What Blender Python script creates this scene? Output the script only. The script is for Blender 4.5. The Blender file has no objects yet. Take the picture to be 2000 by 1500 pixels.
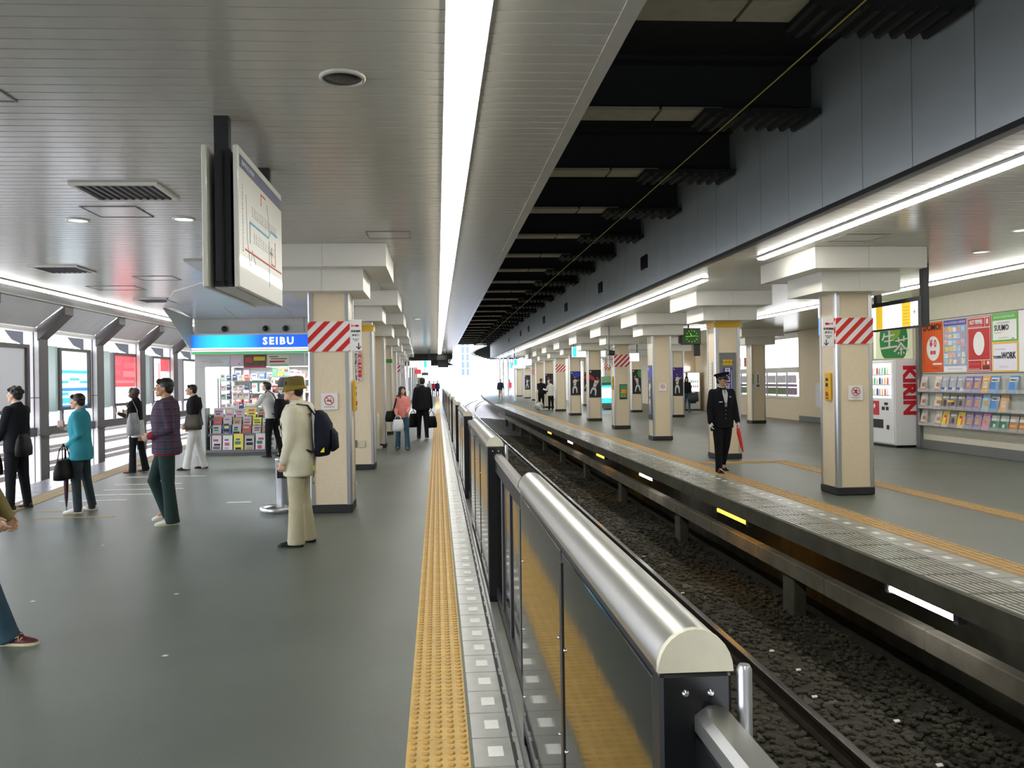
import bpy, math, random
from mathutils import Vector, Matrix
random.seed(7)
sc = bpy.context.scene
C = sc.collection
PI = math.pi
R = math.radians

# ------------------------------------------------------------------ camera, sky, exposure
cam_data = bpy.data.cameras.new('camera')
cam = bpy.data.objects.new('camera', cam_data); C.objects.link(cam); sc.camera = cam
cam_data.sensor_width = 36.0; cam_data.lens = 28.8
cam_data.shift_x = 0.0245; cam_data.shift_y = -0.0032
cam_data.clip_start = 0.05; cam_data.clip_end = 600
yaw = math.atan(97/1600.0); roll = 0.014
right0 = Vector((math.cos(yaw), -math.sin(yaw), 0)); ahead = Vector((math.sin(yaw), math.cos(yaw), 0)); up0 = Vector((0, 0, 1))
cr = right0*math.cos(roll) - up0*math.sin(roll); cu = right0*math.sin(roll) + up0*math.cos(roll)
mw = Matrix.Identity(4)
for i in range(3):
    mw[i][0] = cr[i]; mw[i][1] = cu[i]; mw[i][2] = -ahead[i]
mw[2][3] = 1.65
cam.matrix_world = mw

world = bpy.data.worlds.new('daylight'); sc.world = world; world.use_nodes = True
wn = world.node_tree.nodes; wl = world.node_tree.links
bgn = wn['Background']; bgn.inputs['Color'].default_value = (0.86, 0.90, 1.0, 1); bgn.inputs['Strength'].default_value = 6.5
sc.view_settings.view_transform = 'Standard'; sc.view_settings.look = 'None'
sc.view_settings.gamma = 1.0; sc.view_settings.use_curve_mapping = False
sc.view_settings.exposure = 0.0
LAMP = 19.0          # radiance of the fluorescent strips

# ------------------------------------------------------------------ helpers
def lin(c):
    return tuple(((x/255)/12.92 if x/255 <= .04045 else ((x/255+.055)/1.055)**2.4) for x in c)
MATS = {}
def mat(name, col, rough=.5, metal=0.0, noise=0.0, nscale=8.0, bump=0.0, bscale=80.0, spec=.5, emit=0.0, alpha=1.0, trans=0.0, stretch=None, coat=0.0):
    m = bpy.data.materials.new(name); m.use_nodes = True
    nt = m.node_tree; b = nt.nodes['Principled BSDF']
    c = lin(col)
    b.inputs['Base Color'].default_value = (*c, 1); b.inputs['Roughness'].default_value = rough
    b.inputs['Metallic'].default_value = metal; b.inputs['Specular IOR Level'].default_value = spec
    b.inputs['Coat Weight'].default_value = coat
    if trans: b.inputs['Transmission Weight'].default_value = trans
    if alpha < 1: b.inputs['Alpha'].default_value = alpha
    if emit:
        b.inputs['Emission Color'].default_value = (*c, 1); b.inputs['Emission Strength'].default_value = emit
    if noise or bump:
        tc = nt.nodes.new('ShaderNodeTexCoord'); src = tc.outputs['Object']
        if stretch:
            mp = nt.nodes.new('ShaderNodeMapping'); mp.inputs['Scale'].default_value = stretch
            nt.links.new(src, mp.inputs['Vector']); src = mp.outputs['Vector']
    if noise:
        n = nt.nodes.new('ShaderNodeTexNoise'); n.inputs['Scale'].default_value = nscale; n.inputs['Detail'].default_value = 5
        nt.links.new(src, n.inputs['Vector'])
        r = nt.nodes.new('ShaderNodeValToRGB')
        lo = tuple(x*(1-noise) for x in c); hi = tuple(min(1, x*(1+noise)) for x in c)
        r.color_ramp.elements[0].position = .3; r.color_ramp.elements[1].position = .7
        r.color_ramp.elements[0].color = (*lo, 1); r.color_ramp.elements[1].color = (*hi, 1)
        nt.links.new(n.outputs['Fac'], r.inputs['Fac']); nt.links.new(r.outputs['Color'], b.inputs['Base Color'])
    if bump:
        n2 = nt.nodes.new('ShaderNodeTexNoise'); n2.inputs['Scale'].default_value = bscale; n2.inputs['Detail'].default_value = 3
        nt.links.new(src, n2.inputs['Vector'])
        bp = nt.nodes.new('ShaderNodeBump'); bp.inputs['Strength'].default_value = bump; bp.inputs['Distance'].default_value = .01
        nt.links.new(n2.outputs['Fac'], bp.inputs['Height']); nt.links.new(bp.outputs['Normal'], b.inputs['Normal'])
    MATS[name] = m
    return m

class MB:
    """collects simple shapes (world or local coordinates) and links them as ONE mesh object"""
    def __init__(s): s.v = []; s.f = []; s.m = []; s.sm = []
    def add(s, vs, fs, mi=0, sm=False):
        o = len(s.v); s.v += [tuple(p) for p in vs]
        for q in fs: s.f.append([i+o for i in q]); s.m.append(mi); s.sm.append(sm)
    def box(s, x0, y0, z0, x1, y1, z1, mi=0):
        x0, x1 = min(x0, x1), max(x0, x1); y0, y1 = min(y0, y1), max(y0, y1); z0, z1 = min(z0, z1), max(z0, z1)
        s.add([(x0,y0,z0),(x1,y0,z0),(x1,y1,z0),(x0,y1,z0),(x0,y0,z1),(x1,y0,z1),(x1,y1,z1),(x0,y1,z1)],
              [(0,3,2,1),(4,5,6,7),(0,1,5,4),(1,2,6,5),(2,3,7,6),(3,0,4,7)], mi)
        return s
    def bevbox(s, x0, y0, z0, x1, y1, z1, b=.01, mi=0):
        """box with chamfered vertical edges and top rim"""
        def ring(x0, y0, x1, y1, b, z): return [(x0+b,y0,z),(x1-b,y0,z),(x1,y0+b,z),(x1,y1-b,z),(x1-b,y1,z),(x0+b,y1,z),(x0,y1-b,z),(x0,y0+b,z)]
        rs = [ring(x0+b*.7,y0+b*.7,x1-b*.7,y1-b*.7,b,z0), ring(x0,y0,x1,y1,b,z0+b), ring(x0,y0,x1,y1,b,z1-b), ring(x0+b*.7,y0+b*.7,x1-b*.7,y1-b*.7,b,z1)]
        s.loft(rs, mi, False); return s
    def loft(s, rings, mi=0, sm=True, cap=True):
        n = len(rings[0]); vs = [p for r in rings for p in r]; fs = []
        for i in range(len(rings)-1):
            for j in range(n):
                fs.append((i*n+j, i*n+(j+1) % n, (i+1)*n+(j+1) % n, (i+1)*n+j))
        s.add(vs, fs, mi, sm)
        if cap:
            s.add(rings[0], [tuple(reversed(range(n)))], mi, False); s.add(rings[-1], [tuple(range(n))], mi, False)
        return s
    def tube(s, pts, rad, seg=10, mi=0, sm=True, ref=None, round_ends=False):
        """tube along a path; rad is a number or a list of numbers or (rx, ry) pairs"""
        pts = [Vector(p) for p in pts]
        if not isinstance(rad, (list, tuple)): rad = [rad]*len(pts)
        rad = [(r, r) if not isinstance(r, (list, tuple)) else r for r in rad]
        if round_ends:
            d0 = (pts[0]-pts[1]).normalized(); d1 = (pts[-1]-pts[-2]).normalized()
            ra, rb = rad[0], rad[-1]; m0 = min(ra); m1 = min(rb)
            pre = [(pts[0]+d0*m0*.92, (ra[0]*.4, ra[1]*.4)), (pts[0]+d0*m0*.6, (ra[0]*.8, ra[1]*.8))]
            post = [(pts[-1]+d1*m1*.6, (rb[0]*.8, rb[1]*.8)), (pts[-1]+d1*m1*.92, (rb[0]*.4, rb[1]*.4))]
            pts = [p for p, _ in pre]+pts+[p for p, _ in post]; rad = [r for _, r in pre]+rad+[r for _, r in post]
        rings = []
        for i, p in enumerate(pts):
            t = (pts[min(i+1, len(pts)-1)]-pts[max(i-1, 0)]).normalized()
            rf = Vector(ref) if ref else (Vector((1, 0, 0)) if abs(t.x) < .8 else Vector((0, 1, 0)))
            a = (rf - t*rf.dot(t)).normalized(); b = t.cross(a)
            rings.append([p+a*rad[i][0]*math.cos(2*PI*k/seg)+b*rad[i][1]*math.sin(2*PI*k/seg) for k in range(seg)])
        return s.loft(rings, mi, sm)
    def ell(s, c, r, seg=16, n=10, mi=0, rot=None):
        rings = []
        for i in range(1, n):
            th = PI*i/n
            ring = [Vector((r[0]*math.sin(th)*math.cos(2*PI*k/seg), r[1]*math.sin(th)*math.sin(2*PI*k/seg), -r[2]*math.cos(th))) for k in range(seg)]
            if rot: ring = [rot @ q for q in ring]
            rings.append([q+Vector(c) for q in ring])
        return s.loft(rings, mi, True)
    def lathe(s, prof, c=(0, 0, 0), seg=20, mi=0, sm=True):
        return s.loft([[(c[0]+r*math.cos(2*PI*k/seg), c[1]+r*math.sin(2*PI*k/seg), c[2]+z) for k in range(seg)] for r, z in prof], mi, sm)
    def prism(s, poly, axis, a, b, mi=0):
        """extrude a 2D polygon along axis 'x' (poly = y,z), 'y' (poly = x,z) or 'z' (poly = x,y)"""
        def P(u, w, t): return (t, u, w) if axis == 'x' else (u, t, w) if axis == 'y' else (u, w, t)
        n = len(poly); vs = [P(u, w, a) for u, w in poly]+[P(u, w, b) for u, w in poly]
        s.add(vs, [tuple(range(n)), tuple(range(2*n-1, n-1, -1))]+[(i, i+n, (i+1) % n+n, (i+1) % n) for i in range(n)], mi)
        return s
    def quad(s, a, b, c, d, mi=0): s.add([a, b, c, d], [(0, 1, 2, 3)], mi); return s
    def mesh(s, name, mats, origin=(0, 0, 0)):
        me = bpy.data.meshes.new(name); ox, oy, oz = origin
        me.from_pydata([(x-ox, y-oy, z-oz) for x, y, z in s.v], [], s.f)
        if not isinstance(mats, (list, tuple)): mats = [mats]
        for m in mats: me.materials.append(m)
        me.polygons.foreach_set('material_index', s.m); me.polygons.foreach_set('use_smooth', s.sm)
        me.update(); return me
    def build(s, name, mats, parent=None, local=False):
        o = ORG.get(parent.name, Vector((0, 0, 0))) if parent is not None and not local else Vector((0, 0, 0))
        ob = bpy.data.objects.new(name, s.mesh(name, mats, o)); C.objects.link(ob)
        if parent is not None: ob.parent = parent
        ORG[ob.name] = o
        return ob
ORG = {}
def put(name, me, parent=None, loc=(0, 0, 0), rz=0.0):
    """another object that shares the mesh me; loc is in world axes, taken relative to the parent's origin"""
    ob = bpy.data.objects.new(name, me); C.objects.link(ob)
    o = ORG.get(parent.name, Vector((0, 0, 0))) if parent is not None else Vector((0, 0, 0))
    ob.location = Vector(loc)-o; ob.rotation_euler.z = rz
    if parent is not None: ob.parent = parent
    ORG[ob.name] = Vector(loc)
    return ob
def tag(o, label=None, cat=None, group=None, kind=None):
    if label: o['label'] = label
    if cat: o['category'] = cat
    if group: o['group'] = group
    if kind: o['kind'] = kind
    return o
def thing(name, label, cat, loc=(0, 0, 0), rz=0.0, group=None, kind=None):
    o = bpy.data.objects.new(name, None); C.objects.link(o); o.empty_display_size = .1
    o.location = loc; o.rotation_euler.z = rz; ORG[o.name] = Vector(loc)
    return tag(o, label, cat, group, kind)
def copy_tree(o, parent=None):
    c = o.copy(); C.objects.link(c)
    if parent is not None: c.parent = parent
    if o.name in ORG: ORG[c.name] = ORG[o.name].copy()
    for ch in list(o.children): copy_tree(ch, c)
    return c
FACE = {'-y': (PI/2, 0, 0), '-x': (PI/2, 0, -PI/2), '+x': (PI/2, 0, PI/2), '+y': (PI/2, 0, PI)}
def text(body, size, m, parent, loc, face='-y', bold=0.0, sx=1.0, name='lettering', rot=None, align='CENTER', space=1.0, shear=0.0):
    cu = bpy.data.curves.new(name, 'FONT'); cu.body = body; cu.size = size; cu.align_x = align; cu.align_y = 'CENTER'
    cu.resolution_u = 2; cu.extrude = .0012; cu.offset = bold; cu.space_character = space; cu.shear = shear
    cu.materials.append(m); 
    o = bpy.data.objects.new(name, cu); C.objects.link(o)
    base = ORG.get(parent.name, Vector((0, 0, 0)))
    o.location = Vector(loc)-base; o.rotation_euler = rot or FACE[face]; o.scale = (sx, 1, 1); o.parent = parent; TEXTS.append(o)
    return o
TEXTS = []
ORDW = ['first', 'second', 'third', 'fourth', 'fifth', 'sixth', 'seventh', 'eighth', 'ninth', 'tenth', 'eleventh', 'twelfth', 'thirteenth', 'fourteenth', 'fifteenth', 'sixteenth', 'seventeenth']
def glyphs(parent, n, size, m, at, step, face='-y', seed=1):
    """n printed characters too small to read: little clusters of strokes, as one flat mesh"""
    r = random.Random(seed); q = MB(); x, y, z = at
    def bar(u0, w0, u1, w1):
        if face == '-y': q.box(x+u0, y-.001, z+w0, x+u1, y, z+w1)
        elif face == '-x': q.box(x-.001, y-u1, z+w0, x, y-u0, z+w1)
        else: q.box(x, y+u0, z+w0, x+.001, y+u1, z+w1)
    for i in range(n):
        du, dw = step[0]*i, step[1]*i; t = size*.13
        kind = r.randrange(4); e = size*.42
        for k in range(r.choice((2, 3, 3))):
            a = -e*r.uniform(.55, 1); c = e*r.uniform(.55, 1); w = e*(-.85+.8*k)+size*.05*r.random()
            bar(du+a, dw+w, du+c, dw+w+t*.8)
        for u in ((0,), (-.7, .7), (.3,), (-.45, .5))[kind]:
            bar(du+e*u-t*.4, dw-e*r.uniform(.6, 1), du+e*u+t*.4, dw+e*r.uniform(.5, 1))
        if kind in (0, 2): bar(du-e*.8, dw-e, du-e*.3, dw-e*.75); bar(du+e*.35, dw-e, du+e*.85, dw-e*.75)
    return q.build('lettering', m, parent)

# ------------------------------------------------------------------ materials
floor_m = mat('asphalt', (88, 95, 86), .36, noise=.14, nscale=.8, bump=.25, bscale=220, spec=.5)
tile_m = mat('edge_tile', (132, 134, 126), .28, noise=.12, nscale=6)
rib_m = mat('ribbed_tile', (114, 116, 107), .22, noise=.14, nscale=5)
sq_m = mat('white_mark', (226, 226, 218), .5, noise=.05)
tact_m = mat('tactile_yellow', (204, 168, 86), .5, noise=.14, nscale=7)
tact2_m = mat('tactile_ochre', (180, 146, 92), .6, noise=.12, nscale=7)
slat_m = mat('ceiling_slat', (186, 184, 172), .2, noise=.03, spec=.5)
slat2_m = mat('ceiling_gap', (40, 40, 38), .7)
white_m = mat('white_panel', (228, 226, 218), .45, noise=.02)
plain_m = mat('plain_soffit', (205, 205, 202), .35)
dark_m = mat('dark_roof', (30, 31, 30), .8, noise=.1)
flange_m = mat('beam_flange', (178, 170, 148), .6, noise=.08)
web_m = mat('beam_web', (36, 38, 36), .7)
bulk_m = mat('bulkhead_panel', (188, 197, 198), .55, noise=.04, nscale=2)
seam_m = mat('seam_black', (34, 36, 38), .7)
lamp_m = mat('lamp_glow', (255, 253, 246), .4, emit=LAMP); lampr_m = mat('lamp_glow_bare', (255, 252, 244), .4, emit=LAMP*1.75)
housing_m = mat('lamp_housing', (225, 225, 220), .4)
beige_m = mat('column_beige', (228, 212, 182), .5, noise=.035, nscale=30)
steel_m = mat('brushed_steel', (206, 208, 212), .36, metal=1.0, noise=.06, nscale=4, stretch=(1, 1, .1))
plinth_m = mat('black_plinth', (38, 38, 40), .5)
cap_m = mat('capital_panel', (218, 216, 206), .4)
chrome_m = mat('polished_cap', (214, 214, 208), .33, metal=1.0, bump=.02, bscale=40, stretch=(8, .3, 8))
gate_m = mat('steel_panel', (86, 89, 95), .06, metal=1.0, bump=.06, bscale=4)
gatefr_m = mat('gate_frame', (104, 106, 110), .3, metal=.9)
black_m = mat('black_post', (18, 19, 21), .35)
cream_m = mat('cap_end_cream', (214, 210, 186), .5, noise=.03, nscale=40)
rail_m = mat('rail_steel', (74, 66, 58), .45, metal=.7, noise=.2)
railtop_m = mat('rail_head', (190, 190, 192), .22, metal=1.0)
ballast_m = mat('ballast', (54, 51, 40), .9, noise=.5, nscale=18, bump=1.0, bscale=40)
stone_m = mat('stone', (64, 61, 48), .9, noise=.45, nscale=.8)
conc_m = mat('concrete', (120, 114, 100), .8, noise=.25, nscale=3, bump=.3, bscale=60)
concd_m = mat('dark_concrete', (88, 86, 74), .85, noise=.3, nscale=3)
red_m = mat('sign_red', (206, 36, 28), .45)
signwhite_m = mat('sign_white', (236, 236, 234), .45)
signblack_m = mat('sign_black', (24, 24, 26), .5)
yellow_m = mat('sign_yellow', (222, 176, 30), .5)
green_m = mat('sign_green', (70, 150, 50), .5)
purple_m = mat('sign_purple', (70, 58, 150), .5)
blue_m = mat('sign_blue', (40, 70, 170), .5)
grey_m = mat('grey_metal', (120, 122, 122), .5, metal=.3)
dgrey_m = mat('dark_metal', (48, 50, 52), .45, metal=.4)
glow_w = mat('lit_white', (250, 252, 255), .5, emit=2.2)
glow_y = mat('lit_yellow', (250, 205, 60), .5, emit=1.0)
glow_b = mat('lit_blue', (60, 150, 240), .5, emit=1.0)
glow_c = mat('lit_cyan', (60, 205, 240), .5, emit=1.2)
glow_o = mat('sodium_tube', (255, 176, 40), .5, emit=9.0)
glow_t = mat('white_tube', (255, 255, 255), .5, emit=11.0)
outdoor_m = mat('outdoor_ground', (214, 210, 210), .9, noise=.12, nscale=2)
pillar_m = mat('pillar_grey', (236, 233, 236), .5, noise=.04)
pillard_m = mat('pillar_dark', (88, 84, 83), .5)
glass_m = mat('window_glass', (225, 238, 240), .03, trans=1.0)
# ------------------------------------------------------------------ the platforms
def lerp_path(pts, y):
    for (y0, x0), (y1, x1) in zip(pts, pts[1:]):
        if y <= y1: return x0+(x1-x0)*max(0, (y-y0))/(y1-y0)
    return pts[-1][1]
LEFT_EDGE = [(-9, -5.9), (6, -6.1), (14.7, -6.95), (19, -7.33), (24, -7.7), (112, -7.9)]
floor = MB()
fl = [(x, y) for y, x in LEFT_EDGE]+[(.62, 112), (.62, -9)]
floor.prism(list(reversed(fl)), 'z', -.22, 0)
fl_in = [(x+.35, y) for y, x in LEFT_EDGE]+[(.5, 112), (.5, -9)]
floor.prism(list(reversed(fl_in)), 'z', -1.3, -.22)
floor = tag(floor.build('floor', floor_m), 'dark grey asphalt platform floor on the left of the track', 'floor', kind='structure')

# near tactile paving: tiles with twenty-five domes each, then the rest as one strip
TP = .2846
def dome_tile(w, l, m, n, h=.0065, r=.0185, seg=8):
    b = MB(); b.bevbox(-w/2, -l/2, -.008, w/2, l/2, .004, .003)
    for i in range(n):
        for j in range(n):
            x = -w/2+w*(i+.5)/n; y = -l/2+l*(j+.5)/n
            b.lathe([(r, .004), (r*.9, .004+h*.7), (r*.6, .004+h)], (x, y, 0), seg, 1)
    return b.mesh('tactile_tile', [m, mat('tactile_dome', (190, 148, 66), .45, noise=.1, nscale=9)])
tt = dome_tile(.283, TP-.004, tact_m, 5)
k = 0; y = 2.2
while y < 42:
    put('tactile_tile', tt, floor, (-.018, y, .002)); y += TP
far_strip = MB()
while y < 100:
    far_strip.box(-.16, y, 0, .125, y+1.2, .006)
    for i in range(5): far_strip.box(-.145+.057*i, y, .006, -.12+.057*i, y+1.19, .011)
    y += 1.2
tag(far_strip.build('tactile_strip', tact_m, floor), kind='stuff')
et = MB(); et.bevbox(-.108, -TP/2+.003, -.01, .108, TP/2-.003, .004, .003)
et.box(.072, -.09, .0035, .086, .09, .0046, 1)
et = et.mesh('edge_tile', [tile_m, seam_m])
wm = MB().bevbox(-.034, -.05, .003, .034, .05, .0065, .002).mesh('white_mark', sq_m)
y = 2.2
while y < 42:
    o = put('edge_tile', et, floor, (.243, y, .002))
    put('white_mark', wm, o, (.236, y, .002)); y += TP
far_edge = MB()
while y < 100:
    far_edge.box(.135, y, 0, .351, y+.6, .005); y += .61
tag(far_edge.build('edge_strip', tile_m, floor), kind='stuff')
kerb = MB(); kerb.box(.353, -9, -.004, .62, 112, .004); kerb.build('kerb', tile_m, floor)

# platform on the right
FR = [(3.99, -9), (3.99, 57), (4.55, 80), (5.35, 100), (6.4, 112)]
b = MB(); b.prism(FR+[(14, 112), (14, -9)], 'z', -.16, -.006)
floor2 = tag(b.build('floor', floor_m), 'dark grey asphalt platform floor on the right of the track', 'floor', kind='structure')
nose = MB()
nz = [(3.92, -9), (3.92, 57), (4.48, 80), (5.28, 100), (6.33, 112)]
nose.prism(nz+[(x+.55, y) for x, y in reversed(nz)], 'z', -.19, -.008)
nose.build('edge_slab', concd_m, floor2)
# ribbed edge tiles
ribglint_m = mat('rib_glint', (160, 160, 150), .2, noise=.12, nscale=5)  # paler colour painted on the ribs for their glint
rt = MB(); rt.bevbox(-.26, -.29, -.012, .2, .29, .0, .003)
for i in range(9):
    for j in range(2):
        rt.box(-.235+.05*i-.012, -.275+.285*j, 0, -.235+.05*i+.012, -.275+.285*j+.265, .006, 1)
rt = rt.mesh('ribbed_tile', [rib_m, ribglint_m])
y = 4.4
while y < 57:
    put('ribbed_tile', rt, floor2, (4.2, y, .0)); y += .6
pt = MB().bevbox(-.145, -.147, -.012, .145, .147, 0, .003).mesh('edge_tile', tile_m)
y = 4.4
while y < 38:
    o = put('edge_tile', pt, floor2, (4.56, y, 0))
    put('white_mark', wm, o, (4.55, y, -.003)); y += .3
tile_far = MB()
while y < 57: tile_far.box(4.415, y, -.012, 4.705, y+.595, 0); y += .6
tag(tile_far.build('edge_strip', tile_m, floor2), kind='stuff')
bt = MB(); bt.bevbox(-.148, -.148, -.012, .148, .148, .001, .003)
for i in range(4): bt.bevbox(-.13+.075*i, -.135, 0, -.095+.075*i, .135, .006, .004)
bt = bt.mesh('tactile_tile', tact2_m)
y = 4.4
while y < 44:
    put('tactile_tile', bt, floor2, (4.86, y, 0)); y += .3
st = MB(); st.box(4.71, y, -.01, 5.01, 60, .004); tag(st.build('tactile_strip', tact2_m, floor2), kind='stuff')
y = 8.4
while y < 15.5:
    put('tactile_tile', bt, floor2, (6.65, y, 0)); y += .3
x = 5.16
while x < 6.75:
    put('tactile_tile', bt, floor2, (x, 15.55, 0), PI/2); x += .3

# tactile line and queue marks by the left edge
tile_l = mat('edge_tile_grey', (118, 120, 124), .24, noise=.1, nscale=6); tact3_m = mat('tactile_dull', (150, 130, 90), .55, noise=.1, nscale=7)
ls = MB()
ys = [-6+.6*i for i in range(52)]
for y0 in ys:
    y1 = y0+.59; a0 = lerp_path(LEFT_EDGE, y0); a1 = lerp_path(LEFT_EDGE, y1)
    for q in range(4):
        u0, u1 = .72+.075*q, .72+.075*q+.05
        ls.add([(a0+u0, y0, .003), (a0+u1, y0, .003), (a1+u1, y1, .003), (a1+u0, y1, .003), (a0+u0+.01, y0, .01), (a0+u1-.01, y0, .01), (a1+u1-.01, y1, .01), (a1+u0+.01, y1, .01)],
               [(4,5,6,7), (0,1,5,4), (1,2,6,5), (2,3,7,6), (3,0,4,7)], 0)
    ls.add([(a0+.7, y0, .004), (a0+1.02, y0, .004), (a1+1.02, y1, .004), (a1+.7, y1, .004)], [(0,1,2,3)], 0)
tag(ls.build('tactile_strip', tact3_m, floor), kind='stuff')
for y0 in ys:
    y1 = y0+.585; a0 = lerp_path(LEFT_EDGE, y0); a1 = lerp_path(LEFT_EDGE, y1)
    q = MB(); q.add([(a0+.01, y0, .0), (a0+.68, y0, .0), (a1+.68, y1, .0), (a1+.01, y1, .0), (a0+.015, y0+.005, .006), (a0+.675, y0+.005, .006), (a1+.675, y1-.005, .006), (a1+.015, y1-.005, .006)],
                    [(4,5,6,7), (0,1,5,4), (1,2,6,5), (2,3,7,6), (3,0,4,7)])
    q.build('edge_tile', tile_l, floor)
for (x0, y0, x1) in ((-5.1, 10.6, -4.1), (-5.25, 11.15, -4.9), (-5.2, 12.7, -4.0), (-5.3, 13.3, -4.05), (-5.4, 14.0, -4.3), (-5.6, 15.1, -4.2), (-5.45, 12.1, -4.5)):
    q = MB(); q.box(x0, y0, .0, x1, y0+.05, .003); q.build('queue_mark', sq_m if y0 > 11.5 else tact2_m, floor)
q = MB(); q.box(-2.95, 11.6, 0, -2.62, 11.68, .003); q.build('floor_mark', sq_m, floor)
for (x, y) in ((-3.5, 8.7), (-3.15, 6.5), (-2.1, 6.6), (-1.7, 5.1)):
    q = MB(); q.prism([(x, y), (x+.03, y-.006), (x+.038, y+.016), (x+.012, y+.024)], 'z', .0, .002); q.build('litter_scrap', sq_m, floor)

# ------------------------------------------------------------------ track bed
def curve_x(y): return 0 if y < 55 else .00105*(y-55)**2
bed = MB()
nx, ny = 26, 120
for i in range(nx+1):
    for j in range(ny+1):
        xx = .5+i*(4.6/nx); yy = -4+j*(66/ny)
        bed.v.append((xx, yy, -1.17+.03*random.random()-.10*max(0, (xx-3.3))))
for i in range(nx):
    for j in range(ny):
        a = i*(ny+1)+j; bed.f.append([a, a+ny+1, a+ny+2, a+1]); bed.m.append(0); bed.sm.append(True)
bed = tag(bed.build('trackbed', ballast_m), 'dark brown ballast bed of the sunken track between the platforms', 'track bed', kind='structure')
def rail(x0, y0, y1, step, parent, z=-1.0):
    b = MB(); prof = [(-.062, -.145), (.062, -.145), (.062, -.13), (.012, -.115), (.012, -.045), (.034, -.034), (.034, -.002), (-.034, -.002), (-.034, -.034), (-.012, -.045), (-.012, -.115), (-.062, -.13)]
    n = int((y1-y0)/step); rings = []; rt = []
    for i in range(n+1):
        y = y0+i*step; x = x0+curve_x(y)
        rings.append([(x+u, y, z+w) for u, w in prof]); rt.append([(x-.03, y, z-.002), (x+.03, y, z-.002), (x+.026, y, z+.003), (x-.026, y, z+.003)])
    b.loft(rings, 0, False); o = b.build('rail', rail_m, parent)
    c = MB(); c.loft(rt, 0, False); c.build('rail_head', railtop_m, o)
    return o
track = thing('railway_track', 'running rails of the track between the two platforms', 'track', (2.35, 2, -1.15))
rail(1.83, -4, 116, 2, track); rail(2.92, -4, 116, 2, track)
sl = MB().bevbox(-1.05, -.11, -.12, 1.05, .11, .0, .02).mesh('sleeper', concd_m)
y = 1.0
while y < 60: put('sleeper', sl, track, (2.37, y, -1.155)); y += .66
def stone_mesh(rnd):
    b = MB(); r = (.8+.4*rnd.random(), .8+.4*rnd.random(), .55+.25*rnd.random())
    vs = []
    for sx in (-1, 1):
        for sy in (-1, 1):
            for sz in (-1, 1): vs.append((sx*r[0]*(.45+.3*rnd.random()), sy*r[1]*(.45+.3*rnd.random()), sz*r[2]*(.45+.3*rnd.random())))
    vs += [(r[0]*(.9+.1*rnd.random()), 0, 0), (-r[0], 0, .1), (0, r[1], 0), (0, -r[1], .1), (0, 0, r[2]*.9)]
    f = [(0,1,9),(1,3,9),(3,2,9),(2,0,9),(4,8,5),(5,8,7),(7,8,6),(6,8,4),(0,4,11),(4,5,11),(5,1,11),(1,0,11),(2,10,6),(3,10,2),(7,10,3),(6,10,7),(1,5,12),(5,7,12),(7,3,12),(3,1,12),(0,2,6),(0,6,4)]
    b.add(vs, [tuple(reversed(q)) for q in f], 0); f
    return b
rnd = random.Random(3)
protos = [stone_mesh(rnd) for _ in range(8)]
smeshes = []
for p in protos:
    q = MB(); q.add([(x*.034, y*.034, z*.034) for x, y, z in p.v], p.f, 0); smeshes.append(q.mesh('ballast_stone', stone_m))
def stone_spot(y0, y1):
    y = y0+(y1-y0)*rnd.random()**1.5
    x = 1.0+3.55*rnd.random()
    z = -1.16-.10*max(0, x-3.3)
    return x, y, z
n = 0
while n < 280:
    x, y, z = stone_spot(4.3, 7.6)
    if x < 3.0: continue
    o = put('ballast_stone', smeshes[n % 8], bed, (x, y, z+.012+.02*rnd.random()), rnd.random()*6.28)
    s = .65+.6*rnd.random(); o.scale = (s, s, s*.9); n += 1
big = MB()
for n in range(17000):
    x, y, z = stone_spot(3.6, 42)
    if abs(x-1.83) < .08 or abs(x-2.92) < .08: continue
    p = protos[n % 8]; s = .022+.017*rnd.random(); a = rnd.random()*6.28; ca, sa = math.cos(a)*s, math.sin(a)*s
    big.add([(x+u*ca-w*sa, y+u*sa+w*ca, z+.008+.018*((n*7) % 10)/10+t*s) for u, w, t in p.v], p.f, 0)
tag(big.build('ballast_gravel', stone_m, bed), kind='stuff')
for (x, y) in ((3.2, 6.9), (3.32, 8.1), (3.1, 10.4), (3.35, 7.55), (3.62, 6.35), (3.15, 12.6), (3.5, 5.6)):
    q = MB(); q.prism([(x, y), (x+.05, y+.01), (x+.06, y+.05), (x+.01, y+.045)], 'z', -1.135, -1.127); q.build('paper_scrap', sq_m, bed)

# under the right platform: dark back wall, concrete cable trough on piers, slab brackets
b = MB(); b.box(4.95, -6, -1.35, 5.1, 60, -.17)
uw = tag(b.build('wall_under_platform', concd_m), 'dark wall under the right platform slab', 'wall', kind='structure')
trough = thing('cable_trough', 'long concrete cable trough under the edge of the right platform', 'trough', (4.45, 20, -.74))
y = 3.2; i = 0
while y < 56:
    q = MB(); q.bevbox(4.2, y, -.76, 4.32, y+1.84, -.57, .012); q.build('trough_panel', conc_m, trough); y += 1.85; i += 1
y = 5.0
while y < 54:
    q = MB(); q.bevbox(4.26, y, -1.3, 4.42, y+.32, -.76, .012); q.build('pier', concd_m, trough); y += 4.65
y = 7.45
while y < 54:
    q = MB(); q.prism([(4.02, -.19), (4.95, -.19), (4.95, -.5), (4.62, -.5), (4.16, -.30)], 'y', y, y+.42)
    q.build('slab_bracket', conc_m, floor2); y += 4.65
tube_spots = [(6.14, 7.18, 'w', 'first'), (10.47, 11.7, 'y', 'first'), (15.15, 16.28, 'w', 'second'), (19.6, 20.7, 'y', 'second'), (24.2, 25.3, 'w', 'third'), (28.8, 29.9, 'y', 'third')]
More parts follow.
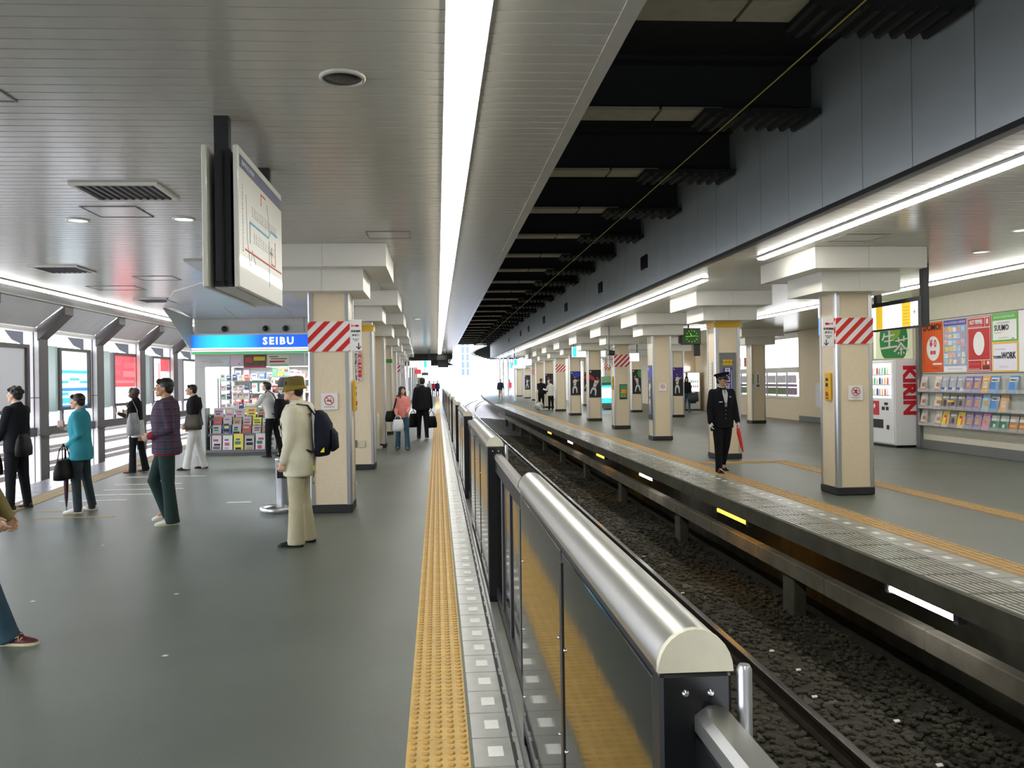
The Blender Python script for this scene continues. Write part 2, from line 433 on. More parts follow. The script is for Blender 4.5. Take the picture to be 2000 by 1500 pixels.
for (y0, y1, c, nth) in tube_spots:
    t = thing('platform_edge_light', ('white tube light under the right platform edge, %s white one from the camera' if c == 'w' else 'orange tube light under the right platform edge, %s orange one from the camera') % nth,
              'light', (4.06, (y0+y1)/2, -.25), group='tube lights under the right platform edge')
    q = MB(); q.tube([(4.05, y0+.06, -.265), (4.05, y1-.06, -.265)], .034, 12); q.build('tube', glow_t if c == 'w' else glow_o, t)
    q = MB(); q.box(4.08, y0, -.235, 4.15, y1, -.19); q.build('housing', grey_m, t)
    for yy in (y0, y1-.06):
        q = MB(); q.bevbox(4.01, yy, -.31, 4.1, yy+.06, -.215, .01); q.build('tube_holder', grey_m, t)

# ------------------------------------------------------------------ ceilings
def slat_ceiling(label, x0, x1, ya, yb, y_first, y_parts, pitch=.1238):
    b = MB(); b.box(x0, -9, 3.372, x1, yb, 3.42)
    c = tag(b.build('ceiling', slat2_m), label, 'ceiling', kind='structure')
    w = (pitch-.010)/2
    s = MB(); s.loft([[(x0, -w, .0), (x0, -w+.002, -.012), (x0, w-.002, -.012), (x0, w, .0), (x0, w, .022), (x0, -w, .022)], [(x1, -w, .0), (x1, -w+.002, -.012), (x1, w-.002, -.012), (x1, w, .0), (x1, w, .022), (x1, -w, .022)]], 0, False)
    sm = s.mesh('slat', slat_m)
    y = y_first
    while y < y_parts:
        put('slat', sm, c, (0, y, 3.352)); y += pitch
    r = MB()
    while y < yb:
        r.add([(p[0], p[1]+y, p[2]+3.352) for p in s.v], s.f, 0); y += pitch
    tag(r.build('slat', slat_m, c), kind='stuff')
    q = MB(); q.box(x0, -9, 3.345, x1, y_first-pitch/2, 3.372); q.build('ceiling_panel', slat_m, c)
    return c
ceil_l = slat_ceiling('pale slatted ceiling above the left platform', -7.7, .87, -9, 50, 3.05, 10.5)
ceil_r = slat_ceiling('pale slatted ceiling above the right platform', 4.04, 13.6, -9, 61, 5.0, 11.5)
q = MB(); q.box(.87, -9, 3.335, .955, 50, 3.375); q.box(.93, -9, 3.375, .955, 50, 3.5); q.build('trim', slat_m, ceil_l)
q = MB(); q.box(-7.78, -9, 3.325, -7.69, 50, 3.375); q.build('trim', dgrey_m, ceil_l)
q = MB(); q.box(-7.69, -9, 3.33, -7.62, 50, 3.36); q.build('trim', white_m, ceil_l)
# smooth soffit in front of the kiosk with its slanted wings
q = MB(); q.prism([(-1.0, 11.3), (-1.0, 18.1), (-5.9, 18.1), (-4.7, 15.0), (-3.55, 13.3), (-3.4, 11.3)], 'z', 3.318, 3.345)
sof = tag(q.build('ceiling', plain_m), 'smooth white soffit in the slatted ceiling before the kiosk', 'ceiling', kind='structure')
for x0, x1 in ((-5.62, -4.6), (-4.59, -3.3), (-3.29, -2.1)):
    q = MB(); q.prism([(18.1, 3.318), (18.1, 3.345), (19.32, 3.345), (19.32, 3.17)], 'x', x0, x1); q.build('soffit_panel', plain_m, sof)
q = MB(); q.add([(-5.9, 18.1, 3.318), (-5.62, 19.3, 3.18), (-5.62, 19.3, 2.38), (-5.9, 18.13, 3.345), (-5.66, 19.33, 3.2), (-5.66, 19.33, 2.38)], [(0, 1, 2), (5, 4, 3), (0, 3, 4, 1), (1, 4, 5, 2), (2, 5, 3, 0)]); q.build('soffit_wing', plain_m, sof)

# the dark high roof above the track
b = MB(); b.box(-.2, -9, 4.95, 4.3, 62, 5.05)
roof = tag(b.build('ceiling', dark_m), 'dark high roof deck above the track', 'roof', kind='structure')
b = MB(); b.box(.9, -9, 3.5, .96, 50, 4.95); b.box(.9, 50, 3.1, .96, 62, 4.95); b.build('fascia', dark_m, roof)
for k in range(-4, 24):
    y = 6.0+2.4*k
    b = MB(); b.box(.96, y-.02, 4.42, 3.96, y+.02, 4.95); b.box(.96, y-.17, 4.9, 3.96, y+.17, 4.95)
    o = b.build('beam', web_m, roof)
    b = MB(); b.box(.96, y-.17, 4.385, 2.3, y+.17, 4.42); b.box(2.33, y-.17, 4.385, 2.95, y+.17, 4.42); b.build('flange', flange_m, o)
    b = MB(); zz = []
    b.box(2.75, y-.24, 4.34, 3.96, y+.24, 4.39)
    for t in range(9): b.prism([(2.8+.13*t, 4.34), (2.88+.13*t, 4.34), (2.86+.13*t, 4.295), (2.82+.13*t, 4.295)], 'y', y-.24, y+.24)
    b.build('corrugated_sleeve', web_m, o)
# bulkhead on the right of the track
b = MB(); b.box(4.0, -9, 3.34, 4.04, 61, 5.0)
bulk = tag(b.build('wall_bulkhead', seam_m), 'grey panelled bulkhead hanging above the right platform edge', 'wall', kind='structure')
pm = MB().bevbox(-.02, -.394, 0, .002, .394, 1.58, .004).mesh('panel', bulk_m)
y = -8.2
while y < 60.6:
    put('panel', pm, bulk, (3.998, y, 3.375)); y += .8
q = MB(); q.box(3.955, -9, 3.325, 4.05, 61, 3.372); q.build('trim', dgrey_m, bulk)
vm = MB(); vm.bevbox(-.03, -.22, -.13, .01, .22, .13, .01)
vm = vm.mesh('vent', black_m)
for yy in (15.4, 19.6, 24.9, 30.1, 35.2, 38.6, 45): put('vent', vm, bulk, (3.98, yy, 3.86))
# dark end beam where the left ceiling stops
q = MB(); q.box(-7.7, 50, 3.0, .95, 50.4, 3.45); tag(q.build('beam', dark_m), 'dark beam closing the end of the left ceiling', 'beam', kind='structure')

# ------------------------------------------------------------------ lamp strips
def strip(label, x, w, runs, z=3.328, seg=2.44, drop=.055, group='fluorescent light strips', lamp=lamp_m):
    t = thing('light_strip', label, 'light', (x, (runs[0][0]+runs[-1][1])/2, z), group=group)
    for (y0, y1) in runs:
        h = MB(); h.box(x-w/2-.012, y0, z-.01, x+w/2+.012, y1, z+.012); h.build('housing', housing_m, t)
        n = max(1, round((y1-y0)/seg)); L = (y1-y0)/n
        for i in range(n):
            a, c = y0+i*L+.008, y0+(i+1)*L-.008
            q = MB(); m = w/2
            prof = [(-m, 0), (-m*.96, -drop*.55), (-m*.7, -drop), (m*.7, -drop), (m*.96, -drop*.55), (m, 0)]
            q.loft([[(x+u, a, z-.01+v) for u, v in prof], [(x+u, c, z-.01+v) for u, v in prof]], 0, False)
            q.build('lamp_diffuser', lamp, t)
    return t
strip('fluorescent light strip along the left ceiling above the platform barrier', .165, .185, [(-6, 49.5)], drop=.026)
strip('fluorescent light strip along the far left ceiling edge by the windows', -6.75, .12, [(-6, 32)], drop=.03)
strip('fluorescent light strip along the right platform edge below the bulkhead', 4.58, .105, [(-6, 11.3), (13.7, 60)], drop=.022, lamp=lampr_m)
strip('fluorescent light strip along the right platform by the poster wall', 9.05, .10, [(2, 24), (27, 32.8)], drop=.035, lamp=lampr_m)
strip('added light strip brightening the deep right platform beyond the clock', 8.15, .10, [(34.5, 60)], drop=.035, lamp=lampr_m)  # extra strip, added so the deep right platform does not go dim
strip('added light strip brightening the far right platform beyond the bulkhead', 9.2, .10, [(62, 86)], z=3.33, drop=.035, lamp=lampr_m)  # another added strip: daylight alone leaves this far part dim
# ------------------------------------------------------------------ walls
b = MB(); b.box(10.9, -9, 0, 11.1, 17.97, 3.345)
wr = tag(b.build('wall_right', mat('wall_cream', (206, 202, 184), .55, noise=.03)), 'cream wall with posters and magazine racks on the right', 'wall', kind='structure')
b = MB(); b.box(10.86, -9, 0, 10.9, 17.9, .2); b.build('baseboard', grey_m, wr)
b = MB(); b.box(10.82, 17.8, 0, 10.9, 17.93, 2.9); b.build('post', grey_m, wr)
b = MB(); b.box(10.9, 17.97, 0, 13.6, 18.1, 3.345); b.box(13.4, 18.1, 0, 13.6, 29.6, 3.345)
wr2 = tag(b.build('wall_recess', beige_m), 'beige recessed wall behind the drinks machine', 'wall', kind='structure')
for (y0, y1) in ((18.2, 22), (22.02, 25.8), (25.82, 29.6)):
    for (z0, z1) in ((.2, 1.5), (1.52, 3.3)):
        q = MB(); q.box(13.37, y0, z0, 13.4, y1, z1); q.build('panel', beige_m, wr2)
q = MB(); q.box(13.36, 18.2, 0, 13.4, 29.6, .2); q.build('baseboard', grey_m, wr2)
q = MB(); q.box(13.34, 27.0, .55, 13.37, 28.2, 1.4); q.build('hatch', pillar_m, wr2)
b = MB(); b.box(13.6, 29.6, 0, 13.8, 62, 3.345); b.box(11.2, 42.4, 0, 13.6, 42.6, 3.345)
wr3 = tag(b.build('wall_shop', beige_m), 'beige wall around the lit shop windows', 'wall', kind='structure')
b = MB(); b.box(-12, -9.2, -1.3, 14, -9, 5); tag(b.build('daylight_block_back', pillard_m), 'added unseen wall behind the viewer that blocks daylight', 'wall', kind='structure')  # unseen wall added to keep daylight out; the platform really runs on
b = MB(); b.box(4.04, -9, 3.42, 14, 62, 3.5); b.box(-8.3, -9, 3.42, .9, 50.4, 3.5)
tag(b.build('ceiling', dark_m), 'unseen dark cover above the slatted ceilings that keeps the sky out', 'ceiling', kind='structure')  # unseen cover slab, added so no sky leaks in over the slats

# lit shop front
sh = thing('shop_window', 'brightly lit shop window with pictures beyond the drinks machine wall', 'shop', (13.5, 33.8, 0))
q = MB(); q.box(13.45, 29.7, 0, 13.6, 38, .82); q.build('plinth', beige_m, sh)
q = MB(); q.box(13.38, 29.7, .82, 13.6, 38, .9); q.box(13.38, 29.7, 1.8, 13.6, 38, 2.0); q.box(13.4, 29.7, 3.1, 13.6, 38, 3.3); q.build('frame', white_m, sh)
q = MB(); q.box(13.52, 29.75, .9, 13.58, 37.9, 1.8); q.build('light_panel', glow_w, sh)
q = MB(); q.box(13.52, 29.75, 2.0, 13.58, 37.9, 3.1); q.build('light_panel', glow_w, sh)
pic_m = [mat('picture_green', (110, 128, 84), .5, noise=.5, nscale=9), mat('picture_pale', (222, 214, 222), .5, noise=.15, nscale=6), mat('picture_mauve', (150, 130, 150), .5, noise=.4, nscale=9)]
for i in range(8):
    y = 30.05+.95*i
    q = MB(); q.box(13.485, y, .95, 13.515, y+.8, 1.22); q.build('picture', pic_m[0 if i % 3 else 2], sh)
    q = MB(); q.box(13.485, y, 1.25, 13.515, y+.8, 1.36); q.build('picture', pic_m[2], sh)
    q = MB(); q.box(13.485, y+.02, 1.4, 13.515, y+.78, 1.7); q.build('picture', pic_m[1], sh)
    if i > 3:
        q = MB(); q.box(13.485, y, 2.1, 13.515, y+.5, 2.5); q.build('picture', mat('picture_red_%d' % i, (200, 110, 100), .5, noise=.4, nscale=9), sh)
    q = MB(); q.box(13.47, y+.84, .9, 13.52, y+.88, 1.8); q.build('mullion', grey_m, sh)

# left wall: pillars, billboards and sloping soffit beyond the left-hand track
XW = -8.29; soff_m = mat('soffit_grey', (206, 205, 208), .5)
b = MB(); b.box(XW-.4, -9, -1.3, XW, 60, -1.0)
lw = tag(b.build('wall_left', pillard_m), 'open pillared wall beyond the far left platform edge', 'wall', kind='structure')
pmw = MB(); pmw.bevbox(-.32, -.19, 0, -.001, .19, 4.2, .012); pmw.box(-.12, -.197, 0, -.105, -.18, 4.15, 1); pmw.box(-.325, -.198, 2.72, .0, .195, 2.732, 1)
pmw = pmw.mesh('pillar', [pillar_m, seam_m])
dk = MB().box(-.002, -.188, -.0, .012, .188, 4.15).mesh('pillar_shade', pillard_m)  # thin dark sheet that paints shade onto each pillar's inward face
PY = [17.83+2.92*k for k in range(-5, 12)]
for y in PY:
    o = put('pillar', pmw, lw, (XW, y, -1.3)); put('pillar_shade', dk, o, (XW, y, -1.3))
    q = MB(); q.prism([(XW-.02, 2.62), (XW-.02, 2.92), (-7.74, 3.335), (-7.74, 3.16)], 'y', y-.22, y+.18); q.build('bracket', pillard_m, lw)
    q = MB(); q.prism([(XW-.3, 2.5), (XW-.3, 2.86), (XW-.75, 2.86), (XW-.6, 2.65)], 'y', y-.1, y+.1); q.build('bracket', dgrey_m, lw)
    for t in range(4):
        y0 = y+.20+t*.6075
        q = MB(); q.prism([(XW-.02, 2.885), (XW-.02, 2.915), (-7.74, 3.365), (-7.74, 3.33)], 'y', y0, y0+.60); q.build('soffit_panel', soff_m, lw)
    q = MB(); q.box(XW-.26, y+.19, .62, XW-.06, y+2.73, .80); q.build('crossbar', pillard_m, lw)
    q = MB(); q.box(XW-.3, y+.19, 2.80, XW-.04, y+2.73, 2.89); q.build('crossbar', white_m, lw)
    q = MB(); q.tube([(XW-.2, y-.75, 1.2), (XW-.2, y-.22, .75)], .045, 6); q.build('brace', dgrey_m, lw)
    q = MB(); q.tube([(XW+.03, y-.3, .66), (XW+.04, y, .60), (XW+.03, y+.4, .67)], .012, 6); q.build('cable', black_m, lw)
def billboard(y0, y1, label, fill, strips=()):
    t = thing('billboard', label, 'billboard', (XW-.2, (y0+y1)/2, 1.8), group='billboards along the left wall')
    q = MB(); z0, z1 = 1.12, 2.53; X = XW-.12
    q.box(X-.16, y0, z0, X, y0+.1, z1); q.box(X-.16, y1-.1, z0, X, y1, z1); q.box(X-.16, y0+.1, z0, X, y1-.1, z0+.07); q.box(X-.16, y0+.1, z1-.07, X, y1-.1, z1)
    q.build('frame', pillard_m, t)
    q = MB(); q.box(X-.12, y0+.1, z0+.07, X-.06, y1-.1, z1-.07); q.build('sheet', fill, t)
    for (a0, a1, c0, c1, m) in strips:
        q = MB(); q.box(X-.06, y0+.1+a0*(y1-y0-.2), z0+.07+c0*(z1-z0-.14), X-.052, y0+.1+a1*(y1-y0-.2), z0+.07+c1*(z1-z0-.14)); q.build('printed_block', m, t)
    for yy in (y0+.3, y1-.3):
        q = MB(); q.box(X-.14, yy-.04, .8, X-.08, yy+.04, z0+.01); q.build('stay', pillard_m, t)
board_back = mat('board_grey', (226, 228, 236), .6)
bw = mat('daylight_glow_white', (244, 250, 255), .5, emit=1.3); bc = mat('daylight_glow_cyan', (90, 205, 235), .5, emit=.75); bb = mat('daylight_glow_blue', (70, 160, 235), .5, emit=.7)  # glow put into the sheets for daylight coming through from outside
br = mat('daylight_glow_red', (238, 92, 104), .5, emit=.75); bp = mat('daylight_glow_pink', (246, 176, 180), .5, emit=.8)
billboard(15.2, 17.5, 'plain grey billboard on the left wall behind the dark-suited man', board_back)
billboard(18.85, 20.5, 'glow-painted white and cyan billboard behind the woman in teal', bw,
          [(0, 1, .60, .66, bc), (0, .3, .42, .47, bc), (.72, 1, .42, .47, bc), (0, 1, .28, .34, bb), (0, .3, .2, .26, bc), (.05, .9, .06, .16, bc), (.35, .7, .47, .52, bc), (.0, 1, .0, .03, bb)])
billboard(21.9, 23.7, 'glow-painted billboard with a red upper part behind the woman with the tote bag', bw,
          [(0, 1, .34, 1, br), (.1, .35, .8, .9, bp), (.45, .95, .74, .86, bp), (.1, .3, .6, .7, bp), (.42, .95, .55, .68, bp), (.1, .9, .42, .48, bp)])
billboard(24.85, 26.7, 'glow-painted white billboard with a red corner beside the kiosk', bw, [(.45, 1, .7, 1, br), (.3, .42, .4, .9, bp)])
billboard(27.7, 29.5, 'glow-painted white billboard partly hidden by the kiosk edge', bw)
gl_m = mat('screen_glass', (196, 222, 224), .15, spec=.5)
for y0 in (18.62, 21.55, 24.47):
    q = MB(); q.box(XW-.2, y0-.32, 1.1, XW-.17, y0+.24, 2.55); q.build('glass_screen', gl_m, lw)

# outdoors on the left and beyond the far end
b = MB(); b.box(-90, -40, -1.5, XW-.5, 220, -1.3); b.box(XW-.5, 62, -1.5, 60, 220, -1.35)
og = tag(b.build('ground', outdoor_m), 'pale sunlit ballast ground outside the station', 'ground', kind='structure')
b = MB(); b.box(XW-.4, -9, -1.35, -5, 60, -1.2); tag(b.build('trackbed', ballast_m), 'dark gap between the left platform edge and the pillars', 'track bed', kind='structure')
ot = thing('railway_track', 'outdoor rails seen between the pillars of the left wall', 'track', (-15, 30, -1.2))
for x in (-10.2, -11.3, -13.6, -14.7, -17.4, -18.5, -22, -23.1):
    q = MB(); q.box(x-.05, -10, -1.3, x+.05, 120, -1.14); q.build('rail', rail_m, ot)
fn = thing('trackside_fence', 'bluish panel fence beyond the outdoor rails', 'fence', (-29, 40, -.5))
for i in range(24):
    q = MB(); q.box(-29.05, 20+3.2*i, -.4, -29, 23.1+3.2*i, 1.0); q.build('panel', mat('fence_panel', (150, 156, 176), .6) if i == 0 else MATS['fence_panel'], fn)
    q = MB(); q.box(-29.1, 19.93+3.2*i, -1.3, -28.95, 20.03+3.2*i, 1.15); q.build('post', white_m, fn)
og2 = thing('overhead_gantry', 'pale overhead line gantry outside above the billboards', 'gantry', (-16, 34, 3))
for (z, y) in ((4.3, 33), (3.7, 33), (5.3, 44), (4.7, 44)):
    q = MB(); q.box(-28, y-.08, z-.08, -11.6, y+.08, z+.08); q.build('beam', pillar_m, og2)
for i in range(14):
    x = -27.5+1.13*i
    q = MB(); q.tube([(x, 33, 3.7), (x+.56, 33, 4.3), (x+1.1, 33, 3.7)], .05, 6); q.build('lattice', pillar_m, og2)
    q = MB(); q.tube([(x, 44, 4.7), (x+.56, 44, 5.3), (x+1.1, 44, 4.7)], .05, 6); q.build('lattice', pillar_m, og2)
for x in (-12, -20, -28):
    q = MB(); q.tube([(x, 33, -1.3), (x, 33, 4.4)], .12, 8); q.build('mast', pillar_m, og2)
    q = MB(); q.lathe([(.05, 0), (.14, .05), (.06, .1), (.14, .16), (.06, .22), (.12, .28), (.03, .33)], (x+1.2, 33, 3.3), 10); q.build('insulator', white_m, og2)
# building beyond the end of the hall
fb = thing('office_building', 'pale blue office building beyond the open end of the track', 'building', (14, 150, -1.3))
bl_m = mat('facade', (196, 214, 236), .6, noise=.03)
q = MB(); q.box(3.4, 148, -1.3, 6.6, 162, 16); q.box(7.2, 150, -1.3, 26, 166, 16); q.box(6.6, 149, -1.3, 7.2, 163, 16); q.build('facade', bl_m, fb)
wd_m = mat('window_dark', (86, 104, 150), .2)
for i in range(2):
    for j in range(10):
        x = 4.45+.85*i; z = 2.7+1.33*j
        q = MB(); q.box(x, 147.9, z, x+.48, 148.05, z+1.15); o = q.build('window', wd_m, fb)
for j in range(7):
    for i in range(6):
        q = MB(); q.box(8+2.9*i, 149.9, 1.5+2*j, 10.2+2.9*i, 150.05, 2.6+2*j); q.build('window', bl_m if (i+j) % 3 else MATS['screen_glass'], fb)
pw = MB(); pw.box(3.2, 120, -1.3, 16, 120.3, .6)
pw = tag(pw.build('boundary_wall', bl_m), 'low pale wall in front of the office building', 'wall')
# curved canopy edge beyond the roof on the right, small canopy on the left
def canopy(label, inner, outer, z, ribs, mtl):
    t = thing('platform_canopy', label, 'canopy', (inner[0][0], inner[0][1], z))
    q = MB(); q.prism(inner+list(reversed(outer)), 'z', z, z+.12); q.build('deck', black_m, t)
    for (xa, ya), (xb, yb) in zip(inner, inner[1:]):
        q = MB(); d = Vector((xb-xa, yb-ya, 0)); nrm = Vector((d.y, -d.x, 0)).normalized()*.1
        q.add([(xa-nrm.x, ya-nrm.y, z-.28), (xb-nrm.x, yb-nrm.y, z-.28), (xb+nrm.x, yb+nrm.y, z-.28), (xa+nrm.x, ya+nrm.y, z-.28), (xa-nrm.x, ya-nrm.y, z+.16), (xb-nrm.x, yb-nrm.y, z+.16), (xb+nrm.x, yb+nrm.y, z+.16), (xa+nrm.x, ya+nrm.y, z+.16)],
              [(0,3,2,1), (4,5,6,7), (0,1,5,4), (1,2,6,5), (2,3,7,6), (3,0,4,7)]); q.build('fascia', white_m, t)
    for i in range(ribs):
        u = (i+.5)/ribs*(len(inner)-1); k = int(u); f = u-k
        xa, ya = inner[k][0]+(inner[k+1][0]-inner[k][0])*f, inner[k][1]+(inner[k+1][1]-inner[k][1])*f
        xb, yb = outer[k][0]+(outer[k+1][0]-outer[k][0])*f, outer[k][1]+(outer[k+1][1]-outer[k][1])*f
        q = MB(); q.box(xa, ya-.12, z-.16, xb, ya+.12, z); q.build('rib', mtl, t)
    return t
canopy('curving dark canopy with a white edge beyond the hall on the right', [(3.7, 62.3), (3.3, 70), (3.3, 78), (4.0, 87), (5.3, 97), (7.0, 107)], [(8.6, 62.3), (8.6, 70), (8.6, 78), (9.0, 87), (10, 97), (11.5, 107)], 4.55, 14, web_m)
canopy('dark canopy of the left platform beyond the hall', [(1.0, 62.3), (1.1, 70), (1.2, 80), (1.9, 92), (3.0, 104)], [(-7.5, 62.3), (-7.5, 70), (-7.5, 80), (-7, 92), (-6, 104)], 3.75, 10, web_m)
for i in range(6):
    y = 66+7.5*i
    q = MB(); q.tube([(6.2+curve_x(y)*.5, y, 0), (6.2+curve_x(y)*.5, y, 4.5)], .07, 10); tag(q.build('canopy_post', white_m), 'slim pale outdoor canopy post on the right, %s beyond the hall' % ORDW[i], 'post', 'canopy posts on the right')
    if i < 5:
        q = MB(); q.tube([(-2.4, y, 0), (-2.4, y, 3.7)], .09, 10); tag(q.build('canopy_post', white_m), 'slim pale outdoor canopy post on the left, %s beyond the hall' % ORDW[i], 'post', 'canopy posts on the left')
b = MB(); b.box(10.4, 62, 0, 10.6, 88, 3.4); b.box(-7.7, 106, 0, -.6, 106.2, 3.4); b.box(-7.9, 50, 0, -7.7, 106, 3.4)
tag(b.build('wall_far', white_m), 'pale walls at the far outdoor part of the platforms', 'wall', kind='structure')

b = MB(); b.box(6.9, 61.05, 3.34, 13.6, 88, 3.5); tag(b.build('ceiling', slat_m), 'pale ceiling of the far right platform beyond the bulkhead', 'ceiling', kind='structure')
b = MB(); b.box(8.7, 88, 0, 10.4, 88.2, 3.34); tag(b.build('wall_far', white_m), 'white end wall of the far right platform', 'wall', kind='structure')
for i, (x, z0, z1, m, lab) in enumerate(((-1.75, 2.25, 2.6, red_m, 'small red sign far down the left platform'), (-1.2, 2.15, 2.35, dgrey_m, 'small dark sign far down the left platform'))):
    q = MB(); q.box(x, 64, z0, x+.5, 64.08, z1); q.tube([(x+.25, 64.04, z1), (x+.25, 64.04, 3.58)], .02, 6); tag(q.build('hanging_sign', m), lab, 'sign')
for i in range(5):
    q = MB(); q.bevbox(-4.6+.62*i, 105.5, .5, -4.05+.62*i, 105.6, 2.2, .01); tag(q.build('far_poster', [MATS['picture_pale'], MATS['picture_mauve'], pillar_m, MATS['picture_green'], MATS['picture_pale']][i]), 'faint poster on the farthest wall of the left platform, %s from the left' % ORDW[i], 'poster', 'posters on the farthest wall')
# ------------------------------------------------------------------ columns
def column(label, x0, y0, w, d, group, side):
    """square clad column with steel corners, black plinth and a two-step capital; side = -1 left row, 1 right row"""
    t = thing('column', label, 'column', (x0+w/2, y0+d/2, 0), group=group)
    x1, y1 = x0+w, y0+d; H = 2.80
    q = MB(); q.box(x0+.012, y0+.012, .1, x1-.012, y1-.012, H); q.build('shaft', beige_m, t)
    for (cx, cy) in ((x0, y0), (x1, y0), (x0, y1), (x1, y1)):
        sx = 1 if cx == x0 else -1; sy = 1 if cy == y0 else -1
        q = MB(); q.prism([(cx, cy+sy*.018), (cx+sx*.018, cy), (cx+sx*.062, cy), (cx+sx*.062, cy+sy*.014), (cx+sx*.014, cy+sy*.062), (cx, cy+sy*.062)] if sx*sy > 0 else
                          list(reversed([(cx, cy+sy*.018), (cx+sx*.018, cy), (cx+sx*.062, cy), (cx+sx*.062, cy+sy*.014), (cx+sx*.014, cy+sy*.062), (cx, cy+sy*.062)])), 'z', .1, H)
        q.build('corner_trim', steel_m, t)
    q = MB(); q.bevbox(x0-.004, y0-.004, 0, x1+.004, y1+.004, .105, .008); q.build('plinth', plinth_m, t)
    if side > 0: a0, a1, b0, b1, c0 = x0-.56, x1+.42, x0-.32, x1+.24, y0-.55
    else: a0, a1, b0, b1, c0 = x0-.45, x1+.5, x0-.25, x1+.2, y0-.45
    # capitals: two panels across the front of each step
    for nm, xa, xb, ya, yb, z0, z1 in (('capital_upper', a0, a1, y0-.6 if side > 0 else y0-.5, y1+.7, 3.06, 3.338), ('capital_lower', b0, b1, y0-.28, y1+.3, 2.79, 3.06)):
        m = xa+(xb-xa)*.48
        q = MB(); q.box(xa, ya, z0, m-.003, yb, z1); q.box(m+.003, ya, z0, xb, yb, z1); q.box(m-.004, ya+.006, z0+.004, m+.004, yb-.006, z1)
        q.build(nm, cap_m, t)
    return t
left_cols = []; right_cols = []
ORD = ['nearest', 'second', 'third', 'fourth', 'fifth', 'sixth', 'seventh', 'eighth', 'ninth', 'tenth', 'eleventh']
for k in range(8):
    y = 10.5+5.08*k; xr = -1.1-.02*(y-10.5)
    extra = [' carrying red and white stripes behind the man in the hat', ' with a yellow band and a vertical notice', '', ' with a small green band', '', ' carrying red and white stripes', '', ''][k]
    left_cols.append((xr-.53, xr, y, column('%s beige column of the left row%s' % (ORD[k], extra), xr-.53, y, .53, .5, 'columns of the left row', -1)))
for k in range(9):
    y = 11.0+5.27*k; xl = 5.5+.022*(y-11)
    extra = [' carrying red and white stripes', ' with a yellow band behind the uniformed officer', ' with a small no-smoking notice', ' carrying red and white stripes and a camera', ' with a player poster and red swoosh', ' with a blue player poster', '', '', ''][k]
    right_cols.append((xl, xl+.53, y, column('%s beige column of the right row%s' % (ORD[k], extra), xl, y, .53, .5, 'columns of the right row', 1)))
back_cols = []
for x, y, lab in ((11.15, 28.5, 'beige column standing before the lit shop window'), (9.88, 34.0, 'beige column with purple poster left of the vending machine woman'), (9.55, 39.8, 'beige column with green-glow player poster in the back row'),
                  (9.3, 45.2, 'back row beige column beyond the lit display booth'), (9.1, 50.6, 'farthest beige column of the back row')):
    back_cols.append((x, x+.5, y, column(lab, x, y, .52, .5, 'columns of the back row', 1)))

for i, (x, y) in enumerate(((7.6, 65.7), (7.9, 74.0), (8.1, 83.5))):
    c_ = column(['beige striped column first beyond the bulkhead end on the far right platform', 'beige column second beyond the bulkhead end with a poster', 'plain beige column farthest along the right platform'][i], x, y, .56, .5, 'columns of the far right platform', 1)
    right_cols.append((x, x+.56, y, c_))
def stripes(parent, x0, x1, z0, z1, yf, side_x=None, side_d=0.3):
    """printed red and white warning band on the front face (and on one side)"""
    n = 5
    q = MB(); q.box(x0, yf-.006, z0, x1, yf, z1); s = q.build('warning_band', signwhite_m, parent)
    w, h = x1-x0, z1-z0; p = w/3.1; t = p*.48
    for i in range(-3, 4):
        a = x0+i*p
        poly = clip_poly([(a, z0), (a+t, z0), (a+t+h, z1), (a+h, z1)], x0, x1, z0, z1)
        if len(poly) > 2:
            q = MB(); q.prism(poly, 'y', yf-.009, yf-.006); q.build('stripe', red_m, s)
    if side_x is not None:
        e = -.006 if side_x <= x0+.01 else .006
        q = MB(); q.box(side_x, yf-.006, z0, side_x+e, yf+side_d, z1); s2 = q.build('warning_band', signwhite_m, parent)
        for i in range(-3, 4):
            a = yf+i*p if e > 0 else yf+side_d-i*p
            poly = [(a, z0), (a+t, z0), (a+t+h, z1), (a+h, z1)] if e > 0 else [(a, z0), (a-t, z0), (a-t-h, z1), (a-h, z1)]
            poly = clip_poly(poly, yf-.006, yf+side_d, z0, z1)
            if len(poly) > 2:
                q = MB(); q.prism(poly, 'x', side_x+e, side_x+e*1.5); q.build('stripe', red_m, s2)
def clip_poly(poly, x0, x1, z0, z1):
    def cl(ps, f, inter):
        out = []
        for i in range(len(ps)):
            a, b2 = ps[i-1], ps[i]
            if f(b2):
                if not f(a): out.append(inter(a, b2))
                out.append(b2)
            elif f(a): out.append(inter(a, b2))
        return out
    def ix(c): return lambda a, b2: (c, a[1]+(b2[1]-a[1])*(c-a[0])/(b2[0]-a[0]))
    for c, f in ((x0, lambda p: p[0] >= x0-1e-9), (x1, lambda p: p[0] <= x1+1e-9)):
        poly = cl(poly, f, ix(c))
        if not poly: return []
    return poly
# striped columns
xl, xr, y, t = left_cols[0]; stripes(t, xl, xr, 2.05, 2.43, y)
xl, xr, y, t = right_cols[0]; stripes(t, xl, xr, 2.09, 2.45, y, xl, .24)
xl, xr, y, t = right_cols[3]; stripes(t, xl, xr, 2.05, 2.45, y)
xl, xr, y, t = right_cols[6]; stripes(t, xl, xr, 2.05, 2.45, y)
xl, xr, y, t = right_cols[9]; stripes(t, xl, xr, 2.05, 2.5, y)
xl, xr, y, t = left_cols[5]; stripes(t, xl, xr, 2.05, 2.45, y, xr, .3)
xl, xr, y, t = back_cols[3]; stripes(t, xl, xr, 2.15, 2.5, y)
def band(t, xl, xr, y, z0, z1, m):
    q = MB(); q.box(xl-.005, y-.006, z0, xr+.005, y+.5, z1); q.build('colour_band', m, t)
band(left_cols[1][3], left_cols[1][0], left_cols[1][1], left_cols[1][2], 2.62, 2.73, yellow_m)
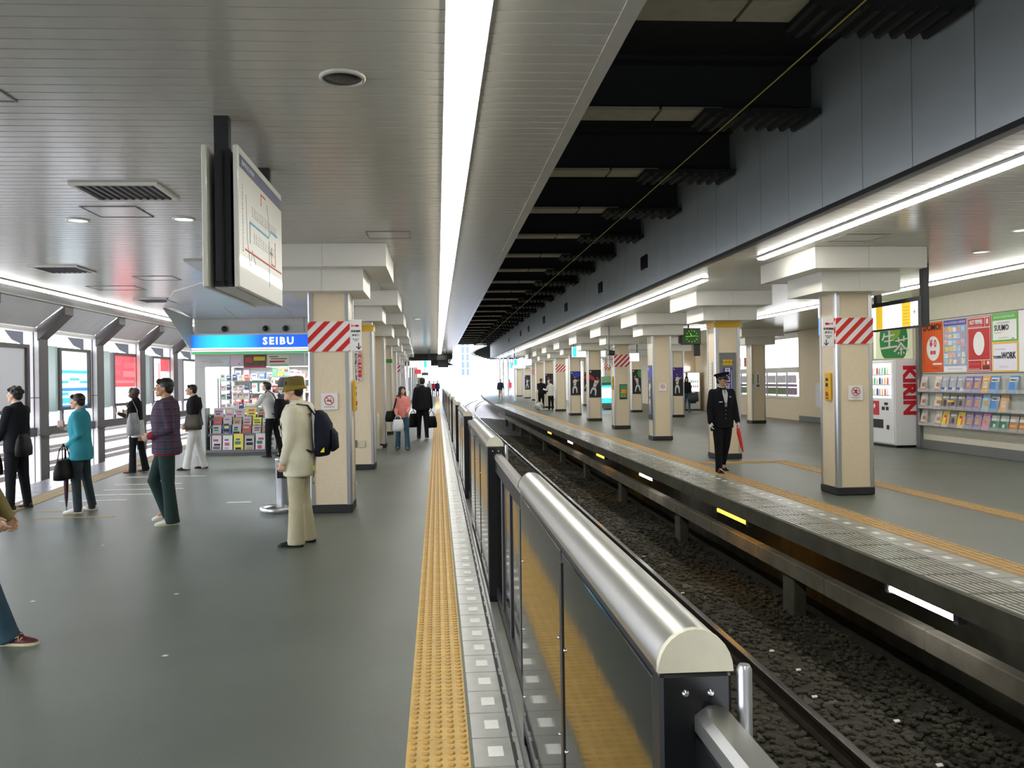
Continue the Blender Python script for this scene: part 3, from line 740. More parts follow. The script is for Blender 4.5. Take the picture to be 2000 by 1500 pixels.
band(right_cols[1][3], right_cols[1][0], right_cols[1][1], right_cols[1][2], 2.66, 2.78, yellow_m)
band(left_cols[3][3], left_cols[3][0], left_cols[3][1], left_cols[3][2], 2.25, 2.37, green_m)

# ------------------------------------------------------------------ column signs
def plate(name, label, cat, x0, x1, z0, z1, y, m=signwhite_m, group=None, d=.012):
    t = thing(name, label, cat, ((x0+x1)/2, y, z0), group=group)
    q = MB(); q.bevbox(x0, y-d, z0, x1, y, z1, .003); q.build('board', m, t)
    return t
def ring_mark(parent, x, z, y, r, slash=True):
    q = MB(); n = 28
    o = [(x+r*math.cos(2*PI*k/n), z+r*math.sin(2*PI*k/n)) for k in range(n)]; i = [(x+r*.84*math.cos(2*PI*k/n), z+r*.84*math.sin(2*PI*k/n)) for k in range(n)]
    for k in range(n):
        j = (k+1) % n
        q.prism([o[k], o[j], i[j], i[k]], 'y', y-.003, y)
    if slash:
        c, s_ = math.cos(R(135)), math.sin(R(135)); w = r*.08
        q.prism([(x+r*.88*c-w*s_*-1, z+r*.88*s_+w*c*-1), (x-r*.88*c+w*s_, z-r*.88*s_-w*c), (x-r*.88*c-w*s_, z-r*.88*s_+w*c), (x+r*.88*c-w*s_, z+r*.88*s_+w*c)], 'y', y-.0045, y-.001)
    q.build('ban_ring', red_m, parent)
def cigarette(parent, x, z, y, r):
    q = MB(); q.box(x-r*.55, y-.002, z-r*.22, x+r*.35, y, z-r*.02); q.box(x+r*.39, y-.002, z-r*.22, x+r*.5, y, z-r*.02)
    q.tube([(x+r*.35, y-.001, z+.05*r), (x+r*.42, y-.001, z+.2*r), (x+r*.3, y-.001, z+.32*r), (x+r*.4, y-.001, z+.5*r)], r*.05, 5); q.build('cigarette_mark', signblack_m, parent)
def runner(parent, x, z, y, r):
    q = MB(); w = r*.09
    q.ell((x+.18*r, y-.001, z+.5*r), (.13*r, .002, .13*r), 8, 6)
    for a, b2 in (((.12, .34), (-.08, -.1)), ((-.08, -.1), (.2, -.28)), ((.2, -.28), (.06, -.62)), ((-.08, -.1), (-.25, -.38)), ((-.25, -.38), (-.6, -.3)), ((.1, .28), (.4, .08)), ((.4, .08), (.55, .25)), ((.08, .3), (-.28, .24)), ((-.28, .24), (-.34, -.02))):
        q.tube([(x+a[0]*r, y-.001, z+a[1]*r), (x+b2[0]*r, y-.001, z+b2[1]*r)], (w), 5)
    q.build('runner_mark', signblack_m, parent)
x0, x1, y, _ = left_cols[0]
t = plate('no_smoking_sign', 'white no-smoking notice on the striped column behind the man in the hat', 'sign', -1.475, -1.265, 1.31, 1.52, y)
ring_mark(t, -1.37, 1.43, y-.012, .062); cigarette(t, -1.37, 1.43, y-.012, .06); glyphs(t, 6, .02, signblack_m, (-1.425, y-.012, 1.345), (.022, 0))
x0, x1, y, _ = right_cols[0]
t = plate('no_running_sign', 'white no-running notice on the nearest right column', 'sign', 5.67, 5.87, 1.31, 1.51, y)
ring_mark(t, 5.77, 1.43, y-.012, .062); runner(t, 5.77, 1.43, y-.012, .06); glyphs(t, 7, .016, signblack_m, (5.715, y-.012, 1.348), (.018, 0)); glyphs(t, 6, .01, signblack_m, (5.74, y-.012, 1.328), (.012, 0))
x0, x1, y, _ = right_cols[2]
t = plate('no_smoking_sign', 'white round-symbol notice on the third right column', 'sign', x0+.17, x0+.37, 1.31, 1.51, y)
ring_mark(t, x0+.27, 1.43, y-.012, .062); cigarette(t, x0+.27, 1.43, y-.012, .06)
def emergency(label, x0, x1, y, hand_right, d=.03):
    t = thing('emergency_sign', label, 'sign', ((x0+x1)/2, y, 2.05), group='emergency button signs')
    q = MB(); q.bevbox(x0, y-d, 2.05, x1, y, 2.45, .004); q.build('board', signwhite_m, t)
    w = x1-x0; c = (x0+x1)/2; s = -1 if hand_right else 1; yy = y-d-.001
    q = MB()
    fist = [(.02, .0), (.02, -.06), (.30, -.08), (.36, -.02), (.36, .07), (.22, .10), (.06, .07)]
    pts = [(c+s*(-.08+u)*w, 2.37+v*w*1.2) for u, v in fist]
    q.prism(pts, 'y', yy-.002, yy); q.box(c-s*.26*w, yy-.002, 2.368, c-s*.02*w, yy, 2.378); q.box(c-s*.36*w, yy-.002, 2.355, c-s*.3*w, yy, 2.392)
    q.build('hand_mark', red_m, t)
    text('非常通報', w*.22, signblack_m, t, (c, yy-.001, 2.30), bold=.0006); text('ボタン', w*.22, signblack_m, t, (c, yy-.001, 2.25), bold=.0008)
    text('Emergency', w*.13, signblack_m, t, (c, yy-.001, 2.205)); text('button', w*.13, signblack_m, t, (c, yy-.001, 2.182))
    q = MB(); ax = c+(.25*w if s > 0 else -.2*w)
    q.box(ax-.006, yy-.002, 2.075, ax+.006, yy, 2.155); q.prism([(ax, 2.068), (ax+.035, 2.108), (ax+.028, 2.114), (ax, 2.084), (ax-.028, 2.114), (ax-.035, 2.108)], 'y', yy-.002, yy); q.build('arrow_mark', signblack_m, t)
    return t
emergency('white emergency button sign beside the left striped column', -1.095, -.955, 10.52, False)
emergency('white emergency button sign on the nearest right column', 5.325, 5.49, 11.05, True)
emergency('small white emergency button sign under the hanging camera', right_cols[3][0]-.2, right_cols[3][0]-.02, right_cols[3][2]+.05, True)
xl, xr, y, _ = left_cols[5]; emergency('white emergency sign far down the left column row', xr+.02, xr+.2, y, False)
def call_box(label, x, y, z0, z1, face):
    t = thing('emergency_button', label, 'button box', (x, y, z0), group='yellow emergency button boxes')
    e = -.035 if face == '-x' else .035
    q = MB(); q.bevbox(min(x, x+e), y-.07, z0, max(x, x+e), y+.07, z1, .008); q.build('case', yellow_m, t)
    xx = x+e; s = 1 if e > 0 else -1; zm = (z0+z1)/2
    q = MB(); q.tube([(xx, y, zm-.1), (xx+s*.012, y, zm-.1)], .03, 12); q.build('push_button', red_m, t)
    q = MB(); q.box(xx, y-.035, zm+.08, xx+s*.003, y+.03, zm+.12); q.box(xx, y-.03, zm+.0, xx+s*.003, y+.035, zm+.05); q.box(xx, y-.04, z0+.03, xx+s*.003, y+.04, z0+.045); q.build('printed_mark', signblack_m, t)
    return t
call_box('yellow emergency button box on the nearest right column', 5.498, 11.2, 1.3, 1.7, '-x')
call_box('yellow emergency button box on the side of the striped left column', -1.096, 10.8, 1.28, 1.68, '+x')
call_box('yellow emergency button box on the fourth right column', right_cols[3][0]-.002, right_cols[3][2]+.2, 1.3, 1.75, '-x')
# vertical notice, sockets on the second left column
xl, xr, y, _ = left_cols[1]
t = plate('vertical_notice', 'white vertical notice with red characters on the second left column', 'sign', xr-.35, xr-.22, 1.66, 2.25, y)
for i, ch in enumerate('三列の整列乗車に'): text(ch, .075, red_m, t, (xr-.253, y-.0135, 2.205-.072*i), bold=.003)
for i, ch in enumerate('ご協力お願いいたします'): text(ch, .055, signblack_m, t, (xr-.32, y-.0135, 2.21-.051*i), bold=.002)
for i, (xa, m, lab) in enumerate(((xr-.42, grey_m, 'grey socket cover low on the second left column'), (xr-.27, MATS['wall_cream'], 'cream socket cover low on the second left column'))):
    t = thing('socket_cover', lab, 'socket', (xa+.05, y, .42), group='socket covers'); q = MB(); q.bevbox(xa, y-.02, .42, xa+.095, y, .56, .006); q.build('cover', m, t)
    q = MB(); q.bevbox(xa+.02, y-.024, .46, xa+.075, y-.019, .52, .004); q.build('flap', m, t)
xl, xr, y, _ = left_cols[2]
q = MB(); q.tube([(xr-.2, y-.08, .06), (xr-.2, y-.08, .8)], .05, 12); q.tube([(xr-.2, y-.08, 0), (xr-.2, y-.08, .06)], .12, 14); q.tube([(xr-.2, y-.08, .8), (xr-.2, y-.08, .9)], [.05, .02], 12)
tag(q.build('bollard', white_m), 'slim white post standing before the third left column', 'post')
# notice board and posters on the second right column
xl, xr, y, _ = right_cols[1]
t = plate('notice_board', 'grey framed notice with yellow plate behind the officer', 'notice board', xl+.09, xr-.1, .9, 2.15, y, grey_m)
q = MB(); q.box(xl+.15, y-.016, 1.9, xr-.17, y-.012, 2.01); q.build('yellow_plate', yellow_m, t)
glyphs(t, 4, .06, signblack_m, (xl+.165, y-.016, 1.955), (.062, 0))
q = MB(); q.box(xl+.16, y-.016, 1.0, xr-.18, y-.012, 1.85); q.build('purple_sheet', purple_m, t)
text('日', .13, signwhite_m, t, (xl+.25, y-.0175, 1.77), bold=.006); glyphs(t, 4, .13, signwhite_m, (xl+.25, y-.016, 1.615), (0, -.15))
q = MB(); q.box(xl+.325, y-.0165, 1.3, xl+.335, y-.0155, 1.8); q.build('printed_line', signwhite_m, t)
t = thing('vertical_notice', 'narrow white vertical notice on the side of the officer column', 'sign', (xl-.004, y+.25, 1.4))
q = MB(); q.box(xl-.012, y+.19, 1.4, xl, y+.32, 1.98); q.build('board', signwhite_m, t)
glyphs(t, 8, .05, signblack_m, (xl-.012, y+.255, 1.93), (0, -.066), face='-x')
# small colour panel on the fourth right column
xl, xr, y, _ = right_cols[3]
t = plate('framed_poster', 'small green and orange framed poster on the fourth right column', 'poster', xl+.17, xl+.42, .98, 1.47, y, black_m)
q = MB(); q.box(xl+.185, y-.016, 1.03, xl+.405, y-.012, 1.45); q.build('sheet', mat('panel_teal', (80, 150, 120), .5), t)
q = MB(); q.box(xl+.2, y-.019, 1.17, xl+.40, y-.015, 1.3); q.prism([(xl+.22, 1.05), (xl+.27, 1.05), (xl+.245, 1.15)], 'y', y-.019, y-.015); q.prism([(xl+.31, 1.05), (xl+.36, 1.05), (xl+.335, 1.15)], 'y', y-.019, y-.015); q.build('printed_block', yellow_m, t)
q = MB(); q.box(xl+.36, y-.021, 1.18, xl+.43, y-.017, 1.28); q.build('printed_block', mat('panel_orange', (240, 130, 30), .5), t)
q = MB(); q.box(xl+.205, y-.021, 1.19, xl+.218, y-.018, 1.31); q.build('printed_block', signblack_m, t)
# small notices on the back column before the shop
t = plate('vertical_notice', 'small white vertical sticker on the column before the shop window', 'sign', 11.33, 11.43, 1.3, 1.85, 28.5)
q = MB(); q.box(11.33, 28.485, 1.3, 11.43, 28.489, 1.38); q.box(11.36, 28.485, 1.42, 11.40, 28.489, 1.74); q.build('printed_block', blue_m, t)
t = plate('wall_mark', 'green sticker strip on the side of the column before the shop window', 'sign', 11.19, 11.22, 1.4, 1.75, 28.5, green_m)

# baseball player posters on columns: flat prints
ph_m = mat('poster_black', (28, 27, 32), .4); uni_m = mat('print_uniform', (214, 212, 216), .5); skin_p = mat('print_skin', (190, 140, 110), .5); cap_p = mat('print_navy', (40, 44, 70), .5)
def player(parent, P, pose, m=uni_m):
    """flat printed figure; P maps (u, v) in poster units to a 3D point with a layer number"""
    def poly(pts, layer, m, nm):
        q = MB(); vs = [P(u, v, layer) for u, v in pts]; q.add(vs, [tuple(range(len(vs)))]); q.build(nm, m, parent)
    def limb(a, b, wa, wb, m, layer, nm):
        dx, dy = b[0]-a[0], b[1]-a[1]; L = math.hypot(dx, dy); nx, ny = -dy/L, dx/L
        poly([(a[0]+nx*wa, a[1]+ny*wa), (a[0]-nx*wa, a[1]-ny*wa), (b[0]-nx*wb, b[1]-ny*wb), (b[0]+nx*wb, b[1]+ny*wb)], layer, m, nm)
    J = pose
    limb(J['hip'], J['kl'], .095, .07, m, 1, 'print_leg'); limb(J['kl'], J['fl'], .07, .045, m, 1.2, 'print_leg'); limb(J['hip'], J['kr'], .095, .075, m, 1.1, 'print_leg'); limb(J['kr'], J['fr'], .075, .045, m, 1.3, 'print_leg')
    limb(J['hip'], J['sh'], .11, .16, m, 2, 'print_torso')
    for e, h in (('el', 'hl'), ('er', 'hr')):
        limb(J['sh'], J[e], .07, .055, m, 2.4, 'print_arm'); limb(J[e], J[h], .05, .04, skin_p, 2.6, 'print_arm')
    hd = J['head']; poly([(hd[0]+.07*math.cos(a*PI/6), hd[1]+.09*math.sin(a*PI/6)) for a in range(12)], 3, skin_p, 'print_head')
    poly([(hd[0]-.085, hd[1]+.02), (hd[0]+.12, hd[1]+.02), (hd[0]+.07, hd[1]+.05), (hd[0]+.05, hd[1]+.11), (hd[0]-.05, hd[1]+.12), (hd[0]-.085, hd[1]+.06)], 3.3, cap_p, 'print_cap')
    limb((J['hip'][0]-.11, J['hip'][1]+.02), (J['hip'][0]+.11, J['hip'][1]+.02), .022, .022, signblack_m, 2.2, 'print_belt')
POSE = [dict(hip=(.42, .68), sh=(.62, 1.12), head=(.70, 1.32), kl=(.20, .52), fl=(.10, .25), kr=(.55, .42), fr=(.50, .12), el=(.78, 1.0), hl=(.82, 1.2), er=(.48, .95), hr=(.72, .9)),
        dict(hip=(.42, .72), sh=(.45, 1.2), head=(.42, 1.42), kl=(.26, .5), fl=(.24, .15), kr=(.6, .5), fr=(.62, .18), el=(.68, 1.1), hl=(.86, 1.22), er=(.25, 1.0), hr=(.45, .9)),
        dict(hip=(.6, .72), sh=(.5, 1.15), head=(.36, 1.36), kl=(.42, .5), fl=(.30, .16), kr=(.78, .52), fr=(.86, .2), el=(.3, 1.1), hl=(.24, 1.32), er=(.68, .9), hr=(.5, .85))]
def player_poster(label, x0, x1, y, z0, z1, pose, glow, side=None):
    """poster on the front face (y) or on a left side face (side = x)"""
    if side is None:
        t = thing('player_poster', label, 'poster', ((x0+x1)/2, y, z0), group='baseball player posters')
        q = MB(); q.box(x0, y-.008, z0, x1, y, z1); q.build('sheet', ph_m, t)
        w = x1-x0; h = z1-z0
        P = lambda u, v, L: (x0+w*u, y-.008-.0012*L, z0+h*v/1.85)
    else:
        t = thing('player_poster', label, 'poster', (side, (x0+x1)/2, z0), group='baseball player posters')
        q = MB(); q.box(side-.008, x0, z0, side, x1, z1); q.build('sheet', ph_m, t)
        w = x1-x0; h = z1-z0
        P = lambda u, v, L: (side-.008-.0012*L, x1-w*u, z0+h*v/1.85)
    if glow:
        gm, gp = glow
        q = MB(); vs = [P(u, v, .4) for u, v in gp]; q.add(vs, [tuple(range(len(vs)))]); q.build('print_glow', gm, t)
    player(t, P, POSE[pose])
    q = MB(); vs = [P(u, v, .5) for u, v in ((.08, 1.68), (.18, 1.68), (.18, 1.78), (.08, 1.78))]; q.add(vs, [(0, 1, 2, 3)]); q.build('print_badge', signwhite_m, t)
    return t
pr_red = mat('print_red', (200, 40, 30), .5); pr_blue = mat('print_blue', (50, 70, 190), .5); pr_green = mat('print_green', (60, 150, 60), .5); pr_pur = mat('print_purple', (70, 40, 130), .5)
SW = [(.0, 1.55), (.2, 1.5), (.42, 1.32), (.5, 1.2), (.38, 1.12), (.2, 1.2), (.0, 1.25)]
xl, xr, y, _ = right_cols[4]; player_poster('dark poster of a baseball player with a red swoosh', xl+.03, xr-.03, y, .93, 2.02, 0, (pr_red, SW))
xl, xr, y, _ = right_cols[5]; player_poster('dark poster of a throwing baseball player under blue light', xl+.03, xr-.03, y, .93, 2.02, 1, (pr_blue, [(.1, 1.8), (.9, 1.8), (.95, 1.5), (.6, 1.35), (.2, 1.5)]))
xl, xr, y, _ = right_cols[7]; player_poster('dark poster of a standing baseball player on the eighth right column', xl+.03, xr-.03, y, .93, 2.02, 1, (pr_pur, [(.6, .6), (.95, .5), (.95, 1.0), (.7, 1.0)]))
xl, xr, y, _ = back_cols[2]; player_poster('dark poster of a baseball player with a green glow', xl+.03, xr-.03, y, .9, 2.1, 2, (pr_green, [(.55, 1.55), (.7, 1.8), (1.0, 1.8), (1.0, 1.2), (.75, 1.25)]))
xl, xr, y, _ = back_cols[1]; player_poster('purple and dark baseball player poster beside the vending machines', xl+.03, xr-.03, y, .9, 2.1, 1, (pr_pur, [(.0, 1.85), (1.0, 1.85), (1.0, 1.1), (.4, 1.3), (.0, 1.0)]))
xl, xr, y, _ = right_cols[2]; player_poster('player poster on the side face of the third right column', y+.05, y+.45, 0, .55, 2.0, 1, (pr_blue, [(.1, 1.8), (.9, 1.8), (.95, 1.5), (.6, 1.35), (.2, 1.5)]), side=xl)
xl, xr, y, _ = back_cols[4]; player_poster('dark baseball player poster on the farthest back row column', xl+.03, xr-.03, y, .9, 2.1, 0, (pr_red, SW))
xl, xr, y, _ = right_cols[10]; player_poster('dark baseball player poster on the far right platform beyond the bulkhead', xl+.03, xr-.03, y, .8, 2.1, 1, (pr_pur, SW))
for k, lab in ((6, 'seventh'), (7, 'eighth')):
    xl, xr, y, _ = left_cols[k]
    t = thing('player_poster', 'dark poster on the side of the %s left column' % lab, 'poster', (xr, y+.25, .9)); q = MB(); q.box(xr, y+.05, .9, xr+.008, y+.45, 2.1); q.build('sheet', ph_m, t)
    q = MB(); q.add([(xr+.0095, y+.15+.2*u, .95+v*.55) for u, v in ((0, 0), (.4, 0), (.5, .9), (.6, 0), (1, 0), (.9, 1.1), (1, 1.6), (.5, 1.9), (.1, 1.6), (.2, 1.0))], [tuple(range(10))]); q.build('print_torso', uni_m, t)
# ------------------------------------------------------------------ hanging route map sign
t = thing('route_map_sign', 'hanging double-sided railway route map on dark posts above the left platform', 'sign', (-1.33, 5.9, 2.2))
q = MB(); q.box(-1.385, 5.26, 2.27, -1.285, 6.56, 3.13); q.build('case', dgrey_m, t)
for yy in (5.24, 6.5):
    q = MB(); q.box(-1.38, yy, 2.3, -1.29, yy+.07, 3.345); q.build('post', dgrey_m, t)
q = MB(); q.box(-1.30, 5.215, 2.27, -1.275, 5.24, 3.12); q.box(-1.34, 5.225, 2.27, -1.325, 5.245, 3.12); q.build('rib', black_m, t)
mapw_m = mat('map_white', (208, 208, 196), .35, coat=.3)
for (xa, xb, nm) in ((-1.255, -1.222, 'map_face'), (-1.45, -1.418, 'map_face')):
    q = MB(); q.bevbox(xa, 5.2, 2.26, xb, 6.62, 3.15, .006); o = q.build(nm, mapw_m, t)
    if xa > -1.3:
        X = xb
        q = MB(); q.box(X, 5.23, 3.02, X+.002, 6.6, 3.1); q.build('title_band', mat('map_navy', (66, 72, 104), .4), o)
        glyphs(o, 8, .035, signwhite_m, (X+.002, 5.3, 3.06), (.045, 0), face='+x')
        def line(pts, r, m):
            q = MB(); q.tube([(X, a, z) for a, z in pts], [(r*.35, r)]*len(pts), 6, ref=(1, 0, 0)); q.build('route_line', m, o)
        line([(5.5, 2.72), (6.1, 2.72), (6.18, 2.78), (6.42, 2.78)], .009, mat('route_blue', (90, 168, 200), .5))
        line([(5.36, 2.52), (6.58, 2.52)], .007, mat('route_red', (200, 70, 60), .5))
        line([(5.4, 2.88), (5.42, 2.6), (5.5, 2.42), (5.56, 2.54), (5.66, 2.46)], .005, mat('route_violet', (130, 120, 170), .5))
        line([(5.85, 2.9), (5.85, 2.98), (6.0, 2.98)], .008, MATS['route_red'])
        line([(6.12, 2.7), (6.12, 2.36)], .006, mat('route_green', (70, 150, 120), .5)); line([(6.15, 2.62), (6.24, 2.62)], .008, MATS['route_green'])
        line([(6.2, 2.54), (6.2, 2.66)], .006, MATS['route_red']); line([(6.34, 2.72), (6.34, 2.54), (6.2, 2.54)], .008, MATS['route_red'])
        line([(6.05, 2.95), (6.12, 2.82), (6.12, 2.76)], .005, mat('route_grey', (120, 120, 130), .5)); line([(5.5, 2.72), (5.5, 2.58)], .008, MATS['route_grey'])
        for i in range(16): glyphs(o, 4, .016, MATS['route_grey'], (X+.0005, 5.58+.052*i, 2.83), (0, -.018), face='+x', seed=i+3)
        for i in range(12): glyphs(o, 4, .016, MATS['route_grey'], (X+.0005, 5.62+.06*i, 2.66), (0, -.018), face='+x', seed=i+40)
        glyphs(o, 20, .018, MATS['route_grey'], (X+.0005, 5.3, 2.92), (0, -.022), face='+x', seed=77)
q = MB(); q.box(-1.40, 5.3, 2.262, -1.27, 6.54, 2.272); q.build('light_slot', housing_m, t)

# ------------------------------------------------------------------ ceiling fixtures
t = thing('ceiling_speaker', 'round dark speaker grille with a pale rim in the left ceiling', 'speaker', (-.5, 4.57, 3.33))
q = MB(); q.lathe([(.128, .008), (.128, -.006), (.112, -.014), (.106, -.004), (.106, .008)], (-.5, 4.57, 3.335), 28); q.build('rim', slat_m, t)
q = MB(); q.lathe([(.104, .004), (.104, -.004), (.05, -.008), (.005, -.009)], (-.5, 4.57, 3.335), 28); q.build('mesh_cover', black_m, t)
def grille(label, x, y, w, d, slats=9, frame=white_m):
    t = thing('air_grille', label, 'air grille', (x, y, 3.34), group='air grilles in the left ceiling')
    q = MB(); e = .035
    q.box(x-w/2, y-d/2, 3.318, x+w/2, y-d/2+e, 3.342); q.box(x-w/2, y+d/2-e, 3.318, x+w/2, y+d/2, 3.342); q.box(x-w/2, y-d/2+e, 3.318, x-w/2+e, y+d/2-e, 3.342); q.box(x+w/2-e, y-d/2+e, 3.318, x+w/2, y+d/2-e, 3.342); q.build('frame', frame, t)
    q = MB(); q.box(x-w/2+e, y-d/2+e, 3.334, x+w/2-e, y+d/2-e, 3.342); q.build('backing', black_m, t)
    for i in range(slats):
        xx = x-w/2+e+(w-2*e)*(i+.5)/slats
        q = MB(); q.prism([(xx-.012, 3.322), (xx-.004, 3.322), (xx+.012, 3.334), (xx+.004, 3.334)], 'y', y-d/2+e, y+d/2-e); q.build('slat', dgrey_m, t)
grille('largest dark air grille in the left ceiling beside the route map', -2.67, 7.28, .72, .62, 10)
grille('middle-sized dark air grille in the left ceiling near the window-side lights', -5.33, 12.1, .66, .7, 8)
grille('small dark air grille in the left ceiling nearest the kiosk soffit', -5.55, 16.6, .62, .7, 8)
def hatch(label, x, y, w, d, group='ceiling access hatches'):
    t = thing('access_hatch', label, 'hatch', (x, y, 3.34), group=group)
    q = MB(); e = .012; z0, z1 = 3.333, 3.342
    q.box(x-w/2, y-d/2, z0, x+w/2, y-d/2+e, z1); q.box(x-w/2, y+d/2-e, z0, x+w/2, y+d/2, z1); q.box(x-w/2, y-d/2+e, z0, x-w/2+e, y+d/2-e, z1); q.box(x+w/2-e, y-d/2+e, z0, x+w/2, y+d/2-e, z1); q.build('frame', grey_m, t)
    q = MB(); q.bevbox(x-w/2+e, y-d/2+e, 3.337, x+w/2-e, y+d/2-e, 3.341, .001); q.build('lid', slat_m, t)
hatch('ceiling hatch just beyond the largest air grille', -3.07, 8.15, .52, .5)
hatch('ceiling hatch between the barrier light strip and the nearest left column', -.53, 9.45, .5, .45)
hatch('ceiling hatch by the left window-side light strip', -5.5, 14.5, .8, .6)
hatch('ceiling hatch before the white kiosk soffit', -4.38, 13.2, .6, .5)
hatch('ceiling hatch at the upper left corner above the left platform', -2.75, 4.7, .6, .6)
hatch('ceiling hatch beside the nearest right column capital', 5.18, 9.75, .55, .5)
dl_m = mat('downlight_glow', (225, 255, 240), .4, emit=3.0)
def downlight(label, x, y, on=True):
    t = thing('downlight', label, 'light', (x, y, 3.34), group='round downlights in the ceilings')
    q = MB(); q.lathe([(.115, .006), (.115, -.004), (.095, -.01), (.09, .0), (.09, .006)], (x, y, 3.336), 22); q.build('rim', white_m, t)
    q = MB(); q.lathe([(.088, .004), (.088, -.002), (.004, -.003)], (x, y, 3.336), 22); q.build('lens', dl_m if on else black_m, t)
downlight('round downlight in the left ceiling farther from the route map', -3.62, 8.55)
downlight('round downlight in the left ceiling close to the route map', -2.55, 8.5)
downlight('round downlight in the right ceiling by the hanging timetable', 7.53, 10.9)
downlight('round downlight in the right ceiling above the frame edge', 6.9, 9.25)
downlight('unlit round downlight deep in the left ceiling', -5.2, 18.0, False)
downlight('small round downlight far down the left ceiling', -.51, 22.1)
downlight('round downlight in the right ceiling behind the officer column', 6.9, 19.0)

# catenary wire over the track
q = MB(); q.tube([(2.55, -8, 3.86), (2.55, 60, 3.86)], .0055, 6)
wire = tag(q.build('overhead_wire', mat('wire_olive', (200, 186, 84), .5, metal=.3)), 'thin olive overhead wire running above the track', 'wire')
# ------------------------------------------------------------------ platform barrier (half-height gates)
XB0, XB1 = .36, .486
barrier = thing('platform_barrier', 'stainless half-height platform barrier with rounded caps along the left platform edge', 'barrier', (.42, 12, 0))
def half_round(y0, y1, r, zc, x, b, seg=14):
    ring = [(x+r*math.cos(PI*k/seg), zc+r*1.12*math.sin(PI*k/seg)) for k in range(seg+1)]
    b.loft([[(u, y0, v) for u, v in ring], [(u, y1, v) for u, v in ring]], 0, True)
screw = MB(); screw.lathe([(.007, 0), (.006, .003), (.003, .005)], (0, 0, 0), 8)
scr = MB(); scr.add([(-z, y, x) for x, y, z in screw.v], screw.f, 0, True); scr = scr.mesh('screw', railtop_m)
scy = MB(); scy.add([(x, -z, y) for x, y, z in screw.v], [tuple(reversed(f)) for f in screw.f], 0, True); scy = scy.mesh('screw', railtop_m)
def barrier_unit(y0, y1, near):
    xm = (XB0+XB1)/2; r = (XB1-XB0)/2
    q = MB(); half_round(y0+.015, y1-.01, r, 1.16, xm, q); q.build('cap', chrome_m, barrier)
    q = MB(); half_round(y0, y0+.014, r+.001, 1.16, xm, q); e = q.build('cap_end', cream_m, barrier)
    q = MB(); half_round(y1-.009, y1, r+.001, 1.16, xm, q); q.build('cap_end', cream_m if not near else dgrey_m, barrier)
    q = MB(); q.bevbox(XB0+.002, y0, .0, XB1-.002, y0+.055, 1.158, .006); p = q.build('end_post', black_m, barrier)
    if near:
        for xx in (.405, .448): put('screw', scy, p, (xx, y0, 1.125))
    q = MB(); q.bevbox(XB0+.01, y1-.05, 0, XB1-.01, y1, 1.158, .006); q.build('end_post', gatefr_m, barrier)
    # frame and steel panels
    q = MB(); q.box(XB0+.012, y0+.055, 1.06, XB1-.012, y1-.05, 1.158); q.build('top_rail', gatefr_m, barrier)
    q = MB(); q.box(XB0+.012, y0+.055, .05, XB1-.012, y1-.05, .12); q.build('bottom_rail', gatefr_m, barrier)
    L = y1-y0-.105; n = 2 if L < 2.6 else 3; cut = [y0+.055+L*u for u in ((0, .47, 1) if n == 2 else (0, .35, .7, 1))]
    for i in range(n):
        a, c = cut[i]+.012, cut[i+1]-.012
        q = MB(); q.bevbox(XB0+.006, a, .12, XB0+.02, c, 1.13, .002); pn = q.build('steel_panel', gate_m, barrier)
        if y0 < 12:
            for zz in (.25, .55, .85): 
                for yy in (a+.05, c-.05): put('screw', scr, pn, (XB0+.006, yy, zz))
        if i:
            q = MB(); q.box(XB0+.002, cut[i]-.022, .1, XB0+.024, cut[i]-.004, 1.1); q.box(XB0+.002, cut[i]+.004, .1, XB0+.024, cut[i]+.022, 1.1); q.build('mullion', gatefr_m, barrier)
    q = MB(); q.bevbox(XB1-.02, y0+.06, .1, XB1-.008, y1-.06, 1.13, .002); q.build('back_panel', gatefr_m, barrier)
def barrier_gap(y0, y1, near):
    """lower gate section with a slim chrome rail between two units"""
    q = MB(); q.bevbox(.415, y0, 1.055, .475, y1, 1.108, .014); q.build('hand_rail', chrome_m, barrier)
    q = MB(); q.box(.42, y0, .98, .47, y1, 1.055); q.build('gate_top', black_m, barrier)
    q = MB(); q.box(.42, y0, .03, .47, y1, .11); q.build('gate_foot', gatefr_m, barrier)
    n = max(2, round((y1-y0)/.62)); L = (y1-y0)/n
    for i in range(n):
        a = y0+i*L
        q = MB(); q.bevbox(.43, a+.03, .11, .445, a+L-.03, .98, .002); q.build('steel_panel', gate_m, barrier)
        q = MB(); q.bevbox(.418, a-.02, .05, .465, a+.02, .99, .004); q.build('stile', gatefr_m, barrier)
units = [(-3.9, -1.1), (1.34, 3.72)]
y = 6.08
while y < 60: units.append((y, y+3.15)); y += 5.35
for i, (a, c) in enumerate(units):
    barrier_unit(a, c, i < 3)
    if i+1 < len(units): barrier_gap(c, units[i+1][0], i < 2)
q = MB(); q.tube([(.503, 1.335, .35), (.503, 1.335, 1.165), (.503, 1.335, 1.172)], [.0125, .0125, .009], 18); q.build('guard_tube', steel_m, barrier)
q = MB(); q.tube([(.505, 6.07, .35), (.505, 6.07, 1.17)], .0125, 12); q.build('guard_tube', steel_m, barrier)
b = MB(); b.box(.31, 2.2, -.001, .322, 40, .0075); b.build('drain_slot', seam_m, floor)
b = MB(); b.box(.345, -9, 0, .36, 60, .05); b.build('barrier_kerb', gatefr_m, floor)

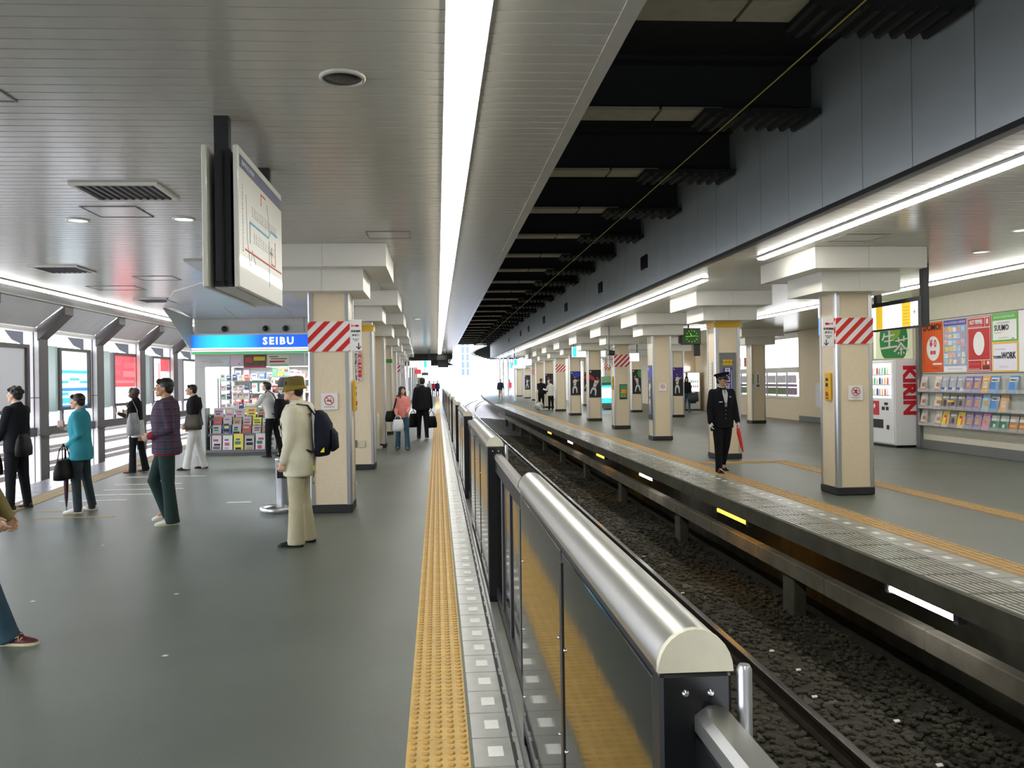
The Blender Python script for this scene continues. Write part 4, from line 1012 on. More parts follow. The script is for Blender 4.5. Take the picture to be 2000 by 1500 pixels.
# ------------------------------------------------------------------ kiosk
KY = 19.4
kiosk = thing('kiosk', 'bright station kiosk with a blue lit sign behind the waiting passengers', 'kiosk', (-3.9, 20.8, 0))
kw_m = mat('kiosk_wall', (204, 206, 204), .4); kin_m = mat('kiosk_inside', (240, 246, 244), .5)
X0, X1 = -5.62, -2.1
q = MB(); q.box(X0, KY+.05, 0, X0+.06, 23, 3.17); q.box(X1-.06, KY+.05, 0, X1, 23, 3.17); q.box(X0+.06, 22.92, 0, X1-.06, 23, 3.17); q.build('wall', kw_m, kiosk)
for (a, c) in ((X0, -4.83), (-4.82, -4.03), (-4.02, -3.1), (-3.09, X1)):
    q = MB(); q.bevbox(a, KY+.02, 2.78, c, KY+.1, 3.18, .004); q.build('fascia_panel', kw_m, kiosk)
    q = MB(); q.bevbox(a, KY+.02, 2.06, c, KY+.1, 2.36, .004); q.build('fascia_panel', kw_m, kiosk)
for xx in (-4.825, -4.025): 
    q = MB(); q.box(xx-.008, KY+.01, 2.78, xx+.008, KY+.03, 3.18); q.box(xx-.008, KY+.01, 2.06, xx+.008, KY+.03, 2.36); q.build('fascia_joint', white_m, kiosk)
q = MB(); q.box(X0, KY+.02, 0, X0+.22, KY+.1, 2.06); q.box(X0+.2, KY+.0, 0, X0+.235, KY+.08, 2.06); q.build('door_jamb', kw_m, kiosk)
q = MB(); q.box(X0+.06, KY+.1, 2.5, X1-.06, 22.9, 2.56); q.build('inner_ceiling', kin_m, kiosk)
q = MB(); q.box(X0+.06, 22.85, 0, X1-.06, 22.92, 2.5); q.build('back_wall', kin_m, kiosk)
for i in range(3):
    q = MB(); q.box(-5.3+1.05*i, 20.0, 2.44, -4.5+1.05*i, 20.16, 2.495); q.box(-5.3+1.05*i, 21.4, 2.44, -4.5+1.05*i, 21.56, 2.495); q.build('ceiling_lamp', mat('kiosk_lamp', (245, 252, 255), .4, emit=60) if i == 0 else MATS['kiosk_lamp'], kiosk)
# lit sign with colour stripes and name
q = MB(); q.bevbox(X0-.05, KY-.16, 2.345, X1+.05, KY+.02, 2.83, .01); sg = q.build('sign_box', housing_m, kiosk)
sm = mat('sign_gradient_lit', (28, 84, 205), .4, emit=1.0); nt = sm.node_tree; bs = nt.nodes['Principled BSDF']
tcn = nt.nodes.new('ShaderNodeTexCoord'); sx_ = nt.nodes.new('ShaderNodeSeparateXYZ'); cr_ = nt.nodes.new('ShaderNodeValToRGB')
nt.links.new(tcn.outputs['Generated'], sx_.inputs[0]); nt.links.new(sx_.outputs['X'], cr_.inputs['Fac']); nt.links.new(cr_.outputs['Color'], bs.inputs['Emission Color']); nt.links.new(cr_.outputs['Color'], bs.inputs['Base Color'])
els = cr_.color_ramp.elements
for i_, (p_, c_) in enumerate(((0, (24, 110, 240)), (.06, (30, 170, 252)), (.18, (40, 215, 255)), (.34, (30, 180, 252)), (.44, (30, 104, 232)), (1, (30, 78, 205)))):
    e_ = els[i_] if i_ < 2 else els.new(p_)
    e_.position = p_; e_.color = (*lin(c_), 1)
q = MB(); q.box(X0-.01, KY-.168, 2.49, X1+.01, KY-.16, 2.785); q.build('sign_blue', sm, sg)
for (z0, z1, m) in ((2.455, 2.49, glow_w), (2.435, 2.455, mat('stripe_red_lit', (200, 60, 90), .4, emit=.7)), (2.41, 2.435, glow_w), (2.365, 2.41, mat('stripe_green_lit', (50, 175, 95), .4, emit=.75))):
    q = MB(); q.box(X0-.01, KY-.168, z0, X1+.01, KY-.16, z1); q.build('sign_stripe', m, sg)
text('SEIBU', .23, mat('letter_lit', (240, 244, 255), .4, emit=1.0), sg, (-3.66, KY-.172, 2.635), bold=.009, space=1.3)
for xx in (-4.92, -3.98, -3.52):
    t = thing('dome_camera', {-4.92: 'round black dome camera leftmost above the kiosk sign', -3.98: 'round black dome camera in the middle above the kiosk sign', -3.52: 'round black dome camera nearest the striped column above the kiosk sign'}[xx], 'camera', (xx, KY, 2.94), group='dome cameras above the kiosk sign')
    q = MB(); q.tube([(xx, KY+.02, 2.94), (xx, KY-.03, 2.94)], .075, 18); q.build('ring', grey_m, t)
    q = MB(); q.ell((xx, KY-.035, 2.94), (.06, .045, .06), 14, 8); q.build('lens_dome', black_m, t)
# notices under the sign
def notice(label, x0, x1, z0, z1, m, extra=()):
    t = thing('notice', label, 'notice', ((x0+x1)/2, KY, z0), group='notices on the kiosk front')
    q = MB(); q.box(x0, KY+.006, z0, x1, KY+.02, z1); q.build('sheet', m, t)
    for (a0, a1, c0, c1, mm) in extra:
        q = MB(); q.box(x0+a0*(x1-x0), KY+.002, z0+c0*(z1-z0), x0+a1*(x1-x0), KY+.006, z0+c1*(z1-z0)); q.build('printed_block', mm, t)
    return t
notice('dark green notice with a red fruit under the kiosk sign', -4.5, -3.98, 2.03, 2.33, mat('notice_dark', (78, 84, 66), .5, noise=.4, nscale=12), ((.08, .38, .4, .82, mat('notice_red', (180, 60, 70), .5)), (.45, .95, .55, .85, yellow_m), (0, 1, 0, .14, mat('notice_crimson', (190, 50, 80), .5))))
notice('pale notice with a red oval line beside the dark green one', -3.95, -3.45, 2.05, 2.33, mat('notice_pale', (222, 222, 196), .5), ((.08, .5, .78, .88, grey_m), (.15, .9, .6, .7, grey_m), (.1, .8, .34, .5, MATS['notice_red']), (.1, .95, .08, .2, mat('notice_teal', (140, 180, 180), .5))))
notice('small pink notice under the kiosk sign', -4.8, -4.55, 2.1, 2.24, mat('notice_pink', (224, 196, 214), .5), ((.75, .85, .1, .25, signblack_m),))
notice('tiny pale blue notice under the kiosk sign', -4.96, -4.84, 2.1, 2.19, mat('notice_blue', (200, 216, 230), .5))
for (x, z, n) in ((-5.45, 2.19, 4), (-5.28, 2.22, 7), (-5.28, 2.17, 9)): glyphs(kiosk, n, .03, grey_m, (x, KY+.019, z), (.036, 0), seed=n)
# counter, shelves and goods inside
q = MB(); q.box(-5.35, KY+.28, .0, -3.0, KY+.75, .92); q.build('counter', kw_m, kiosk)
q = MB(); q.box(-5.38, KY+.2, .92, -2.95, KY+.8, .95); q.build('counter_top', white_m, kiosk)
q = MB(); q.box(X0+.22, KY+.0, 0, X1, KY+.06, .05); q.build('kick_plate', grey_m, kiosk)
shelf = thing('goods_shelf', 'white shelves full of goods inside the kiosk', 'shelf', (-4.2, 22.4, 0))
for z in (1.05, 1.4, 1.75, 2.1):
    q = MB(); q.box(-5.5, 22.3, z, -2.2, 22.82, z+.03); q.build('shelf_board', white_m, shelf)
for x in (-5.5, -4.4, -3.3, -2.25):
    q = MB(); q.box(x, 22.3, 0, x+.04, 22.82, 2.4); q.build('upright', white_m, shelf)
rk = thing('display_rack', 'white wire display rack on the kiosk counter', 'rack', (-4.85, KY+.5, .95))
for z in (1.05, 1.28, 1.5, 1.72):
    q = MB(); q.box(-5.2, KY+.38, z, -4.45, KY+.62, z+.02); q.build('shelf_board', white_m, rk)
for x in (-5.2, -4.47):
    for yy in (KY+.38, KY+.6):
        q = MB(); q.box(x, yy, .95, x+.02, yy+.02, 1.8); q.build('upright', grey_m, rk)
rk2 = thing('display_rack', 'white open display shelf beside the customer in the kiosk', 'rack', (-3.65, KY+.62, .95))
for xx in (-4.05, -3.25):
    q = MB(); q.box(xx, KY+.45, .95, xx+.04, KY+.78, 1.85); q.build('upright', white_m, rk2)
for z in (1.05, 1.4, 1.8):
    q = MB(); q.box(-4.01, KY+.45, z, -3.25, KY+.78, z+.03); q.build('shelf_board', white_m, rk2)
rg = random.Random(11)
GOODS = [('white', (240, 244, 244)), ('pale blue', (190, 222, 236)), ('navy', (70, 84, 130)), ('pink', (232, 130, 160)), ('mint', (176, 226, 208)), ('cream', (240, 232, 206)), ('yellow', (240, 224, 130)), ('red', (214, 90, 90)), ('green', (130, 186, 140)), ('lilac', (206, 198, 224))]
GM = [mat('goods_'+n.replace(' ', '_'), c, .4) for n, c in GOODS]
def carton(name, label, x, y, z, w, d, h, k, group):
    t = thing(name, label, 'carton', (x, y, z), group=group)
    q = MB(); q.bevbox(x-w/2, y-d/2, z, x+w/2, y+d/2, z+h, .004); q.build('carton_body', GM[k], t)
    q = MB(); q.box(x-w*.35, y-d/2-.002, z+h*.5, x+w*.35, y-d/2, z+h*.78); q.build('carton_print', GM[(k+3) % 10], t)
ROWN = {1.08: 'lowest', 1.43: 'second', 1.78: 'third', 2.13: 'top'}
for z in (1.08, 1.43, 1.78, 2.13):
    for i in range(15):
        k = rg.randrange(10); x = -5.36+.215*i
        carton('goods_carton', '%s carton, %s from the left on the %s back shelf of the kiosk' % (GOODS[k][0], ORDW[i], ROWN[z]), x, 22.5, z, .13+.05*rg.random(), .12, .14+.11*rg.random(), k, 'goods on the kiosk back shelves')
for zi, z in enumerate((1.07, 1.30, 1.52, 1.74)):
    for i in range(5):
        k = rg.choice((0, 1, 4, 5, 0, 2, 7)); carton('goods_carton', '%s box, %s from the left on the %s board of the wire display rack' % (GOODS[k][0], ORDW[i], ('lowest', 'second', 'third', 'top')[zi]), -5.1+.14*i, KY+.5, z, .1, .1, .1+.06*rg.random(), k, 'goods on the wire display rack')
for zi, z in enumerate((1.08, 1.43, 1.83)):
    for i in range(5):
        k = rg.choice((1, 2, 0, 4, 7, 6, 8)); carton('goods_carton', '%s box, %s from the left on the %s board of the open display shelf' % (GOODS[k][0], ORDW[i], ('lowest', 'middle', 'top')[zi]), -3.9+.14*i, KY+.6, z, .11, .1, .1+.12*rg.random(), k, 'goods on the open display shelf')
# magazine rack in front of the counter
mr = thing('magazine_rack', 'tiered magazine rack along the kiosk front', 'rack', (-4.3, KY+.1, 0))
TI = [(.08, KY-.06, .40, 'lowest'), (.46, KY+.02, .24, 'second'), (.64, KY+.09, .24, 'third'), (.82, KY+.16, .28, 'top')]
for (z, y, h, nm) in TI:
    q = MB(); q.box(-5.36, y, z-.02, -2.6, y+.1, z); q.box(-5.36, y-.012, z-.02, -2.6, y-.004, z+.05); q.build('tier', grey_m, mr)
for xx in (-5.38, -2.6):
    q = MB(); q.box(xx, KY-.06, .04, xx+.02, KY+.28, 1.1); q.build('side_panel', grey_m, mr)
COV = [('white', (232, 232, 230)), ('yellow', (240, 222, 90)), ('pale pink', (232, 206, 216)), ('grey', (190, 188, 188)), ('red', (200, 84, 76)), ('lilac', (196, 186, 208)), ('cream', (226, 214, 180)), ('blue', (70, 90, 150)), ('tan', (180, 160, 128))]
CM = [mat('cover_'+n.replace(' ', '_'), c, .35) for n, c in COV]
inkm = [signblack_m, mat('ink_green', (60, 140, 110), .5), mat('ink_pink', (210, 90, 140), .5), mat('ink_grey', (110, 108, 112), .5)]
PLAN = [[2, 0, 1, 3, 0, 3, 3, 0, 0, 3], [3, 7, 3, 4, 3, 8, 3, 0, 3, 7, 0], [4, 3, 8, 3, 1, 0, 3, 8, 7, 3, 0], [5, 5, 3, 1, 8, 8, 6, 6, 6, 0]]
for ti, (z, y, h, nm) in enumerate(TI):
    n = len(PLAN[ti]); p = 2.5/n
    for i in range(n):
        k = PLAN[ti][i]; w = p*.86; x = -5.24+p*i; hh = h*(.88+.18*rg.random())
        t = thing('magazine', '%s magazine, %s from the left on the %s tier of the kiosk rack' % (COV[k][0], ORDW[i], nm), 'magazine', (x+w/2, y+.04, z), group='magazines in the kiosk rack')
        q = MB(); q.prism([(y, z), (y+.018, z), (y+.068, z+hh), (y+.05, z+hh)], 'x', x, x+w); q.build('cover', CM[k], t)
        for j in range(3):
            a = .12+.26*j+.05*rg.random(); e = a+.10+.1*rg.random(); m = rg.choice(inkm+[CM[rg.randrange(9)]]); xa = x+w*(.08+.2*rg.random()); xb = x+w*(.6+.3*rg.random())
            q = MB(); yy = lambda u: y+.05*u-.0015
            q.add([(xa, yy(a), z+hh*a), (xb, yy(a), z+hh*a), (xb, yy(e), z+hh*e), (xa, yy(e), z+hh*e)], [(0, 1, 2, 3)]); q.build('cover_print', m, t)

# ------------------------------------------------------------------ ash stand beside the nearest left column
t = thing('ash_stand', 'stainless ash stand with a ring tray at its foot behind the man in the hat', 'ash stand', (-2.05, 10.72, 0))
q = MB(); q.lathe([(.10, .03), (.10, .66), (.105, .67), (.105, .69), (.085, .69), (.08, .66)], (-2.0, 10.72, 0), 24); q.build('cylinder', steel_m, t)
q = MB(); q.lathe([(.215, 0), (.225, .02), (.225, .06), (.205, .075), (.18, .06), (.17, .035), (.02, .03)], (-2.08, 10.72, 0), 28); q.build('ring_tray', steel_m, t)
q = MB(); q.lathe([(.165, .034), (.165, .04), (.01, .041)], (-2.08, 10.72, 0), 24); q.build('ash_bed', mat('ash_brown', (96, 74, 56), .9, noise=.4, nscale=60), t)
q = MB(); q.box(-2.06, 10.61, .44, -1.94, 10.63, .55); q.build('slot', black_m, t)
# ------------------------------------------------------------------ drinks machine and the sign above it
vm_m = mat('machine_white', (232, 233, 235), .35); red2_m = mat('brand_red', (196, 30, 44), .4)
t = thing('vending_machine', 'white drinks machine with large red letters on its side by the poster wall', 'vending machine', (10.65, 18.5, 0))
q = MB(); q.bevbox(10.36, 17.98, .05, 10.89, 19.2, 2.0, .012); q.build('cabinet', vm_m, t)
q = MB(); q.box(10.4, 18.02, 0, 10.86, 19.16, .05); q.build('base', black_m, t)
q = MB(); q.bevbox(10.335, 18.0, .08, 10.36, 19.18, 1.99, .006); d = q.build('door', vm_m, t)
q = MB(); q.box(10.33, 18.1, 1.12, 10.337, 19.1, 1.92); q.build('display_window', glow_w, d)
for z in (1.2, 1.45, 1.68):
    q = MB(); q.box(10.322, 18.1, z-.03, 10.331, 19.1, z-.012); q.build('shelf_line', grey_m, d)
    for i in range(8):
        q = MB(); q.tube([(10.318, 18.2+.112*i, z-.01), (10.318, 18.2+.112*i, z+.11), (10.318, 18.2+.112*i, z+.15)], [.03, .03, .018], 8); q.build('bottle', GM[(i*3+int(z*9)) % 10], d)
q = MB(); q.box(10.328, 18.62, .72, 10.336, 18.98, 1.05); q.build('red_plate', red2_m, d)
q = MB(); q.add([(10.326, 18.83, .86), (10.326, 18.76, .93), (10.326, 18.80, 1.0), (10.326, 18.86, .94)], [(0, 1, 2, 3)]); q.build('leaf_mark', signwhite_m, d)
q = MB(); q.box(10.327, 18.22, .84, 10.336, 18.32, .92); q.box(10.327, 18.38, .84, 10.336, 18.5, .92); q.box(10.322, 18.25, .96, 10.336, 18.38, 1.02); q.build('coin_panel', black_m, d)
q = MB(); q.box(10.327, 18.45, .42, 10.336, 19.05, .62); q.build('delivery_flap', dgrey_m, d)
q = MB(); q.box(10.327, 18.2, .4, 10.336, 18.3, .5); q.build('coin_return', dgrey_m, d)
kr = Matrix(((0, 1, 0), (0, 0, -1), (-1, 0, 0))).to_euler()
text('KIRIN', .40, red2_m, t, (10.685, 17.974, 1.30), rot=kr, bold=.022, sx=1.10, space=1.02)
t = thing('lit_advert', 'green leaf advert with white brush characters above the drinks machine', 'advert', (10.4, 18.05, 2.02))
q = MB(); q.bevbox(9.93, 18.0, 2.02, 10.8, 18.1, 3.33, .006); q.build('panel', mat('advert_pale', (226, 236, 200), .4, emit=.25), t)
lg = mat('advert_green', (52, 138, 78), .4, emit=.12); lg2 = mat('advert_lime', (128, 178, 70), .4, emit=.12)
def leafy(cx, cz, rx, rz, n=30, zmin=2.03):
    return [(cx+rx*math.cos(2*PI*k/n), max(zmin, cz+rz*math.sin(2*PI*k/n))) for k in range(n)]
q = MB(); q.prism(leafy(10.35, 2.45, .33, .62), 'y', 17.996, 18.0); q.build('leaf', lg, t)
q = MB(); q.prism(leafy(10.36, 2.74, .16, .28), 'y', 17.993, 17.996); q.build('leaf', lg2, t)
def brush(strokes, cx, cz, s, parent, y):
    q = MB()
    for pts, w in strokes:
        q.tube([(cx+u*s, y, cz+v*s) for u, v in pts], [(.0015, w*s*(1 if 0 < i < len(pts)-1 else .8)) for i in range(len(pts))], 8, sm=False, ref=(0, 1, 0))
    return q.build('lettering', signwhite_m, parent)
brush([([(-.28, .42), (-.36, .1), (-.44, -.02)], .05), ([(-.34, .2), (0, .26), (.34, .34)], .05), ([(.0, .66), (.02, .2), (.0, -.42)], .06), ([(-.32, -.08), (0, -.04), (.3, .02)], .045), ([(-.52, -.5), (-.1, -.44), (.5, -.36)], .065)], 10.24, 2.44, .38, t, 17.991)
brush([([(-.36, .34), (0, .4), (.42, .5)], .05), ([(-.16, .56), (-.14, .26)], .05), ([(.18, .66), (.16, .32)], .05), ([(0, .26), (-.16, -.02), (-.44, -.3)], .06), ([(0, .2), (.2, -.06), (.5, -.24)], .065), ([(-.12, -.16), (.14, -.14)], .045), ([(.0, 0), (.0, -.5)], .05), ([(-.12, -.32), (-.2, -.44)], .045), ([(.12, -.3), (.2, -.42)], .045)], 10.52, 2.29, .38, t, 17.991)

# ------------------------------------------------------------------ posters on the right wall (all face the track)
PX = 10.9
def wall_poster(label, y0, y1, z0, z1, m):
    t = thing('poster', label, 'poster', (PX, (y0+y1)/2, z0), group='posters on the right wall')
    q = MB(); q.box(PX-.008, y0, z0, PX, y1, z1); q.build('sheet', m, t)
    return t
def flat(t, y0, y1, z0, z1, m, L=1, nm='printed_block'):
    q = MB(); q.box(PX-.008-.0015*L, y0, z0, PX-.006, y1, z1); return q.build(nm, m, t)
def wt(t, body, size, m, y, z, bold=0.0, L=2, sx=1.0): return text(body, size, m, t, (PX-.0085-.0015*L, y, z), face='-x', bold=bold, sx=sx)
# orange
t = wall_poster('orange poster with a white oval price mark on the right wall', 17.04, 17.78, 1.70, 2.80, mat('poster_orange', (226, 92, 38), .4))
wt(t, 'DOMO!', .19, signblack_m, 17.41, 2.68, .006, sx=1.0)
q = MB(); q.add([(PX-.0105, 17.38+.24*math.cos(2*PI*k/28), 2.22+.27*math.sin(2*PI*k/28)) for k in range(28)], [tuple(reversed(range(28)))]); q.build('white_oval', signwhite_m, t)
wt(t, '¥ 0', .22, mat('price_pink', (214, 50, 84), .4), 17.38, 2.32, .006, 3, sx=.85)
flat(t, 17.39, 17.48, 2.09, 2.17, MATS['price_pink'], 3); flat(t, 17.29, 17.375, 2.09, 2.17, MATS['price_pink'], 3); flat(t, 17.08, 17.4, 1.86, 1.90, signwhite_m)
glyphs(t, 6, .03, signblack_m, (PX-.009, 17.38, 1.79), (.035, 0), face='-x')
# blue catalogue collage
t = wall_poster('blue poster covered with small catalogue pictures on the right wall', 16.25, 17.0, 1.70, 2.80, mat('poster_sky', (150, 176, 214), .4, noise=.12))
flat(t, 16.25, 17.0, 2.68, 2.80, mat('poster_indigo', (76, 66, 168), .4)); flat(t, 16.25, 17.0, 1.70, 1.82, signwhite_m)
glyphs(t, 14, .05, signwhite_m, (PX-.0097, 16.95, 2.74), (.05, 0), face='-x', seed=5)
cc = [(236, 220, 190), (226, 180, 180), (236, 206, 120), (190, 206, 226), (210, 160, 160), (240, 236, 226)]
ccm = [mat('collage_%s' % n, c, .45, noise=.3, nscale=25) for n, c in zip(('sand', 'rose', 'gold', 'mist', 'brick', 'milk'), cc)]
for i in range(5):
    for j in range(6):
        y = 16.29+.14*i+.02*rg.random(); z = 1.86+.135*j+.02*rg.random()
        q = MB(); q.box(PX-.011-.0006*((i+j) % 3), y, z, PX-.007, y+.10+.03*rg.random(), z+.09+.03*rg.random()); q.build('printed_picture', ccm[rg.randrange(6)], t)
glyphs(t, 9, .03, blue_m, (PX-.0097, 16.85, 1.76), (.055, 0), face='-x', seed=9)
# red
t = wall_poster('red poster with white title block on the right wall', 15.5, 16.22, 1.70, 2.80, mat('poster_red', (192, 30, 28), .4))
for (a, c, z0, z1) in ((15.52, 16.20, 2.77, 2.785), (15.52, 16.20, 2.57, 2.585), (15.52, 16.20, 1.92, 1.932), (15.52, 16.20, 1.715, 1.727), (15.52, 15.53, 1.715, 2.785), (16.19, 16.20, 1.715, 2.785), (15.67, 15.68, 2.585, 2.785), (15.77, 15.78, 1.72, 1.92)):
    flat(t, a, c, z0, z1, signwhite_m)
wt(t, 'HOT PEPPER', .12, signwhite_m, 15.94, 2.69, .004, sx=.60); wt(t, '8', .13, signwhite_m, 15.60, 2.69, .01, sx=.8); glyphs(t, 10, .03, signwhite_m, (PX-.009, 16.15, 2.605), (.042, 0), face='-x')
flat(t, 15.56, 15.62, 1.84, 1.90, signwhite_m); flat(t, 15.68, 15.74, 1.83, 1.91, yellow_m); flat(t, 15.54, 15.75, 1.74, 1.81, mat('poster_maroon', (110, 20, 24), .4))
glyphs(t, 9, .028, signwhite_m, (PX-.009, 16.15, 1.75), (.036, 0), face='-x'); glyphs(t, 9, .018, MATS['notice_pink'], (PX-.009, 16.15, 1.85), (.036, 0), face='-x')
q = MB(); q.add([(PX-.0105, 15.86+.17*math.cos(2*PI*k/24), 2.26+.24*math.sin(2*PI*k/24)) for k in range(24)], [tuple(reversed(range(24)))]); q.build('pale_oval', signwhite_m, t)
# green framed and yellow framed
t = wall_poster('green-bordered white poster at the upper right on the wall', 14.75, 15.47, 2.27, 2.82, mat('poster_green', (86, 178, 54), .4))
flat(t, 14.78, 15.44, 2.30, 2.68, signwhite_m)
wt(t, 'SUUMO', .15, signblack_m, 15.19, 2.53, .003, 3, sx=.78); glyphs(t, 9, .035, grey_m, (PX-.0118, 15.3, 2.63), (.04, 0), face='-x'); glyphs(t, 6, .03, grey_m, (PX-.0118, 15.38, 2.44), (.035, 0), face='-x', seed=4); glyphs(t, 7, .03, grey_m, (PX-.0118, 15.25, 2.34), (.04, 0), face='-x', seed=8)
glyphs(t, 12, .05, signwhite_m, (PX-.009, 15.38, 2.745), (.048, 0), face='-x', seed=3)
q = MB(); q.box(PX-.0118, 14.84, 2.31, PX-.011, 14.92, 2.325); q.build('printed_line', blue_m, t)
t = wall_poster('yellow-bordered white poster below the green-bordered one', 14.75, 15.47, 1.68, 2.26, mat('poster_amber', (236, 184, 66), .4))
flat(t, 14.78, 15.44, 1.71, 2.22, mat('poster_lilac', (232, 230, 242), .4))
wt(t, 'WORK', .17, signblack_m, 15.0, 1.99, .006, 3, sx=.72); wt(t, 'TOWN', .075, signblack_m, 15.31, 1.965, .003, 3); glyphs(t, 8, .03, grey_m, (PX-.0118, 15.38, 2.12), (.04, 0), face='-x', seed=6); glyphs(t, 6, .035, MATS['cover_tan'], (PX-.0118, 15.25, 1.78), (.045, 0), face='-x', seed=2)
t = wall_poster('blank white poster at the edge of the frame on the right wall', 13.9, 14.72, 1.685, 2.825, signwhite_m)
t = thing('poster_rail', 'thin metal rails holding the right wall posters', 'rail', (PX, 15.9, 2.83))
q = MB(); q.box(PX-.014, 13.9, 2.83, PX, 17.8, 2.85); q.build('top_rail', grey_m, t)
q = MB(); q.box(PX-.014, 13.9, 1.66, PX, 17.8, 1.678); q.build('bottom_rail', grey_m, t)
# magazine pockets below the posters
pk = thing('leaflet_rack', 'clear three-tier leaflet rack below the posters on the right wall', 'rack', (PX, 15.8, .5))
acr = mat('clear_plastic', (226, 230, 230), .1, trans=.0, alpha=.28)
RZ = (.53, .90, 1.27)
for z in RZ:
    q = MB(); q.box(PX-.12, 13.6, z-.015, PX, 17.8, z); q.build('tier', grey_m, pk)
    q = MB(); q.box(PX-.125, 13.6, z, PX-.12, 17.8, z+.07); q.build('front_lip', acr, pk)
    for i in range(17):
        q = MB(); q.box(PX-.12, 13.65+.2595*i, z, PX-.0, 13.654+.2595*i, z+.28); q.build('divider', acr, pk)
q = MB(); q.box(PX-.006, 13.6, .5, PX, 17.8, 1.64); q.build('back_sheet', mat('rack_back', (186, 188, 180), .4), pk)
LC = {'w': ('white', (216, 218, 214)), 'l': ('purple', (142, 120, 178)), 'o': ('orange', (222, 160, 80)), 'b': ('blue', (78, 140, 206)), 'g': ('green', (44, 122, 88)), 'y': ('yellow', (236, 204, 40)), 'p': ('pink', (214, 130, 186)), 's': ('silver', (172, 174, 186)), 'c': ('pale cyan', (150, 196, 216)), 'k': ('picture', (132, 122, 112)), 'r': ('red-edged', (220, 208, 200)), 'n': ('brown', (170, 120, 84))}
LM = {k: mat('leaflet_'+n.replace(' ', '_').replace('-', '_'), c, .35) for k, (n, c) in LC.items()}
# from the drinks machine towards the camera; '.' is an empty pocket
ROWS = [(RZ[2], 'top', 'r.rsssllob.b..'), (RZ[1], 'middle', 'r.rkkkllcbo...'), (RZ[0], 'lowest', 'r.rykyllpggnn.')]
rt_m = mat('leaflet_red', (176, 40, 46), .4)
for z, nm, row in ROWS:
    n = 0
    for i, ch in enumerate(row):
        if ch == '.': continue
        n += 1; y1 = 17.78-.2595*i; w = .23
        t = thing('leaflet', '%s magazine, %s from the drinks machine, %s tier of the wall rack' % (LC[ch][0], ORDW[n-1], nm), 'magazine', (PX-.06, y1-w/2, z), group='magazines in the wall rack')
        q = MB(); q.prism([(PX-.10, z+.001), (PX-.06, z+.001), (PX-.015, z+.335), (PX-.03, z+.335)], 'y', y1-w, y1) ; q.build('cover', LM[ch], t)
        X = lambda v: PX-.1-.0015+.065*v/.31
        def pr(a, c, v0, v1, m, nm2='cover_print'):
            q = MB(); q.add([(X(v0), y1-w*a, z+v0), (X(v0), y1-w*c, z+v0), (X(v1), y1-w*c, z+v1), (X(v1), y1-w*a, z+v1)], [(0, 1, 2, 3)]); q.build(nm2, m, t)
        if ch == 'r': pr(.05, .95, .03, .07, rt_m); pr(.3, .9, .12, .2, LM['n'])
        elif ch == 's': pr(0, .5, .04, .1, blue_m); pr(.55, 1, .04, .1, signwhite_m); pr(.1, .9, .26, .28, signwhite_m)
        elif ch in 'lpoc': pr(.2, .75, .1, .22, LM['o'] if ch != 'o' else LM['r']); pr(.3, .6, .13, .19, LM['w']); pr(.1, .9, .26, .285, LM['w'])
        elif ch == 'y': pr(.55, .7, .06, .25, red_m); pr(.2, .6, .2, .25, red_m); pr(0, 1, .0, .03, signwhite_m)
        elif ch == 'g': pr(.0, 1, .2, .3, LM['w']); pr(.3, .6, .08, .14, LM['w'])
        elif ch == 'b': pr(.0, 1, .22, .3, LM['w']); pr(.1, .8, .24, .27, signblack_m)
        elif ch == 'k': pr(.3, .7, .05, .2, mat('leaflet_dark', (54, 50, 56), .4) if 'leaflet_dark' not in MATS else MATS['leaflet_dark']); pr(.05, .95, .24, .28, LM['w']); pr(.2, .8, .05, .1, LM['p'])
        elif ch == 'n': pr(.0, 1, .2, .3, LM['w']); pr(.1, .9, .1, .15, LM['o'])
# two small yellow stickers on the middle tier
for i, y in enumerate((17.02, 16.62)):
    q = MB(); q.box(PX-.13, y-.12, 1.07+.02*(1-i), PX-.127, y+.1, 1.10+.02*(1-i)); tag(q.build('yellow_sticker', mat('sticker_yellow', (250, 214, 20), .4) if i == 0 else MATS['sticker_yellow']), 'bright yellow strip sticker on the wall rack, %s the drinks machine' % ('closer to' if i == 0 else 'farther from'), 'sticker', 'yellow strips on the wall rack')

# ------------------------------------------------------------------ hanging signs, clock, camera
t = thing('hanging_timetable', 'lit white and yellow hanging sign on two dark posts near the nearest right column', 'sign', (7.4, 12.8, 2.4))
q = MB(); q.box(7.36, 12.02, 2.38, 7.46, 13.5, 2.85); q.build('case', black_m, t)
for yy, w in ((11.98, .1), (13.3, .1)):
    q = MB(); q.box(7.365, yy, 2.38, 7.455, yy+w, 3.345); q.build('post', dgrey_m, t)
q = MB(); q.box(7.352, 12.12, 2.41, 7.36, 13.44, 2.78); f = q.build('lit_face', glow_w, t)
for (a, c) in ((12.3, 12.54), (13.1, 13.3)):
    q = MB(); q.box(7.349, a, 2.41, 7.353, c, 2.78); q.build('yellow_column', mat('lit_amber', (250, 206, 50), .4, emit=.75) if 'lit_amber' not in MATS else MATS['lit_amber'], f)
text('→', .1, signblack_m, f, (7.345, 12.2, 2.62), face='-x', bold=.002); text('←', .09, signblack_m, f, (7.345, 13.37, 2.58), face='-x'); glyphs(f, 3, .05, signblack_m, (7.351, 12.75, 2.58), (.0, .06), face='-x')
for i in range(6): 
    q = MB(); q.box(7.347, 12.34, 2.46+.05*i, 7.35, 12.5, 2.465+.05*i); q.build('printed_line', grey_m, f)
t = thing('hanging_sign', 'dark hanging sign box with lit blue side partly behind the nearest right column', 'sign', (6.92, 13.6, 2.4))
q = MB(); q.box(6.88, 13.0, 2.36, 6.98, 14.4, 2.95); q.build('case', black_m, t)
